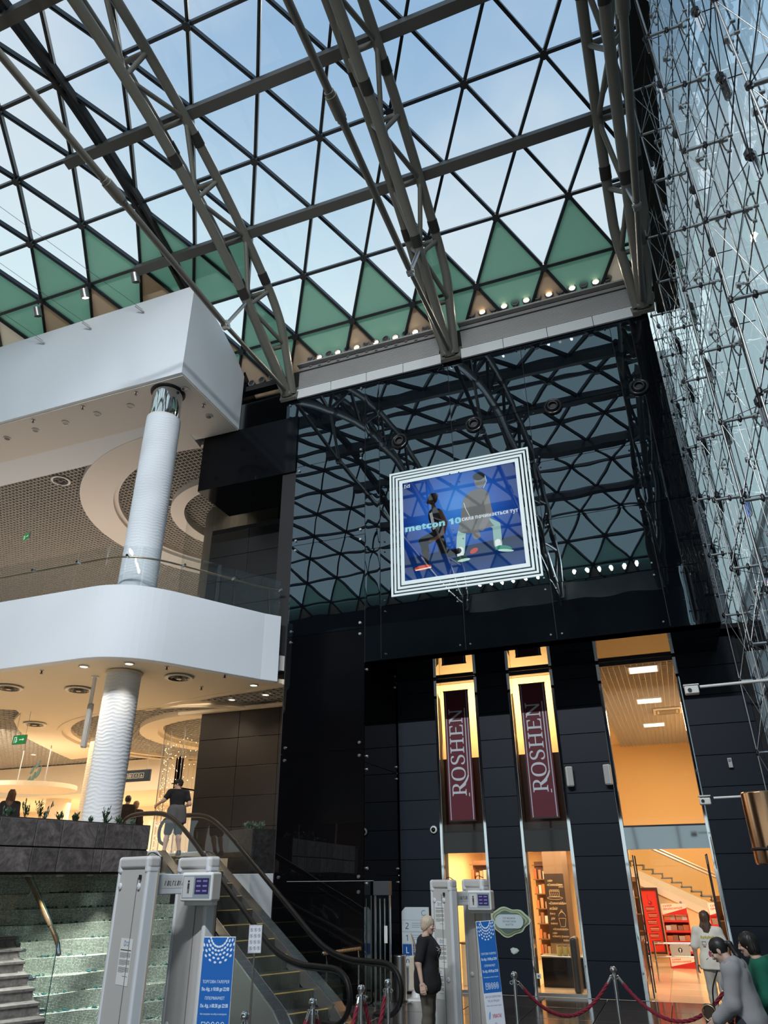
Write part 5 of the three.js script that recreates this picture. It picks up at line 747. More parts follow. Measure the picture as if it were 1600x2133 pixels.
// ---------- glass curtain wall on rods and cables ----------
{
  const GX = 2.42, w = structGroup('wall_glass'), zs = [-22.15, -19.3, -16.4, -13.55, -10.7, -7.8, -4.9, -2.0, 0.9], ys = Array.from({ length: 13 }, (_, i) => -0.03 + i * 1.432 + 0.04);
  for (let i = 0; i + 1 < zs.length; i++) for (let j = 0; j < 13; j++) for (let h = 0; h < 2; h++) { const z0 = lerp(zs[i], zs[i + 1], h / 2), z1 = lerp(zs[i], zs[i + 1], (h + 1) / 2), p = mesh('pane', new THREE.PlaneGeometry(z1 - z0 - 0.016, 1.416), M.curtain, w); p.rotation.y = -Math.PI / 2; p.position.set(GX, ys[j] + 0.716, (z0 + z1) / 2); }
  mesh('added_end_wall', [span(1.56, 2.6, 0, 19, -22.6, -22.3)], std(0.5, 0.52, 0.55, 0.4), w);  // added closing wall, its pale colour stands in for a grey reflection
  mesh('joint', [...ys.map((y) => span(GX - 0.006, GX + 0.01, y - 0.01, y + 0.01, -22.2, 3)), ...zs.flatMap((z, i) => [z, i + 1 < zs.length ? (z + zs[i + 1]) / 2 : z]).map((z) => span(GX - 0.006, GX + 0.01, 0, 18.6, z - 0.01, z + 0.01))], M.bar, w);
  // one rod truss per bay line: vertical rods, struts with spider arms, crossed cables and oval link plates
  const XI = 1.8, XM = 2.08;
  const oval = (() => { const s = new THREE.Shape(); s.absarc(0, 0.16, 0.062, 0, Math.PI); s.absarc(0, -0.16, 0.062, Math.PI, 2 * Math.PI); for (const y of [-0.14, 0.14]) { const h = new THREE.Path(); h.absarc(0, y, 0.014, 0, 6.283); s.holes.push(h); } return plate(s, -0.012, 0.012, 0.004); })();
  const clampG = merge([cyl(0.05, 0.05, 0.07, 0, 0, 0, 8), cyl(0.02, 0.045, 0.05, 0, 0.06, 0, 8), cyl(0.045, 0.02, 0.05, 0, -0.06, 0, 8)]);
  const strut = merge([rod([XI, 0, 0], [2.3, 0, 0], 0.026, 10), box(0.02, 0.09, 0.05, XI + 0.02, 0, 0)]);
  const arms = merge([...[[1, 1], [1, -1], [-1, 1], [-1, -1]].flatMap(([a, b]) => [rod([2.28, 0, 0], [2.33, a * 0.09, b * 0.1], 0.013, 6), rod([2.33, a * 0.09, b * 0.1], [2.37, a * 0.12, b * 0.13], 0.011, 6), rod([2.35, a * 0.12, b * 0.13], [2.41, a * 0.12, b * 0.13], 0.024, 10)]), cyl(0.05, 0.05, 0.06, 0, 0, 0, 10).rotateZ(Math.PI / 2).translate(2.29, 0, 0)]);
  const names = ['farthest', 'second', 'third', 'fourth', 'fifth', 'sixth'];
  zs.slice(0, 7).forEach((z, i) => {
    const t = thing('cable_truss', 'steel rod and cable truss of the glass wall, ' + ['deepest behind the black facade', 'second deepest behind the black facade', 'just behind the black facade edge', 'first in front of the black facade', 'second in front of the black facade', 'third in front of the black facade', 'nearest the camera'][i], 'cable truss', [0, 0, z], 0, 'cable trusses of the glass wall');
    mesh('inner_rod', rod([XI, i < 2 ? 7.3 : 0, 0], [XI, 18.4, 0], 0.013, 8), M.alu, t); mesh('outer_rod', rod([2.26, i < 2 ? 7.3 : 0, 0], [2.26, 18.4, 0], 0.010, 6), M.darkMetal, t);
    for (let j = i < 2 ? 6 : 1; j < 13; j++) {
      const y = ys[j]; let q = mesh('strut', strut, M.inox, t); q.position.y = y; q = mesh('spider_arm', arms, M.inox, t); q.position.y = y;
      for (const x of [XI, XM]) { q = mesh('cable_clamp', clampG, M.darkMetal, t); q.position.set(x, y, 0); q.scale.setScalar(0.75); }
      if (j < 12) { const r = 0.0065; mesh('cable', [rod([XI, y, 0], [2.28, ys[j + 1], 0], r, 5), rod([2.28, y, 0], [XI, ys[j + 1], 0], r, 5), rod([XM, y, 0], [XM - 0.05, ys[j + 1], 0.0], r, 5), rod([XM + 0.03, y, 0.02], [XM + 0.06, ys[j + 1], -0.02], r, 5)], M.inox, t); }
    }
  });
  // cables that fan out between the bay lines, with link plates
  for (let i = 0; i < 7; i++) {
    const zm = (zs[i] + zs[i + 1]) / 2, t = thing('cable_fan', 'fan of thin cables with oval link plates, ' + ['deepest behind the black facade', 'behind the black facade', 'level with the black facade corner', 'first in front of the facade', 'second in front of the facade', 'third in front of the facade', 'nearest the camera'][i], 'cable net', [0, 0, zm], 0, 'cable fans of the glass wall');
    const d = (zs[i + 1] - zs[i]) / 2;
    for (let j = i < 2 ? 6 : 1; j < 12; j++) {
      const y = ys[j] + 0.716, c = [];
      for (const s of [-1, 1]) { c.push(rod([XM, y, 0], [XI, ys[j] + 1.432, s * d], 0.006, 5), rod([XM, y, 0], [XI, ys[j], s * d], 0.006, 5)); }
      c.push(rod([XM, y, 0.02], [XM, y + 1.432, 0.03], 0.006, 5), rod([XM, y, -0.02], [XM + 0.02, y + 1.432, -0.03], 0.006, 5), rod([XM, y, 0], [2.36, y, 0], 0.008, 5));
      mesh('cable', c, M.darkMetal, t);
      let q = mesh('link_plate', oval, M.chrome, t); q.position.set(XM + 0.02, y - 0.14, 0.0); q.rotation.y = Math.PI / 2 + 0.5; q = mesh('cable_clamp', clampG, M.darkMetal, t); q.position.set(XM, y + 0.06, 0); q.scale.setScalar(1.1);
      q = mesh('spider_arm', arms, M.inox, t); q.position.set(0, y + 0.716, 0); 
    }
  }
}
{ // what stands outside the glass: a pale office building with its own frames and panes
  const t = thing('office_building', 'pale glazed office building seen hazily outside the glass wall', 'building', [13, -0.1, -14]);
  mesh('body', span(0.3, 12, 0, 34, -150, 30), std(0.30, 0.33, 0.37, 0.6), t);  // stretched far past the panes to cover the bright sky behind
  const pg = new THREE.PlaneGeometry(2.7, 2.5).rotateY(-Math.PI / 2), pm = [0.7, 1, 1.3].map((k) => std(0.14 * k, 0.18 * k, 0.22 * k, 0.1, 0.0, { ior: 2.0 }));
  for (let i = -8; i < 17; i++) for (let j = 0; j < 9; j++) { const p = mesh('window_pane', pg, pm[(i * 5 + j * 3 + 60) % 3], t); p.position.set(0.2, 2 + j * 3.6, -33 + i * 3); }
  for (let j = 0; j < 10; j++) mesh('floor_band', span(0, 0.3, 0.2 + j * 3.6, 0.6 + j * 3.6, -150, 20), M.strip, t);
  for (let i = 0; i < 18; i++) mesh('mullion', span(0.05, 0.3, 0, 33, -34.6 + i * 3, -34.4 + i * 3), M.strip, t);
}
// ---------- small things on the facade ----------
{
  const s = thing('wall_speaker', 'white wall speaker on the left edge of the pier beside the wide window', 'speaker', [-2.02, 3.9, SZ + 0.02], -20, 'white wall speakers'); 
  mesh('cabinet', rbox(0.15, 0.42, 0.13, 0, 0.21, 0.1, 0.03, 4), M.plasticWhite, s); mesh('grille', rbox(0.12, 0.38, 0.02, 0, 0.21, 0.165, 0.008), std(0.45, 0.45, 0.44, 0.7), s); mesh('bracket', box(0.04, 0.1, 0.06, 0, 0.21, 0.02), M.plasticGrey, s);
  copyOf(s, [-1.13, 3.9, SZ + 0.02], 20, 'white wall speaker touching the left jamb of the wide window');
  const d = thing('dome_camera', 'white dome camera with black eye on the dark cladding left of the banner', 'camera', [-5.21, 3.13, SZ + 0.005]);
  mesh('base', lathe([[0, 0], [0.085, 0], [0.085, 0.03], [0.075, 0.045], [0.05, 0.05]], 24).rotateX(Math.PI / 2), M.plasticWhite, d); mesh('dome', ball(0.05, 0, 0, 0.045), M.blackGloss, d);
  const cam = (y, z, x0, x1, label, sc) => { const t = thing('cctv_camera', label, 'camera', [x1, y, z], 0); mesh('arm', [rod([(2.3 - x1), 0.02, 0], [0.12, 0, 0], 0.022 * sc, 10), box(0.06, 0.12, 0.12, 2.3 - x1, 0.02, 0)], M.plasticWhite, t); mesh('housing', [rbox(0.2 * sc, 0.12 * sc, 0.14 * sc, 0, -0.04, 0, 0.015), box(0.22 * sc, 0.015, 0.16 * sc, 0, 0.03, 0)], M.plasticWhite, t); mesh('lens', rod([-0.03, -0.05 * sc, 0.07 * sc], [-0.03, -0.05 * sc, 0.08 * sc], 0.03 * sc, 14), M.black, t); return t; };
  cam(4.69, -11.7, 0, 0.6, 'white camera on a long arm, the upper of two reaching in from the right', 1); cam(3.13, -11.7, 0, 0.47, 'white camera on a thin arm, the lower of two, before the wide window', 0.75);
  const c = thing('copper_lamp', 'copper half-cylinder wall lamp cut by the right edge of the photo', 'lamp', [1.07, 2.27, -10.6]);
  mesh('shade', lathe([[0.0, 0.0], [0.2, 0.0], [0.215, 0.02], [0.215, 0.8], [0.2, 0.82], [0.0, 0.82]], 40), M.copper, c); mesh('strap', [new THREE.TorusGeometry(0.217, 0.02, 6, 40).rotateX(Math.PI / 2).translate(0, 0.17, 0), rbox(0.1, 0.07, 0.05, -0.02, 0.17, 0.215, 0.01)], M.black, c); mesh('wall_arm', [rod([0.15, 0.4, 0], [1.2, 0.4, 0], 0.03, 8)], M.darkMetal, c);
  const b = thing('sensor_box', 'small grey sensor box on the dark cladding right of the wide window', 'sensor', [1.32, 4.12, SZ + 0.01]); mesh('casing', rbox(0.09, 0.2, 0.05, 0, 0.1, 0.03, 0.01), M.alu, b); mesh('front_cap', rbox(0.05, 0.05, 0.012, 0, 0.15, 0.06, 0.004), M.plasticGrey, b);
  // scalloped shoe-cleaning sign in layers
  const blob = (k) => { const s = new THREE.Shape(), n = 72; for (let i = 0; i <= n; i++) { const a = (i / n) * 2 * Math.PI, r = 1 + 0.10 * Math.sin(a * 3 + 0.9) + 0.055 * Math.sin(a * 7 + 1.3), x = 0.40 * k * r * Math.cos(a), y = 0.265 * k * r * Math.sin(a); i ? s.lineTo(x, y) : s.moveTo(x, y); } return s; };
  const g = thing('shoe_sign', 'scalloped layered green wall sign inviting to clean shoes', 'sign', [-3.61, 1.31, SZ + 0.0]);
  [[1, [0.55, 0.62, 0.42]], [0.9, [0.18, 0.26, 0.22]], [0.82, [0.42, 0.48, 0.22]], [0.74, [0.10, 0.16, 0.15]]].forEach(([k, col], i) => mesh('layer', plate(blob(k), 0.002 + 0.014 * i, 0.014 + 0.014 * i, 0.003), std(...col, 0.6), g));
  const st = canvasTex(512, 280, (c2, w, h) => { c2.fillStyle = '#c9d6dc'; c2.fillRect(0, 0, w, h); c2.fillStyle = '#25303a'; c2.textAlign = 'center'; c2.font = '56px ' + SANS; c2.fillText('ТУТ МОЖНА', 256, 90); c2.fillText('ПОЧИСТИТИ', 256, 160); c2.fillText('ВЗУТТЯ', 256, 230); });
  const rs = new THREE.Shape(); rs.absarc(0.17, 0, 0.13, -Math.PI / 2, Math.PI / 2); rs.absarc(-0.17, 0, 0.13, Math.PI / 2, 1.5 * Math.PI);
  mesh('plaque', plate(rs, 0.058, 0.072, 0.003), std(0.56, 0.66, 0.70, 0.5), g); mesh('lettering', sheet(0.44, 0.235, 0, 0, 0.0735), std(1, 1, 1, 0.5, 0, { map: st }), g);
  const g2 = thing('shoe_sign', 'small scalloped plate on the dark cladding under the shoe sign', 'sign', [-3.56, 0.78, SZ + 0.0]); mesh('layer', plate(blob(0.21), 0.002, 0.014, 0.002), std(0.55, 0.62, 0.5, 0.6), g2); mesh('plaque', plate(blob(0.15), 0.014, 0.024, 0.002), std(0.62, 0.7, 0.72, 0.5), g2);
  const so = thing('socket_plate', 'small white socket plate at the foot of the middle window jamb', 'socket', [-3.1, 0.3, SZ + 0.01]); mesh('plate', rbox(0.09, 0.09, 0.015, 0, 0.05, 0.01, 0.004), M.plasticWhite, so); mesh('socket', cyl(0.022, 0.022, 0.01, 0, 0, 0, 14).rotateX(Math.PI / 2).translate(0, 0.05, 0.018), M.plasticGrey, so);
}
// directory totem, bin and lift entrance by the black shaft
{
  const tx = canvasTex(360, 1000, (g, w, h) => { g.fillStyle = '#c9d3da'; g.fillRect(0, 0, w, h); g.strokeStyle = '#8d9aa5'; g.lineWidth = 4; [['2', 240], ['1', 380], ['L', 520], ['0', 660]].forEach(([c, y]) => { if (c === 'L') { g.fillStyle = '#15509c'; g.fillRect(0, y - 92, w, 132); } g.fillStyle = c === 'L' ? '#e8f0f6' : '#2e3a46'; g.font = '100px ' + SANS; g.fillText(c, 40, y + 12); g.fillStyle = c === 'L' ? '#bcd' : '#9aa6b0'; for (let k = 0; k < 3; k++) g.fillRect(130, y - 60 + k * 24, 190 - k * 40, 8); g.strokeRect(-4, y - 92, w + 8, 132); }); g.strokeStyle = '#5f7183'; g.lineWidth = 7; g.beginPath(); g.arc(300, 62, 30, 0.6, 5.4); g.stroke(); });
  const t = thing('directory_totem', 'white floor directory totem with rows 2, 1, L and 0 behind the blonde woman', 'totem', [-5.42, 0, -16.2]);
  mesh('board', plate([[-0.3, 0.12], [0.3, 0.12], [0.3, 1.6], [-0.22, 1.6], [-0.3, 1.52]], -0.02, 0.02, 0.004), M.plasticWhite, t); mesh('print', plateFace([[-0.29, 0.6], [0.29, 0.6], [0.29, 1.59], [-0.215, 1.59], [-0.29, 1.515]], 0.0215, -0.29, 0.05, 0.58, 1.54), std(1, 1, 1, 0.5, 0, { map: tx }), t); mesh('base_plate', [cyl(0.36, 0.38, 0.03, 0, 0.015, 0, 40), cyl(0.1, 0.14, 0.1, 0, 0.08, 0, 24)], M.plasticWhite, t);
  const b = thing('waste_bin', 'brushed steel cylinder bin beside the directory totem', 'bin', [-5.62, 0, -15.75]); mesh('body', lathe([[0, 0.0], [0.13, 0.0], [0.13, 0.03], [0.125, 0.05], [0.125, 0.74], [0.135, 0.76], [0.12, 0.78], [0.05, 0.78]], 32), M.inox, b); mesh('ash_tray', cyl(0.1, 0.1, 0.01, 0, 0.775, 0, 24), M.black, b);
  const e = thing('lift_entrance', 'narrow glazed door frame with grey header beside the black shaft', 'door frame', [-5.87, 0, -15.45]);
  mesh('header', rbox(0.34, 0.26, 0.2, 0, 1.97, 0, 0.01), std(0.06, 0.065, 0.075, 0.4), e); mesh('post', [box(0.025, 1.84, 0.06, -0.16, 0.92, 0), box(0.025, 1.84, 0.06, 0.16, 0.92, 0)], M.inox, e); for (const x of [-0.05, 0.05]) mesh('door_post', box(0.016, 1.78, 0.03, x, 0.89, 0.02), M.inox, e); mesh('pane', sheet(0.3, 1.8, 0, 0.92, 0), M.glass, e); mesh('notice', sheet(0.07, 0.3, 0.08, 1.15, 0.042), M.paper, e); mesh('threshold', box(0.34, 0.02, 0.2, 0, 0.01, 0), M.inox, e);
  const gp = thing('glass_screen', 'clear glass screen standing in front of the black shaft by the escalator', 'glass screen', [-6.7, 0, -14.62]);
  for (const [a, c] of [[-0.95, 0.0], [0.01, 0.95]]) mesh('pane', sheet(c - a - 0.01, 2.1, (a + c) / 2, 1.06, 0), M.glass, gp); mesh('shoe_rail', box(1.95, 0.05, 0.05, 0, 0.025, 0), M.inox, gp); mesh('top_edge', box(1.92, 0.008, 0.012, 0, 2.112, 0), std(0.35, 0.42, 0.4, 0.2), gp);
  const r = thing('short_handrail', 'short wooden handrail on chrome brackets right of the escalator', 'handrail', [-6.3, 0, -14.45]); mesh('rail', rod([-0.4, 0.88, 0], [0.36, 0.98, 0], 0.032, 12), M.wood, r); mesh('bracket', [rod([-0.36, 0.88, 0], [-0.4, 0.74, -0.14], 0.012, 8), rod([0.3, 0.97, 0], [0.26, 0.83, -0.14], 0.012, 8), ball(0.036, -0.41, 0.88, 0)], M.chrome, r);
  mesh('post', [rod([-0.4, 0, -0.14], [-0.4, 0.76, -0.14], 0.014, 8), rod([0.26, 0, -0.14], [0.26, 0.85, -0.14], 0.014, 8)], M.chrome, r);
}
function plateFace(pts, z, x0, y0, w, h) { const g = new THREE.ShapeGeometry(new THREE.Shape(pts.map((p) => new THREE.Vector2(...p)))), p = g.attributes.position, uv = g.attributes.uv; for (let i = 0; i < p.count; i++) uv.setXY(i, (p.getX(i) - x0) / w, (p.getY(i) - y0) / h); return g.translate(0, 0, z); }
// wires with end weights hanging in front of the white upper box, and spots under the green panels
{
  [[300, -11.76], [190, -13.64], [92, -15.4]].forEach(([k, x], i) => { const t = thing('hanging_wire', ['thin wire with a small hook in front of the white box, right one of three', 'thin wire with a small hook in front of the white box, middle one of three', 'thin wire with a small hook in front of the white box, left one of three'][i], 'wire', [x, 16.66, -11.93]); mesh('wire', rod([0, 0.06, 0], [-3.4, 2.45, 4.2], 0.006, 5), M.darkMetal, t); mesh('turnbuckle', [rod([0, 0.0, 0], [-0.14, 0.1, 0.17], 0.022, 8), ball(0.035, 0, 0, -0.03, 10, 8)], M.alu, t); });
  const s = thing('roof_spot', 'cylindrical spotlight, lit one of three on the left roof nodes', 'spotlight', [-13.66, 17.62, -11.5]); mesh('body', [cyl(0.12, 0.12, 0.26, 0, 0, 0, 20).rotateX(0.5), cyl(0.03, 0.03, 0.3, 0, 0.2, -0.02, 8)], M.alu, s); mesh('lens', T(new THREE.CircleGeometry(0.095, 20).rotateX(Math.PI / 2), 0, -0.131, 0).rotateX(0.5), M.lampWarm, s);
  const dim = (x, y, z, l) => { const c = copyOf(s, [x, y, z], null, l); c.getObjectByName('lens').material = M.lampOff; }; dim(-15.42, 17.5, -11.5, 'cylindrical spotlight, unlit, leftmost on the left roof nodes'); dim(-11.83, 17.58, -11.5, 'cylindrical spotlight, unlit, nearest the movement joint of the roof');
}
// ---------- walk-through metal detectors ----------
const displayTex = canvasTex(256, 160, (g, w, h) => { g.fillStyle = '#9fb4c4'; g.fillRect(0, 0, w, h); g.fillStyle = '#dfe6ea'; g.fillRect(8, 8, 94, h - 16); g.fillStyle = '#28323c'; g.beginPath(); g.arc(56, 42, 9, 0, 7); g.fill(); g.fillRect(47, 54, 18, 40); g.fillRect(48, 94, 7, 32); g.fillRect(58, 94, 7, 32); g.fillStyle = '#2c2466'; g.fillRect(116, 20, 126, 112); g.fillStyle = '#9b92e6'; for (let r = 0; r < 3; r++) for (let c = 0; c < 2; c++) g.fillRect(128 + c * 58, 34 + r * 34, 40, 12); });
const brandTex = canvasTex(256, 80, (g, w, h) => { g.fillStyle = '#c9c9c6'; g.fillRect(0, 0, w, h); g.fillStyle = '#30343a'; for (let k = 0; k < 9; k++) { g.save(); g.translate(26 + k * 23, 58); g.rotate(0.2); g.fillRect(0, -38, 6, 38); if (k % 2) g.fillRect(0, -38, 15, 6); if (k % 3) g.fillRect(0, -6, 15, 6); if (k % 4 === 1) g.fillRect(9, -38, 6, 38); g.restore(); } });
const noticeTex = canvasTex(256, 360, (g, w, h) => { g.fillStyle = '#dcdcda'; g.fillRect(0, 0, w, h); g.strokeStyle = '#2b6f9e'; g.lineWidth = 8; g.beginPath(); g.ellipse(92, 40, 15, 20, 0, 0, 7); g.stroke(); g.fillStyle = '#2b5f8a'; g.font = 'bold 20px ' + SANS; g.fillText('OCEAN', 116, 38); g.fillText('PLAZA', 116, 60); g.fillStyle = '#333'; g.fillRect(16, 88, 224, 8); for (let p = 0; p < 3; p++) for (let k = 0; k < 6; k++) g.fillRect(16, 112 + p * 56 + k * 7.4, k === 5 ? 120 : 224, 3); g.fillRect(120, 290, 110, 4); });
const noticeM = std(1, 1, 1, 0.7, 0, { map: noticeTex });
function gate(label, pos, az, H, Wp, S, notices) { // local x: the way through (wide faces towards +z), -z: from the near panel to the far one
  const t = thing('metal_detector', label, 'metal detector', pos, az), Tk = 0.14;
  for (const z of [0, -S]) {
    const p = mesh('side_panel', rbox(Wp - 0.02, H - 0.12, Tk - 0.03, -Wp / 2, (H - 0.12) / 2, z - Tk / 2, 0.01), M.gateBody, t);
    mesh('edge_profile', merge([rbox(0.07, H - 0.08, Tk, -0.035, (H - 0.08) / 2, z - Tk / 2, 0.025, 3), rbox(0.05, H - 0.08, Tk, -Wp + 0.025, (H - 0.08) / 2, z - Tk / 2, 0.02, 3)]), M.gateEdge, p);
    mesh('tan_strip', box(0.012, H - 0.15, 0.02, 0.002, (H - 0.1) / 2, z - Tk + 0.018), M.gateTan, p);
    mesh('top_cap', rbox(Wp + 0.02, 0.13, Tk + 0.015, -Wp / 2, H - 0.065, z - Tk / 2, 0.04, 4), M.gateBody, p);
    mesh('corner_cap', [rbox(0.1, 0.18, Tk + 0.02, -0.045, H - 0.09, z - Tk / 2, 0.04, 4), rbox(0.1, 0.18, Tk + 0.02, -Wp + 0.04, H - 0.09, z - Tk / 2, 0.04, 4)], M.gateEdge, p);
    for (const [x, y] of [[-Wp + 0.09, H - 0.3], [-0.19, H - 0.3], [-Wp + 0.12, 0.75], [-0.16, 0.75]]) mesh('round_cap', [lathe([[0, 0.016], [0.022, 0.016], [0.036, 0.008], [0.036, 0]], 20).rotateX(Math.PI / 2).translate(x, y, z - 0.012), cyl(0.006, 0.006, 0.004, 0, 0, 0, 8).rotateX(Math.PI / 2).translate(x, y, z + 0.007)], M.gateEdge, p);
    mesh('groove', box(0.01, H - 0.3, 0.006, -0.24, H / 2 - 0.06, z - 0.012), std(0.2, 0.2, 0.2, 0.6), p);
    mesh('foot', rbox(Wp + 0.04, 0.05, Tk + 0.1, -Wp / 2, 0.025, z - Tk / 2, 0.015), M.darkMetal, p);
  }
  mesh('crossbar', rbox(0.24, 0.2, S - Tk + 0.04, -0.2, H - 0.28, -S / 2 - Tk / 2, 0.01), M.gateEdge, t);
  const bt = mesh('maker_plate', new THREE.PlaneGeometry(0.55 * (S - Tk), 0.1), std(1, 1, 1, 0.5, 0, { map: brandTex }), t); bt.rotation.y = Math.PI / 2; bt.position.set(-0.078, H - 0.27, -0.14 - 0.5 * (S - Tk) + 0.06);
  const ds = new THREE.Group(); ds.name = 'display_unit'; ds.scale.setScalar(1.2); ds.position.set(0.0, H - 0.31, -S + 0.02); ds.rotation.y = 0.45; t.add(ds);
  mesh('display_casing', [rbox(0.34, 0.24, 0.16, 0.0, 0, 0.09, 0.02, 3), rbox(0.3, 0.05, 0.1, 0.0, -0.13, 0.07, 0.01)], M.plasticWhite, ds); const sc = mesh('lit_display', sheet(0.3, 0.19, 0.0, 0, 0), new THREE.MeshStandardMaterial({ color: 0x222222, emissive: 0xffffff, emissiveMap: displayTex, emissiveIntensity: 0.45, roughness: 0.25 }), ds); sc.position.z = 0.1725;
  mesh('vent_slots', Array.from({ length: 9 }, (_, i) => box(0.004, 0.006, 0.1, -0.172, -0.08 + i * 0.02, 0.09)), M.plasticGrey, ds);
  mesh('cable', [tube([[-0.17, H - 0.2, -0.02], [-0.18, H - 0.06, -0.03], [-0.14, H + 0.035, -0.08], [-0.1, H - 0.02, -0.2]], 0.006, 20, 6), tube([[-0.2, H - 0.04, -S - 0.02], [-0.17, H + 0.05, -S - 0.05], [-0.05, H + 0.02, -S - 0.08]], 0.006, 20, 6), box(0.03, 0.05, 0.02, -0.17, H - 0.21, 0.0)], M.black, t);
  notices.forEach(([x, y, w, h]) => mesh('notice_sheet', merge([sheet(w, h, x, y, -0.0125)]), noticeM, t));
  return t;
}
gate('large pale walk-through metal detector at the front left', [-5.42, 0, -7.12], 25, 2.42, 0.72, 0.76, [[-0.3, 1.42, 0.27, 0.42]]);
gate('farther walk-through metal detector standing behind the blonde woman', [-3.56, 0, -12.49], 30, 2.13, 0.5, 0.75, [[-0.3, 1.62, 0.22, 0.4], [-0.28, 1.1, 0.22, 0.4], [-0.36, 0.68, 0.2, 0.4]]);
// ---------- blue information stands ----------
{
  const scales = (g, w, y1) => { g.fillStyle = '#1764b8'; g.fillRect(0, 0, w, y1); g.fillStyle = '#dfe8f4'; for (let k = 0; k < 46; k++) { const r = k % 5, c = Math.floor(k / 5) / 9 * 2 - 1, rad2 = 118 + r * 34, a = Math.PI / 2 + c * 1.25 + (r % 2) * 0.12, x = w / 2 + Math.cos(a) * rad2 * 0.98 * w / 400, y = -40 + Math.sin(a) * rad2 * 1.1 * w / 400; g.save(); g.translate(x, y); g.rotate(a + Math.PI / 2); g.beginPath(); g.ellipse(0, 0, 18 * w / 400, 11 * w / 400, 0, 0, 7); g.fill(); g.restore(); } };
  const tx = canvasTex(400, 1700, (g, w, h) => {
    g.fillStyle = '#d9dce8'; g.fillRect(0, 0, w, h); scales(g, w, 900); g.textAlign = 'center'; g.fillStyle = '#e6eef8'; g.font = '40px ' + SANS; g.fillText('ТОРГОВА ГАЛЕРЕЯ', 200, 430); g.font = 'bold 46px ' + SANS; g.fillText('Пн.-Нд. з 10:00 до 22:00', 200, 500, 350); g.font = '40px ' + SANS; g.fillText('ГІПЕРМАРКЕТ', 200, 580); g.font = 'bold 46px ' + SANS; g.fillText('Пн.-Нд. з 08:30 до 22:00', 200, 650, 350); g.font = '22px ' + SANS; g.fillText('без перерви на обід та вихідних', 200, 715);
    g.strokeStyle = '#e6eef8'; g.lineWidth = 6; g.strokeRect(60, 780, 46, 74); for (let k = 0; k < 4; k++) { const x = 142 + k * 60; g.beginPath(); g.ellipse(x, 816, 24, 38, 0, 0, 7); g.stroke(); g.beginPath(); g.moveTo(x - 14, 790); g.lineTo(x + 14, 842); g.stroke(); g.fillStyle = '#e6eef8'; g.fillRect(x - 5, 800, 10, 32); } g.fillRect(72, 796, 22, 8); g.fillRect(72, 814, 22, 8);
    g.fillStyle = '#2a3f78'; g.font = '34px ' + SANS; g.fillText('УВАГА! ПІД ЧАС ПОВІТРЯНОЇ ТРИВОГИ', 200, 960, 350); g.fillText('ТРЦ НЕ ПРАЦЮЄ', 200, 1010); g.font = '22px ' + SANS; g.fillText('найближче укриття знаходиться за адресою', 200, 1060, 340); g.fillStyle = '#b02a4a'; g.font = 'bold 60px ' + SANS; g.fillText('УВАГА!', 240, 1200); g.fillStyle = '#6fa8d8'; g.beginPath(); g.ellipse(80, 1170, 20, 50, 0.3, 0, 7); g.fill(); g.fillStyle = '#555'; g.strokeStyle = '#555'; g.lineWidth = 6; g.beginPath(); g.ellipse(200, 1330, 44, 70, 0, 0, 7); g.stroke(); g.beginPath(); g.ellipse(200, 1330, 20, 50, 0, 0, 7); g.fill(); for (let k = 0; k < 16; k++) { g.fillStyle = '#7f9ccc'; const a = Math.PI * (0.1 + 0.8 * k / 15); g.beginPath(); g.ellipse(200 + 120 * Math.cos(a), 1460 + 110 * Math.sin(a), 22, 10, a + 1.57, 0, 7); g.fill(); }
  });
  const pm = std(1, 1, 1, 0.5, 0, { map: tx });
  const mk = (label, pos, az, H, W, lean) => { const t = thing('info_stand', label, 'sign stand', pos, az); const b = mesh('board', rbox(W, H, 0.03, 0, H / 2 + 0.02, 0, 0.006), M.plasticWhite, t); mesh('print', sheet(W - 0.01, H - 0.01, 0, H / 2 + 0.02, 0.0155), pm, b); mesh('base', rbox(W + 0.08, 0.03, 0.3, 0, 0.015, 0, 0.01), M.alu, t); b.rotation.z = lean; return t; };
  mk('blue and white information stand with opening hours beside the large detector', [-4.72, 0, -7.55], -12, 1.62, 0.35, 0); mk('narrower leaning blue and white information stand right of the farther detector', [-2.66, 0, -11.3], -28, 1.6, 0.26, 0.055);
  const ic = canvasTex(180, 300, (g, w, h) => { g.fillStyle = '#dfe2ea'; g.fillRect(0, 0, w, h); g.strokeStyle = g.fillStyle = '#3d4468'; g.lineWidth = 3; for (let r = 0; r < 4; r++) for (let c = 0; c < 3; c++) { const x = 34 + c * 56, y = 46 + r * 68; g.beginPath(); g.arc(x, y, 20, 0, 7); g.stroke(); g.beginPath(); g.moveTo(x - 13, y - 13); g.lineTo(x + 13, y + 13); g.stroke(); g.fillRect(x - 4, y - 12, 8, 22); } });
  const s = thing('icon_stand', 'white sheet of round prohibition icons on a thin pole by the escalator', 'sign stand', [-5.15, 0, -9.05], -28);
  mesh('base_block', rbox(0.42, 0.44, 0.34, 0, 0.22, 0, 0.01), M.blackPanel, s); mesh('disc', lathe([[0, 0.44], [0.19, 0.44], [0.19, 0.47], [0.14, 0.5], [0.02, 0.52]], 32), M.inox, s); mesh('pole', rod([0, 0.5, 0], [0, 1.36, 0], 0.012, 10), M.inox, s); mesh('frame', rbox(0.17, 0.31, 0.014, 0, 1.51, 0, 0.005), M.alu, s); mesh('icon_print', sheet(0.155, 0.29, 0, 1.51, 0.0085), std(1, 1, 1, 0.5, 0, { map: ic }), s);
  mesh('side_posts', [rod([0.24, 0, 0.1], [0.24, 0.5, 0.1], 0.016, 8), rod([-0.26, 0, 0.1], [-0.26, 0.62, 0.1], 0.01, 8), ball(0.02, -0.28, 0.6, 0.1), ball(0.02, -0.28, 0.48, 0.1)], M.chrome, s);
}
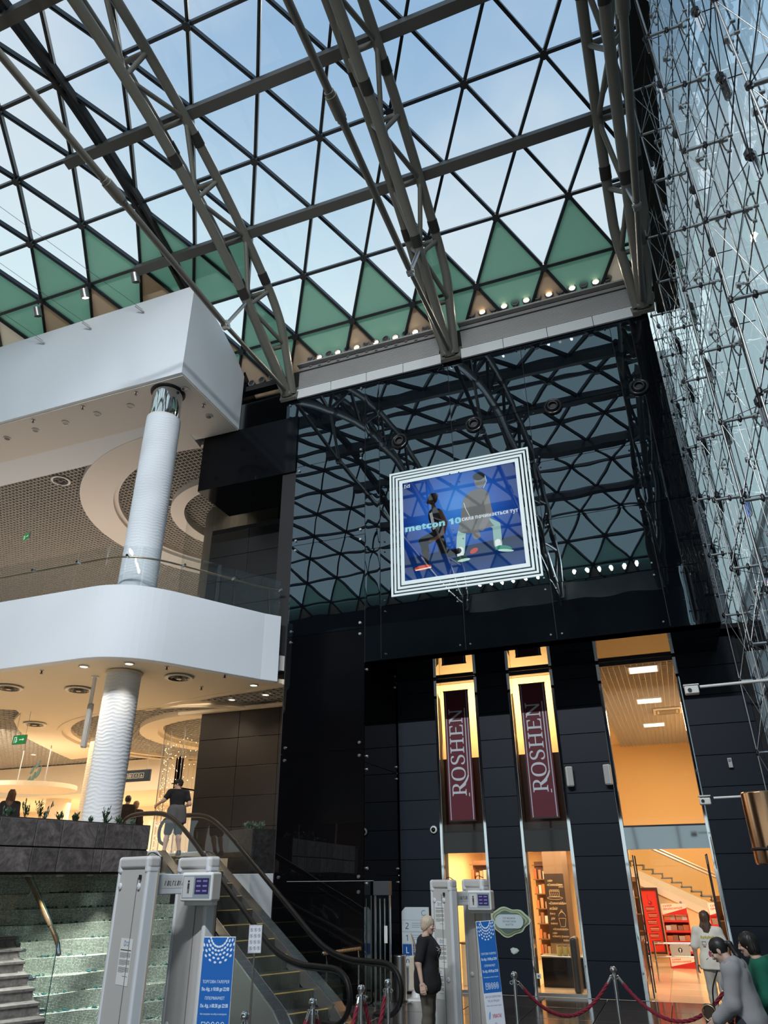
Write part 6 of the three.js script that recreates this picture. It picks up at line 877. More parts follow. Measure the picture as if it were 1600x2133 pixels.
// ---------- rope barriers ----------
{
  const st = thing('rope_stanchion', 'chrome rope stanchion', 'stanchion', [0, 0, 0], 0);
  mesh('base', lathe([[0, 0], [0.16, 0], [0.16, 0.015], [0.12, 0.035], [0.03, 0.05], [0.024, 0.07]], 32), M.chrome, st); mesh('post', cyl(0.022, 0.022, 0.82, 0, 0.47, 0, 20), M.chrome, st); mesh('collar', [cyl(0.036, 0.036, 0.05, 0, 0.86, 0, 20), ...[0, 1, 2, 3].map((k) => new THREE.TorusGeometry(0.02, 0.006, 6, 14).rotateY(k * Math.PI / 2).translate(0.045 * Math.cos(k * Math.PI / 2), 0.855, 0.045 * Math.sin(k * Math.PI / 2)))], M.chrome, st); mesh('ball_top', [ball(0.046, 0, 0.945, 0, 24, 18), cyl(0.018, 0.028, 0.03, 0, 0.895, 0, 16)], M.chrome, st);
  const P = [[-1.19, -12.59, 'chrome rope stanchion standing alone before the pier left of the wide door'], [-4.13, -8.64, 'chrome rope stanchion in front of the lower escalator loop'], [-4.02, -9.8, 'chrome rope stanchion right of the escalator loop, with two ropes'], [-3.89, -10.41, 'chrome rope stanchion farthest back beside the escalator end'], [-4.41, -7.64, 'chrome rope stanchion whose ball top shows beside the blue stand'], [-2.45, -11.6, 'chrome rope stanchion hidden behind the leaning blue stand'], [0.35, -12.0, 'chrome rope stanchion hidden behind the girl in grey']];
  P.forEach(([x, z, l], i) => { const o = i ? copyOf(st, [x, 0, z], 0) : st; o.position.set(x, 0, z); o.userData.label = l; });
  const rope = (a, b, sag, label) => {
    const A = V(a[0], 0.855, a[1]), B = V(b[0], 0.855, b[1]), d = B.clone().sub(A).normalize(), p0 = A.clone().addScaledVector(d, 0.06), p1 = B.clone().addScaledVector(d, -0.06), n = 40;
    const pt = (t) => { const q = p0.clone().lerp(p1, t); q.y -= sag * 4 * t * (1 - t); return q; };
    const t = thing('rope', label, 'rope', [0, 0, 0]), c = new THREE.CatmullRomCurve3(Array.from({ length: n + 1 }, (_, i) => pt(i / n))), strands = [];
    const fr = c.computeFrenetFrames(160), L = c.getLength();
    for (let k = 0; k < 3; k++) { const q = []; for (let i = 8; i <= 152; i++) { const w = c.getPointAt(i / 160), a2 = (k * 2 * Math.PI) / 3 + (i / 160) * L * 26; q.push(w.addScaledVector(fr.normals[i], 0.012 * Math.cos(a2)).addScaledVector(fr.binormals[i], 0.012 * Math.sin(a2))); } strands.push(tube(q, 0.0135, 220, 7)); }
    strands.forEach((g) => mesh('strand', g, M.velvet, t)); for (const [u, v] of [[0, 0.05], [0.95, 1]]) mesh('end_ferrule', tube([pt(u), pt((u + v) / 2), pt(v)], 0.02, 8, 12), M.chrome, t); return t;
  };
  rope(P[5], P[0], 0.42, 'dark red rope sagging before the middle window, left of the lone stanchion'); rope(P[0], P[6], 0.45, 'dark red rope sagging before the wide door, right of the lone stanchion');
  rope(P[1], P[2], 0.5, 'dark red rope between the two stanchions by the escalator loop'); rope(P[2], P[3], 0.4, 'short dark red rope running back along the escalator end'); rope(P[4], P[1], 0.45, 'dark red rope from the stanchion at the blue stand'); 
}
// ---------- people: one continuous body each, meshed from a field of tapered bones ----------
const BASE = { pelvis: [0, 0.94, 0], waist: [0, 1.08, 0.01], chest: [0, 1.27, 0.0], neck: [0, 1.455, -0.005], head: [0, 1.60, 0.015], lsh: [0.175, 1.385, -0.01], rsh: [-0.175, 1.385, -0.01], lel: [0.225, 1.11, -0.02], rel: [-0.225, 1.11, -0.02], lwr: [0.235, 0.87, 0.05], rwr: [-0.235, 0.87, 0.05], lhip: [0.09, 0.91, 0], rhip: [-0.09, 0.91, 0], lkn: [0.1, 0.5, 0.015], rkn: [-0.1, 0.5, 0.015], lan: [0.1, 0.085, -0.02], ran: [-0.1, 0.085, -0.02], ltoe: [0.115, 0.035, 0.13], rtoe: [-0.115, 0.035, 0.13] };
function fieldMesh(lo, hi, res, f) { // f(x, y, z): distance, negative inside
  const mc = new MarchingCubes(res, new THREE.MeshStandardMaterial(), false, false, 90000), half = res / 2, c = lo.map((v, i) => (v + hi[i]) / 2), e = lo.map((v, i) => (hi[i] - v) / 2 * 1.06);
  mc.isolation = 0;
  for (let z = 0, q = 0; z < res; z++) for (let y = 0; y < res; y++) for (let x = 0; x < res; x++, q++) mc.field[q] = -f(c[0] + ((x - half) / half) * e[0], c[1] + ((y - half) / half) * e[1], c[2] + ((z - half) / half) * e[2]);
  mc.update(); const n = mc.count, p = new Float32Array(n * 3);
  for (let i = 0; i < n * 3; i++) p[i] = mc.positionArray[i] * e[i % 3] + c[i % 3];
  let g = new THREE.BufferGeometry(); g.setAttribute('position', new THREE.BufferAttribute(p, 3)); g = mergeVertices(g, 1e-5); g.computeVertexNormals(); return g;
}
const smin = (a, b, k) => { const h = clamp(0.5 + (0.5 * (b - a)) / k, 0, 1); return b + (a - b) * h - k * h * (1 - h); };
function capsules(list, k = 0.03) { // [[ax,ay,az],[bx,by,bz],ra,rb]
  const L = list.map(([a, b, ra, rb]) => { const d = [b[0] - a[0], b[1] - a[1], b[2] - a[2]]; return { a, d, l: 1 / Math.max(1e-9, d[0] * d[0] + d[1] * d[1] + d[2] * d[2]), ra, rb }; });
  return (x, y, z) => { let v = 9; for (const s of L) { const px = x - s.a[0], py = y - s.a[1], pz = z - s.a[2], t = clamp((px * s.d[0] + py * s.d[1] + pz * s.d[2]) * s.l, 0, 1), dx = px - s.d[0] * t, dy = py - s.d[1] * t, dz = pz - s.d[2] * t, w = Math.sqrt(dx * dx + dy * dy + dz * dz) - (s.ra + (s.rb - s.ra) * t); v = v - w > k ? w : w - v > k ? v : smin(v, w, k); } return v; };
}
const mix3 = (a, b, t) => a.map((v, i) => v + (b[i] - v) * t), add3 = (a, b) => a.map((v, i) => v + b[i]);
// o: h height, pose joint overrides, fat, headPitch/headYaw in radians, outfit
function person(label, pos, az, o) {
  const t = thing('person', label, 'person', pos, az + 180), J = {}; // local +z is the front
  for (const k in BASE) J[k] = (o.pose?.[k] ?? BASE[k]).slice();
  const fat = o.fat ?? 1, fem = o.fem ? 1 : 0;
  const torso = (e) => [[J.pelvis.map((v, i) => v + (i === 0 ? 0.05 : 0)), add3(J.waist, [0.04, 0, 0]), 0.115 * fat + e, 0.10 * fat + e], [add3(J.pelvis, [-0.05, 0, 0]), add3(J.waist, [-0.04, 0, 0]), 0.115 * fat + e, 0.10 * fat + e], [add3(J.waist, [0.04, 0, 0]), add3(J.chest, [0.06, 0.02, 0]), 0.10 * fat + e, 0.105 * fat + e], [add3(J.waist, [-0.04, 0, 0]), add3(J.chest, [-0.06, 0.02, 0]), 0.10 * fat + e, 0.105 * fat + e], [add3(J.chest, [0.05, 0.06, 0]), mix3(J.lsh, J.neck, 0.2), 0.09 + e, 0.062 + e], [add3(J.chest, [-0.05, 0.06, 0]), mix3(J.rsh, J.neck, 0.2), 0.09 + e, 0.062 + e], [add3(J.lsh, [0, 0.01, 0]), add3(J.neck, [0.03, -0.02, -0.02]), 0.055 + e, 0.05 + e], [add3(J.rsh, [0, 0.01, 0]), add3(J.neck, [-0.03, -0.02, -0.02]), 0.055 + e, 0.05 + e], ...(fem ? [[add3(J.chest, [0.075, -0.02, 0.07 * fat]), add3(J.chest, [0.07, -0.03, 0.08 * fat]), 0.062 * fat + e, 0.062 * fat + e], [add3(J.chest, [-0.075, -0.02, 0.07 * fat]), add3(J.chest, [-0.07, -0.03, 0.08 * fat]), 0.062 * fat + e, 0.062 * fat + e]] : [])];
  const arm = (s, e, to = 2) => { const a = J[s + 'sh'], b = J[s + 'el'], c = J[s + 'wr']; const m = Math.min(1, to), u = [[a, mix3(a, b, m), 0.052 * (0.6 + 0.4 * fat) + e, lerp(0.052, 0.041, m) * (0.6 + 0.4 * fat) + e]]; if (to > 1) u.push([b, mix3(b, c, to - 1), 0.041 + e, lerp(0.041, 0.027, to - 1) + e]); return u; };
  const leg = (s, e, to = 2) => { const a = J[s + 'hip'], b = J[s + 'kn'], c = J[s + 'an']; const m = Math.min(1, to), u = [[a, mix3(a, b, m), 0.092 * fat + e, lerp(0.092 * fat, 0.058, m) + e]]; if (to > 1) u.push([b, mix3(b, c, Math.min(1, (to - 1) * 2) * 0.35), 0.057 + e, 0.056 + e], [mix3(b, c, 0.35), mix3(b, c, to - 1), 0.056 + e, lerp(0.056, 0.036, to - 1) + e]); return u; };
  const foot = (s, e) => [[J[s + 'an'], J[s + 'toe'], 0.036 + e, 0.028 + e], [J[s + 'an'], add3(J[s + 'an'], [0, -0.04, -0.025]), 0.036 + e, 0.035 + e]];
  const neckUp = [[J.neck, mix3(J.neck, J.head, 0.7), 0.052, 0.05]];
  const pts = Object.values(J), lo = [0, 1, 2].map((i) => Math.min(...pts.map((p) => p[i])) - 0.24), hi = [0, 1, 2].map((i) => Math.max(...pts.map((p) => p[i])) + 0.24);
  const S = o.h / 1.72, res = o.res ?? 84;
  const body = fieldMesh(lo, hi, res, capsules([...torso(0), ...arm('l', 0), ...arm('r', 0), ...leg('l', 0), ...leg('r', 0), ...foot('l', 0), ...foot('r', 0), ...neckUp], 0.035));
  // head on its own finer grid
  const hq = new THREE.Quaternion().setFromEuler(new THREE.Euler(o.headPitch ?? 0, o.headYaw ?? 0, o.headRoll ?? 0, 'YXZ'));
  const el = (x, y, z, cx, cy, cz, rx, ry, rz) => { const a = (x - cx) / rx, b = (y - cy) / ry, c = (z - cz) / rz, k = Math.sqrt(a * a + b * b + c * c); return (k - 1) * Math.min(rx, ry, rz); };
  const headF = (x, y, z) => {
    let v = el(x, y, z, 0, 0.025, -0.012, 0.074, 0.092, 0.093); v = smin(v, el(x, y, z, 0, -0.045, 0.018, 0.056, 0.075, 0.068), 0.03);
    v = smin(v, el(x, y, z, 0, -0.10, 0.055, 0.026, 0.018, 0.022), 0.02); // chin
    v = smin(v, el(x, y, z, 0, -0.012, 0.096, 0.011, 0.028, 0.014), 0.012); v = smin(v, el(x, y, z, 0, -0.030, 0.106, 0.015, 0.011, 0.013), 0.01); // nose
    v = smin(v, el(x, y, z, 0, 0.030, 0.078, 0.045, 0.010, 0.012), 0.016); // brow
    for (const s of [-1, 1]) { v = Math.max(v, -el(x, y, z, s * 0.031, 0.008, 0.098, 0.018, 0.011, 0.014)); v = smin(v, el(x, y, z, s * 0.040, -0.03, 0.066, 0.022, 0.018, 0.018), 0.02); v = smin(v, el(x, y, z, s * 0.031, 0.006, 0.076, 0.013, 0.012, 0.012), 0.004); v = smin(v, el(x, y, z, s * 0.076, -0.008, -0.008, 0.010, 0.031, 0.019), 0.006); }
    v = smin(v, el(x, y, z, 0, -0.062, 0.088, 0.022, 0.006, 0.010), 0.005); v = smin(v, el(x, y, z, 0, -0.074, 0.086, 0.018, 0.007, 0.010), 0.005); v = Math.max(v, -el(x, y, z, 0, -0.0685, 0.098, 0.02, 0.0022, 0.008));
    return v;
  };
  const place = (g) => g.applyQuaternion(hq).translate(...J.head);
  const head = place(fieldMesh([-0.11, -0.14, -0.13], [0.11, 0.14, 0.14], 60, headF));
  const neckLink = fieldMesh(J.neck.map((v, i) => v - 0.12), J.head.map((v, i) => v + 0.1).map((v, i) => Math.max(v, J.neck[i] + 0.12)), 30, capsules([[J.neck, add3(mix3(J.neck, J.head, 0.75), [0, 0, -0.01]), 0.054, 0.05]], 0.02));
  // hands: a palm, four curled fingers of different length and a thumb from its side
  const hand = (s) => {
    const w = J[s + 'wr'], d = V(...w).sub(V(...J[s + 'el'])).normalize(), side = s === 'l' ? 1 : -1, back = V(side, 0, 0.15).normalize(); const across = new THREE.Vector3().crossVectors(d, back).normalize().multiplyScalar(side), palmN = new THREE.Vector3().crossVectors(across, d).normalize(); if (palmN.x * side > 0) palmN.negate();
    const at = (l, a, n) => [w[0] + d.x * l + across.x * a + palmN.x * n, w[1] + d.y * l + across.y * a + palmN.y * n, w[2] + d.z * l + across.z * a + palmN.z * n];
    const f = across.z > 0 ? 1 : -1, curl = o.curl ?? 0.5, B = [[at(-0.03, 0, 0), at(0.02, 0, 0), 0.027, 0.026], [at(0.02, -0.022, 0), at(0.085, -0.03, 0.002), 0.016, 0.013], [at(0.02, 0, 0), at(0.09, -0.008, 0), 0.017, 0.013], [at(0.02, 0.015, 0), at(0.09, 0.014, 0), 0.017, 0.013], [at(0.02, 0.024, 0), at(0.082, 0.033, 0.002), 0.015, 0.012]];
    [[0.033 * f, 0.07, 0.9], [0.012 * f, 0.078, 1], [-0.01 * f, 0.072, 1.05], [-0.031 * f, 0.056, 1.15]].forEach(([a, l, c]) => { let p = at(0.088, a, 0), ang = curl * 0.3 * c, q = [0.088, 0]; for (const [frac, r0, r1] of [[0.45, 0.0098, 0.009], [0.32, 0.009, 0.0082], [0.23, 0.0082, 0.007]]) { q = [q[0] + Math.cos(ang) * l * frac, q[1] + Math.sin(ang) * l * frac]; const n = at(q[0], a * 1.08, q[1]); B.push([p, n, r0, r1]); p = n; ang += curl * 0.75 * c; } });
    const t0 = at(0.02, 0.026 * f, 0.004), t1 = at(0.052, 0.05 * f, 0.02), t2 = at(0.08, 0.056 * f, 0.032), t3 = at(0.1, 0.054 * f, 0.042); B.push([t0, t1, 0.014, 0.0115], [t1, t2, 0.0115, 0.010], [t2, t3, 0.010, 0.0085]);
    const c = at(0.06, 0, 0.01); return fieldMesh(c.map((v) => v - 0.125), c.map((v) => v + 0.125), 58, capsules(B, 0.007));
  };
  const parts = [body, head, neckLink, hand('l'), hand('r')].map((g) => { g.setAttribute('uv', new THREE.BufferAttribute(new Float32Array(g.attributes.position.count * 2), 2)); return g; });
  const inner = new THREE.Group(); // scale is folded into the geometry
  const put = (name, g, m) => mesh(name, g.scale(S, S, S), m, t);
  put('body', mergeGeometries(parts.map((g) => (g.index ? g : g))), o.skin ?? M.skin);
  // clothes follow the same bones a little outside the skin
  const cloth = (name, bones, clip, m, r = res, k = 0.035, wr = 0.006) => { const f = capsules(bones, k), fn = (x, y, z) => Math.max(f(x, y, z) + wr * noise.noise(x * 9, y * 7 + lo[0], z * 9), clip(x, y, z)); return put(name, fieldMesh(lo, hi, r, fn), m); };
  const O = o.outfit;
  if (O.top) { const e = O.loose ?? 0.014, to = O.sleeve ?? 0.62, hem = O.hem ?? J.pelvis[1] - 0.09; const extra = O.flare ? [-1, 1].map((s) => [add3(J.pelvis, [s * 0.065 * fat, 0.02, 0]), add3(J.pelvis, [s * 0.07 * fat, -0.12, 0.01]), 0.118 * fat + e, 0.13 * fat + e]) : [[J.pelvis, add3(J.pelvis, [0, -0.08, 0]), 0.125 * fat + e, 0.13 * fat + e]]; cloth('top', [...torso(e), ...extra, ...arm('l', e + 0.004, to), ...arm('r', e + 0.004, to)], (x, y, z) => Math.max(hem - y, y - (J.neck[1] + (O.neck ?? 0.005)) - Math.max(0, -z + J.neck[2]) * 0.3), O.top, Math.round(res * 1.05)); }
  if (O.bottom) { const e = O.legLoose ?? 0.014, to = O.legTo ?? 1.95; cloth('trousers', [[J.pelvis, J.lhip, 0.12 * fat, 0.10 * fat], [J.pelvis, J.rhip, 0.12 * fat, 0.10 * fat], ...leg('l', e, to), ...leg('r', e, to)], (x, y, z) => y - J.waist[1] + 0.04, O.bottom); }
  if (O.shoes) cloth('shoes', [...foot('l', 0.011), ...foot('r', 0.011)], (x, y, z) => Math.max(y - 0.115 - Math.max(J.lan[1], J.ran[1]) + 0.085, -y + Math.min(J.lan[1], J.ran[1]) - 0.085), O.shoes, Math.round(res * 1.1), 0.03, 0.001);
  if (O.hood) cloth('hood', [[add3(J.neck, [0.06, 0.01, -0.06]), add3(J.neck, [-0.06, 0.01, -0.06]), 0.062, 0.062], [add3(J.neck, [0.075, 0.0, 0]), add3(J.neck, [0.04, -0.04, 0.075]), 0.035, 0.03], [add3(J.neck, [-0.075, 0.0, 0]), add3(J.neck, [-0.04, -0.04, 0.075]), 0.035, 0.03], [add3(J.neck, [0, -0.03, -0.09]), add3(J.neck, [0, -0.1, -0.1]), 0.07, 0.05]], () => -1, O.hood);
  if (O.tied) cloth('tied_shirt', [[add3(J.pelvis, [0.06, 0.04, -0.02]), add3(J.pelvis, [0.09, -0.18, -0.03]), 0.165, 0.16], [add3(J.pelvis, [-0.06, 0.04, -0.02]), add3(J.pelvis, [-0.09, -0.18, -0.03]), 0.165, 0.16]], (x, y, z) => Math.max(z - 0.05 - J.pelvis[2], J.pelvis[1] - 0.24 - y), O.tied);
  // hair
  const hair = (name, fn, m, l = [-0.16, -0.75, -0.26], h = [0.16, 0.16, 0.16], r = 64) => put(name, place(fieldMesh(l, h, r, fn)), m);
  const strand = (x, y, z) => 0.004 * noise.noise(x * 60, y * 6, z * 60) + 0.003 * noise.noise(x * 25, y * 3, z * 25);
  const face = (x, y, z, d) => Math.max(d, -(el(x, y, z, 0, -0.035, 0.12, 0.062, 0.098, 0.10)));
  const H = O.hair;
  if (H.kind === 'bob') hair('hair', (x, y, z) => face(x, y, z, Math.max(smin(el(x, y, z, 0, 0.03, -0.016, 0.092, 0.102, 0.108), el(x, y, z, 0, -0.045, -0.045, 0.088, 0.08, 0.075), 0.03), -0.10 - y)) + strand(x, y, z), H.mat, [-0.13, -0.16, -0.16], [0.13, 0.16, 0.16], 64);
  if (H.kind === 'short') hair('hair', (x, y, z) => face(x, y, z, Math.max(el(x, y, z, 0, 0.028, -0.016, 0.081, 0.098, 0.099), -0.05 - y + 0.35 * z)) + strand(x, y, z) * 0.4, H.mat, [-0.13, -0.16, -0.16], [0.13, 0.16, 0.16], 60);
  if (H.kind === 'long') hair('hair', (x, y, z) => { let v = smin(el(x, y, z, 0, 0.03, -0.016, 0.088, 0.10, 0.106), el(x, y, z, 0, -0.2, -0.075, 0.115, H.len ?? 0.33, 0.06), 0.05); return face(x, y, z, v) + strand(x, y, z) * 1.6; }, H.mat, [-0.17, -0.62, -0.2], [0.17, 0.16, 0.16], 72);
  if (H.kind === 'tail') { hair('hair', (x, y, z) => face(x, y, z, Math.max(el(x, y, z, 0, 0.028, -0.016, 0.082, 0.098, 0.101), -0.04 - y + 0.5 * z)) + strand(x, y, z) * 0.4, H.mat, [-0.13, -0.16, -0.16], [0.13, 0.16, 0.16], 60); hair('ponytail', capsules([[[0, 0.03, -0.09], [0, -0.01, -0.14], 0.026, 0.028], [[0, -0.01, -0.14], [0.01, -0.14, -0.13], 0.03, 0.027], [[0.01, -0.14, -0.13], [0.02, -0.29, -0.08], 0.027, 0.01]], 0.02), H.mat, [-0.12, -0.3, -0.27], [0.12, 0.1, -0.02], 48); }
  if (H.kind === 'crop') hair('hair', (x, y, z) => { const v = Math.max(smin(el(x, y, z, 0, 0.034, -0.018, 0.089, 0.102, 0.106), el(x, y, z, 0, -0.03, -0.055, 0.078, 0.06, 0.055), 0.03), -0.062 - y + 0.25 * z); return Math.max(v, -el(x, y, z, 0.01, -0.058, 0.112, 0.1, 0.108, 0.098)) + strand(x, y, z) * 1.5; }, H.mat, [-0.13, -0.16, -0.16], [0.13, 0.16, 0.16], 70);
  if (H.kind === 'bun') { hair('hair', (x, y, z) => face(x, y, z, Math.max(el(x, y, z, 0, 0.03, -0.016, 0.086, 0.10, 0.106), -0.07 - y + 0.3 * z)) + strand(x, y, z) * 0.6, H.mat, [-0.13, -0.16, -0.16], [0.13, 0.16, 0.16], 60); }
  if (O.cap) { hair('cap', (x, y, z) => Math.max(el(x, y, z, 0, 0.032, -0.014, 0.090, 0.105, 0.108), 0.028 - y - 0.15 * z), O.cap, [-0.13, -0.1, -0.16], [0.13, 0.16, 0.16], 54); hair('cap_peak', (x, y, z) => Math.max(Math.abs(y - 0.04 + 0.9 * x * x + 0.12 * (z - 0.08)) - 0.004, el(x, y, z, 0, 0.04, 0.10, 0.08, 0.2, 0.085), 0.055 - z), O.cap, [-0.12, -0.02, 0.0], [0.12, 0.12, 0.22], 54); }
  // eyes, brows and lips
  for (const s of [-1, 1]) { put('eye', place(ball(0.0085, s * 0.031, 0.006, 0.0795, 12, 8)), M.paper); put('iris', place(ball(0.0045, s * 0.031, 0.006, 0.0848, 10, 8)), M.black); put('eyebrow', place(new THREE.SphereGeometry(1, 12, 6).scale(0.018, 0.0035, 0.006).rotateZ(-s * 0.12).translate(s * 0.032, 0.033, 0.084)), H.brow ?? H.mat); }
  put('lips', place(new THREE.SphereGeometry(1, 14, 8).scale(0.021, 0.0075, 0.006).translate(0, -0.068, 0.0945)), std(0.42, 0.17, 0.15, 0.5));
  return { t, J, S, put, place, lo, hi };
}
const cottonBlack = std(0.008, 0.008, 0.01, 0.9), hairBlack = std(0.012, 0.009, 0.008, 0.45), hairBrown = std(0.085, 0.042, 0.024, 0.45), hairBlond = std(0.50, 0.41, 0.31, 0.5), hairDark = std(0.03, 0.02, 0.016, 0.5), shoeDark = std(0.02, 0.02, 0.022, 0.5), jeans = std(0.03, 0.035, 0.05, 0.9), khaki = std(0.10, 0.085, 0.065, 0.9), greyKnit = std(0.50, 0.49, 0.51, 0.95, 0, { map: fineTex }), greenKnit = std(0.005, 0.11, 0.065, 0.9);
// a print wrapped on cloth: the patch of the cloth mesh that lies inside a window of its local xy, lifted by a hair
function printOn(P, src, z0, x0, x1, y0, y1, tex, front = true) {
  const g = P.t.children.find((c) => c.name === src).geometry, pos = g.attributes.position, ix = g.index.array, S = P.S, v = [], uv = [], nn = g.attributes.normal;
  for (let i = 0; i < ix.length; i += 3) { let ok = true; for (let k = 0; k < 3; k++) { const q = ix[i + k], x = pos.getX(q) / S, y = pos.getY(q) / S, z = pos.getZ(q) / S; if (x < x0 || x > x1 || y < y0 || y > y1 || (front ? z < z0 : z > z0)) ok = false; } if (!ok) continue; for (let k = 0; k < 3; k++) { const q = ix[i + k]; v.push(pos.getX(q) + nn.getX(q) * 0.003 * (front ? 1 : 1), pos.getY(q), pos.getZ(q) + (front ? 0.003 : -0.003)); const u = (pos.getX(q) / S - x0) / (x1 - x0); uv.push(front ? u : 1 - u, (pos.getY(q) / S - y0) / (y1 - y0)); } }
  if (!v.length) return; const p = new THREE.BufferGeometry(); p.setAttribute('position', new THREE.Float32BufferAttribute(v, 3)); p.setAttribute('uv', new THREE.Float32BufferAttribute(uv, 2)); p.computeVertexNormals(); mesh('shirt_print', p, std(1, 1, 1, 0.9, 0, { map: tex, transparent: true, alphaTest: 0.4 }), P.t);
}
{ // blonde woman in profile
  const pose = { waist: [0, 1.09, 0.02], chest: [0, 1.27, 0.01], neck: [0, 1.44, 0.0], head: [0, 1.585, 0.045], lel: [0.31, 1.12, -0.06], rel: [-0.31, 1.12, -0.06], lwr: [0.345, 0.87, -0.01], rwr: [-0.345, 0.87, -0.01], lsh: [0.195, 1.375, -0.01], rsh: [-0.195, 1.375, -0.01] };
  const P = person('blonde short-haired woman in a black printed T-shirt walking right', [-3.76, 0, -11.7], 84, { h: 1.66, fat: 1.32, fem: true, pose, headPitch: 0.08, skin: M.skinPale, res: 92, outfit: { top: cottonBlack, loose: 0.02, sleeve: 0.85, hem: 0.72, flare: true, bottom: khaki, legLoose: 0.02, shoes: shoeDark, hair: { kind: 'crop', mat: hairBlond, brow: hairDark } } });
  const tx = canvasTex(320, 512, (g, w, h) => { g.clearRect(0, 0, w, h); g.strokeStyle = '#d6d6da'; g.lineWidth = 7; g.lineCap = 'round'; const s = (...p) => { g.beginPath(); p.forEach(([x, y], i) => (i ? g.lineTo(x, y) : g.moveTo(x, y))); g.stroke(); }; s([40, 60], [90, 120], [60, 150], [120, 160]); s([30, 110], [150, 90]); s([100, 40], [110, 130], [105, 230]); s([70, 70], [60, 200]); s([150, 60], [160, 130], [220, 140], [250, 60]); s([170, 100], [230, 90]); s([180, 230], [200, 300], [170, 320], [220, 330]); s([210, 220], [250, 300]); s([150, 380], [190, 370], [180, 420], [230, 440]); s([160, 450], [220, 420]); });
  printOn(P, 'top', 0.06, -0.16, 0.16, 0.9, 1.36, tx, true);
  const b = thing('cloth_bag', 'pale cloth bag hanging behind the blonde woman', 'bag', [-3.95, 0.72, -11.72], 84); mesh('bag_body', fieldMesh([-0.2, -0.05, -0.12], [0.2, 0.5, 0.12], 48, (x, y, z) => Math.max(Math.abs(z - 0.02 * Math.sin(x * 9)) - 0.035 - 0.03 * (0.4 - y), Math.abs(x) - 0.13 - 0.05 * (0.3 - y), -y, y - 0.42) + 0.004 * noise.noise(x * 20, y * 12, 1)), std(0.5, 0.44, 0.36, 0.9), b); mesh('strap', tube([[-0.1, 0.4, 0], [-0.06, 0.6, 0.02], [0.0, 0.7, 0.06], [0.06, 0.6, 0.02], [0.1, 0.4, 0]], 0.012, 30, 6), std(0.5, 0.44, 0.36, 0.9), b);
}
{ // man walking off the escalator
  const pose = { lwr: [0.42, 1.12, 0.22], lel: [0.34, 1.2, -0.02], rel: [-0.27, 1.13, -0.1], rwr: [-0.2, 1.08, 0.14], lkn: [0.14, 0.5, 0.06], lan: [0.19, 0.1, 0.0], ltoe: [0.21, 0.05, 0.14], rkn: [-0.1, 0.5, 0.02], ran: [-0.12, 0.085, -0.14], rtoe: [-0.125, 0.035, 0.0], chest: [0, 1.27, 0.03], neck: [0, 1.45, 0.04], head: [0, 1.58, 0.09], lsh: [0.2, 1.385, 0.02], rsh: [-0.2, 1.385, 0.02] };
  person('man in black T-shirt, cap and shorts stepping off the escalator, seen from behind', esc(6.85, 0.45, 2.635), -52, { h: 1.66, fat: 1.12, pose, headYaw: 0.9, res: 92, skin: M.skin, curl: 0.9, outfit: { top: cottonBlack, loose: 0.014, sleeve: 0.62, hem: 0.86, bottom: cottonBlack, legLoose: 0.035, legTo: 0.95, shoes: shoeDark, tied: std(0.15, 0.15, 0.16, 0.9, 0, { map: fineTex }), cap: cottonBlack, hair: { kind: 'short', mat: hairDark } } });
}
const couple = [[-14.11, -17.24, 'dark-haired woman in black with a shoulder clip, walking away past the column', 1.66, hairBlack, 'bun', -20], [-14.5, -18.1, 'person with light brown hair half hidden behind the dark-haired woman', 1.6, std(0.22, 0.12, 0.06, 0.5), 'bob', -15]];
for (const [x, z, l, h, hm, hk, az] of couple) person(l, [x, 2.6, z], az, { h, res: 64, fem: true, skin: M.skinPale, outfit: { top: std(0.02, 0.012, 0.014, 0.9), sleeve: 1.7, loose: 0.03, bottom: cottonBlack, shoes: shoeDark, hair: { kind: hk, mat: hm } } });
person('woman with very long brown hair seen from behind above the planter', [-16.17, 2.6, -15.17], -30, { h: 1.68, res: 64, fem: true, skin: M.skinPale, outfit: { top: cottonBlack, sleeve: 1.8, loose: 0.025, bottom: jeans, shoes: shoeDark, hair: { kind: 'long', len: 0.42, mat: hairBrown } } });
person('person in black with tattooed arm cut off by the left edge of the photo', [-9.95, 0.6, -9.06], 150, { h: 1.72, res: 72, skin: M.skinPale, outfit: { top: cottonBlack, sleeve: 0.8, loose: 0.025, bottom: jeans, shoes: shoeDark, hair: { kind: 'short', mat: hairDark } } });
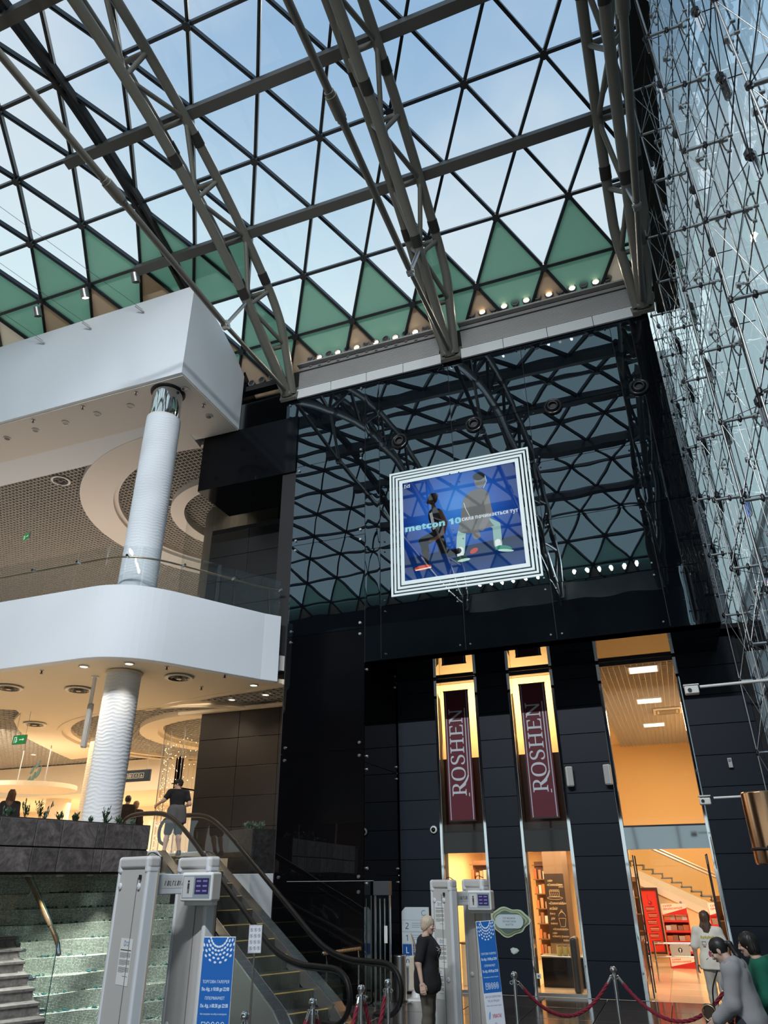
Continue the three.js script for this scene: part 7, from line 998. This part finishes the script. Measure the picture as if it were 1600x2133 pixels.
{ // woman in the wide door
  const pose = { lel: [0.27, 1.13, -0.02], rel: [-0.27, 1.13, -0.02], lwr: [0.28, 0.88, 0.03], rwr: [-0.28, 0.88, 0.03] };
  const P = person('woman with long brown hair in a white printed T-shirt entering the wide shop door', [0.22, 0, -15.1], 8, { h: 1.6, res: 84, fem: true, pose, skin: M.skin, outfit: { top: std(0.82, 0.76, 0.66, 0.9), sleeve: 0.85, loose: 0.03, hem: 0.8, flare: true, bottom: std(0.5, 0.45, 0.38, 0.9), legLoose: 0.02, shoes: shoeDark, hair: { kind: 'long', len: 0.2, mat: hairBrown } } });
  const tx = canvasTex(320, 400, (g, w, h) => { g.clearRect(0, 0, w, h); g.fillStyle = '#c9b04a'; g.font = 'bold 44px ' + SANS; g.textAlign = 'center'; for (let k = 0; k < 7; k++) g.fillRect(40 + k * 35, 30 + (k % 2) * 8, 24, 34); g.strokeStyle = '#3a3640'; g.lineWidth = 6; g.strokeRect(46, 110, 70, 46); g.fillStyle = '#b04858'; g.fillRect(56, 170, 50, 18); g.fillStyle = '#4e8c94'; g.beginPath(); g.moveTo(230, 110); g.lineTo(280, 160); g.lineTo(190, 170); g.fill(); g.fillStyle = '#b03a5a'; g.beginPath(); g.ellipse(165, 270, 36, 44, 0.3, 0, 7); g.fill(); g.strokeStyle = '#2c2c30'; g.beginPath(); g.moveTo(70, 350); g.lineTo(110, 330); g.moveTo(210, 350); g.lineTo(270, 330); g.stroke(); });
  printOn(P, 'top', -0.07, -0.15, 0.15, 0.9, 1.36, tx, false);
}
{ // girl in grey, head bent, and woman in green, both walking left
  const bend = { pelvis: [0, 0.94, -0.05], waist: [0, 1.09, -0.02], chest: [0, 1.27, 0.02], neck: [0, 1.445, 0.07], head: [0, 1.555, 0.16], lsh: [0.165, 1.38, 0.03], rsh: [-0.165, 1.38, 0.03], lel: [0.2, 1.09, 0.06], rel: [-0.2, 1.09, 0.06], lwr: [0.16, 0.92, 0.27], rwr: [-0.14, 0.93, 0.27] };
  const P = person('girl with a dark ponytail in a grey hoodie bending her head, walking left', [0.36, 0, -9.35], -72, { h: 1.62, res: 92, fem: true, fat: 0.92, pose: bend, headPitch: 0.55, headYaw: 0.1, skin: M.skinPale, curl: 0.7, outfit: { top: greyKnit, sleeve: 1.9, loose: 0.035, hem: 0.8, hood: greyKnit, bottom: jeans, shoes: shoeDark, hair: { kind: 'tail', mat: hairBlack } } });
  const pose2 = { chest: [0, 1.27, 0.03], neck: [0, 1.45, 0.06], head: [0, 1.585, 0.12], lwr: [0.2, 0.98, 0.2], rwr: [-0.2, 0.98, 0.2] };
  person('dark-haired woman in a green sweater cut by the right edge of the photo', [0.64, 0, -9.75], -75, { h: 1.62, res: 80, fem: true, fat: 1.1, pose: pose2, headPitch: 0.12, skin: M.skinPale, outfit: { top: greenKnit, sleeve: 1.85, loose: 0.035, hem: 0.78, bottom: jeans, shoes: shoeDark, hair: { kind: 'bob', mat: hairBlack } } });
  const ph = thing('handheld_bag', 'small dark shoulder bag with a gold rim held before the girl in grey', 'bag', [0.02, 0.78, -9.5], 20); mesh('bag_body', rbox(0.12, 0.2, 0.06, 0, 0.1, 0, 0.03, 4), std(0.05, 0.035, 0.02, 0.4), ph); mesh('rim', new THREE.TorusGeometry(0.07, 0.008, 6, 24).translate(0, 0.12, 0.03), M.brass, ph); mesh('strap', tube([[0.05, 0.19, 0], [0.08, 0.34, 0.02], [0.16, 0.5, 0.02]], 0.008, 16, 6), M.black, ph);
}
renderer.render(scene, camera);
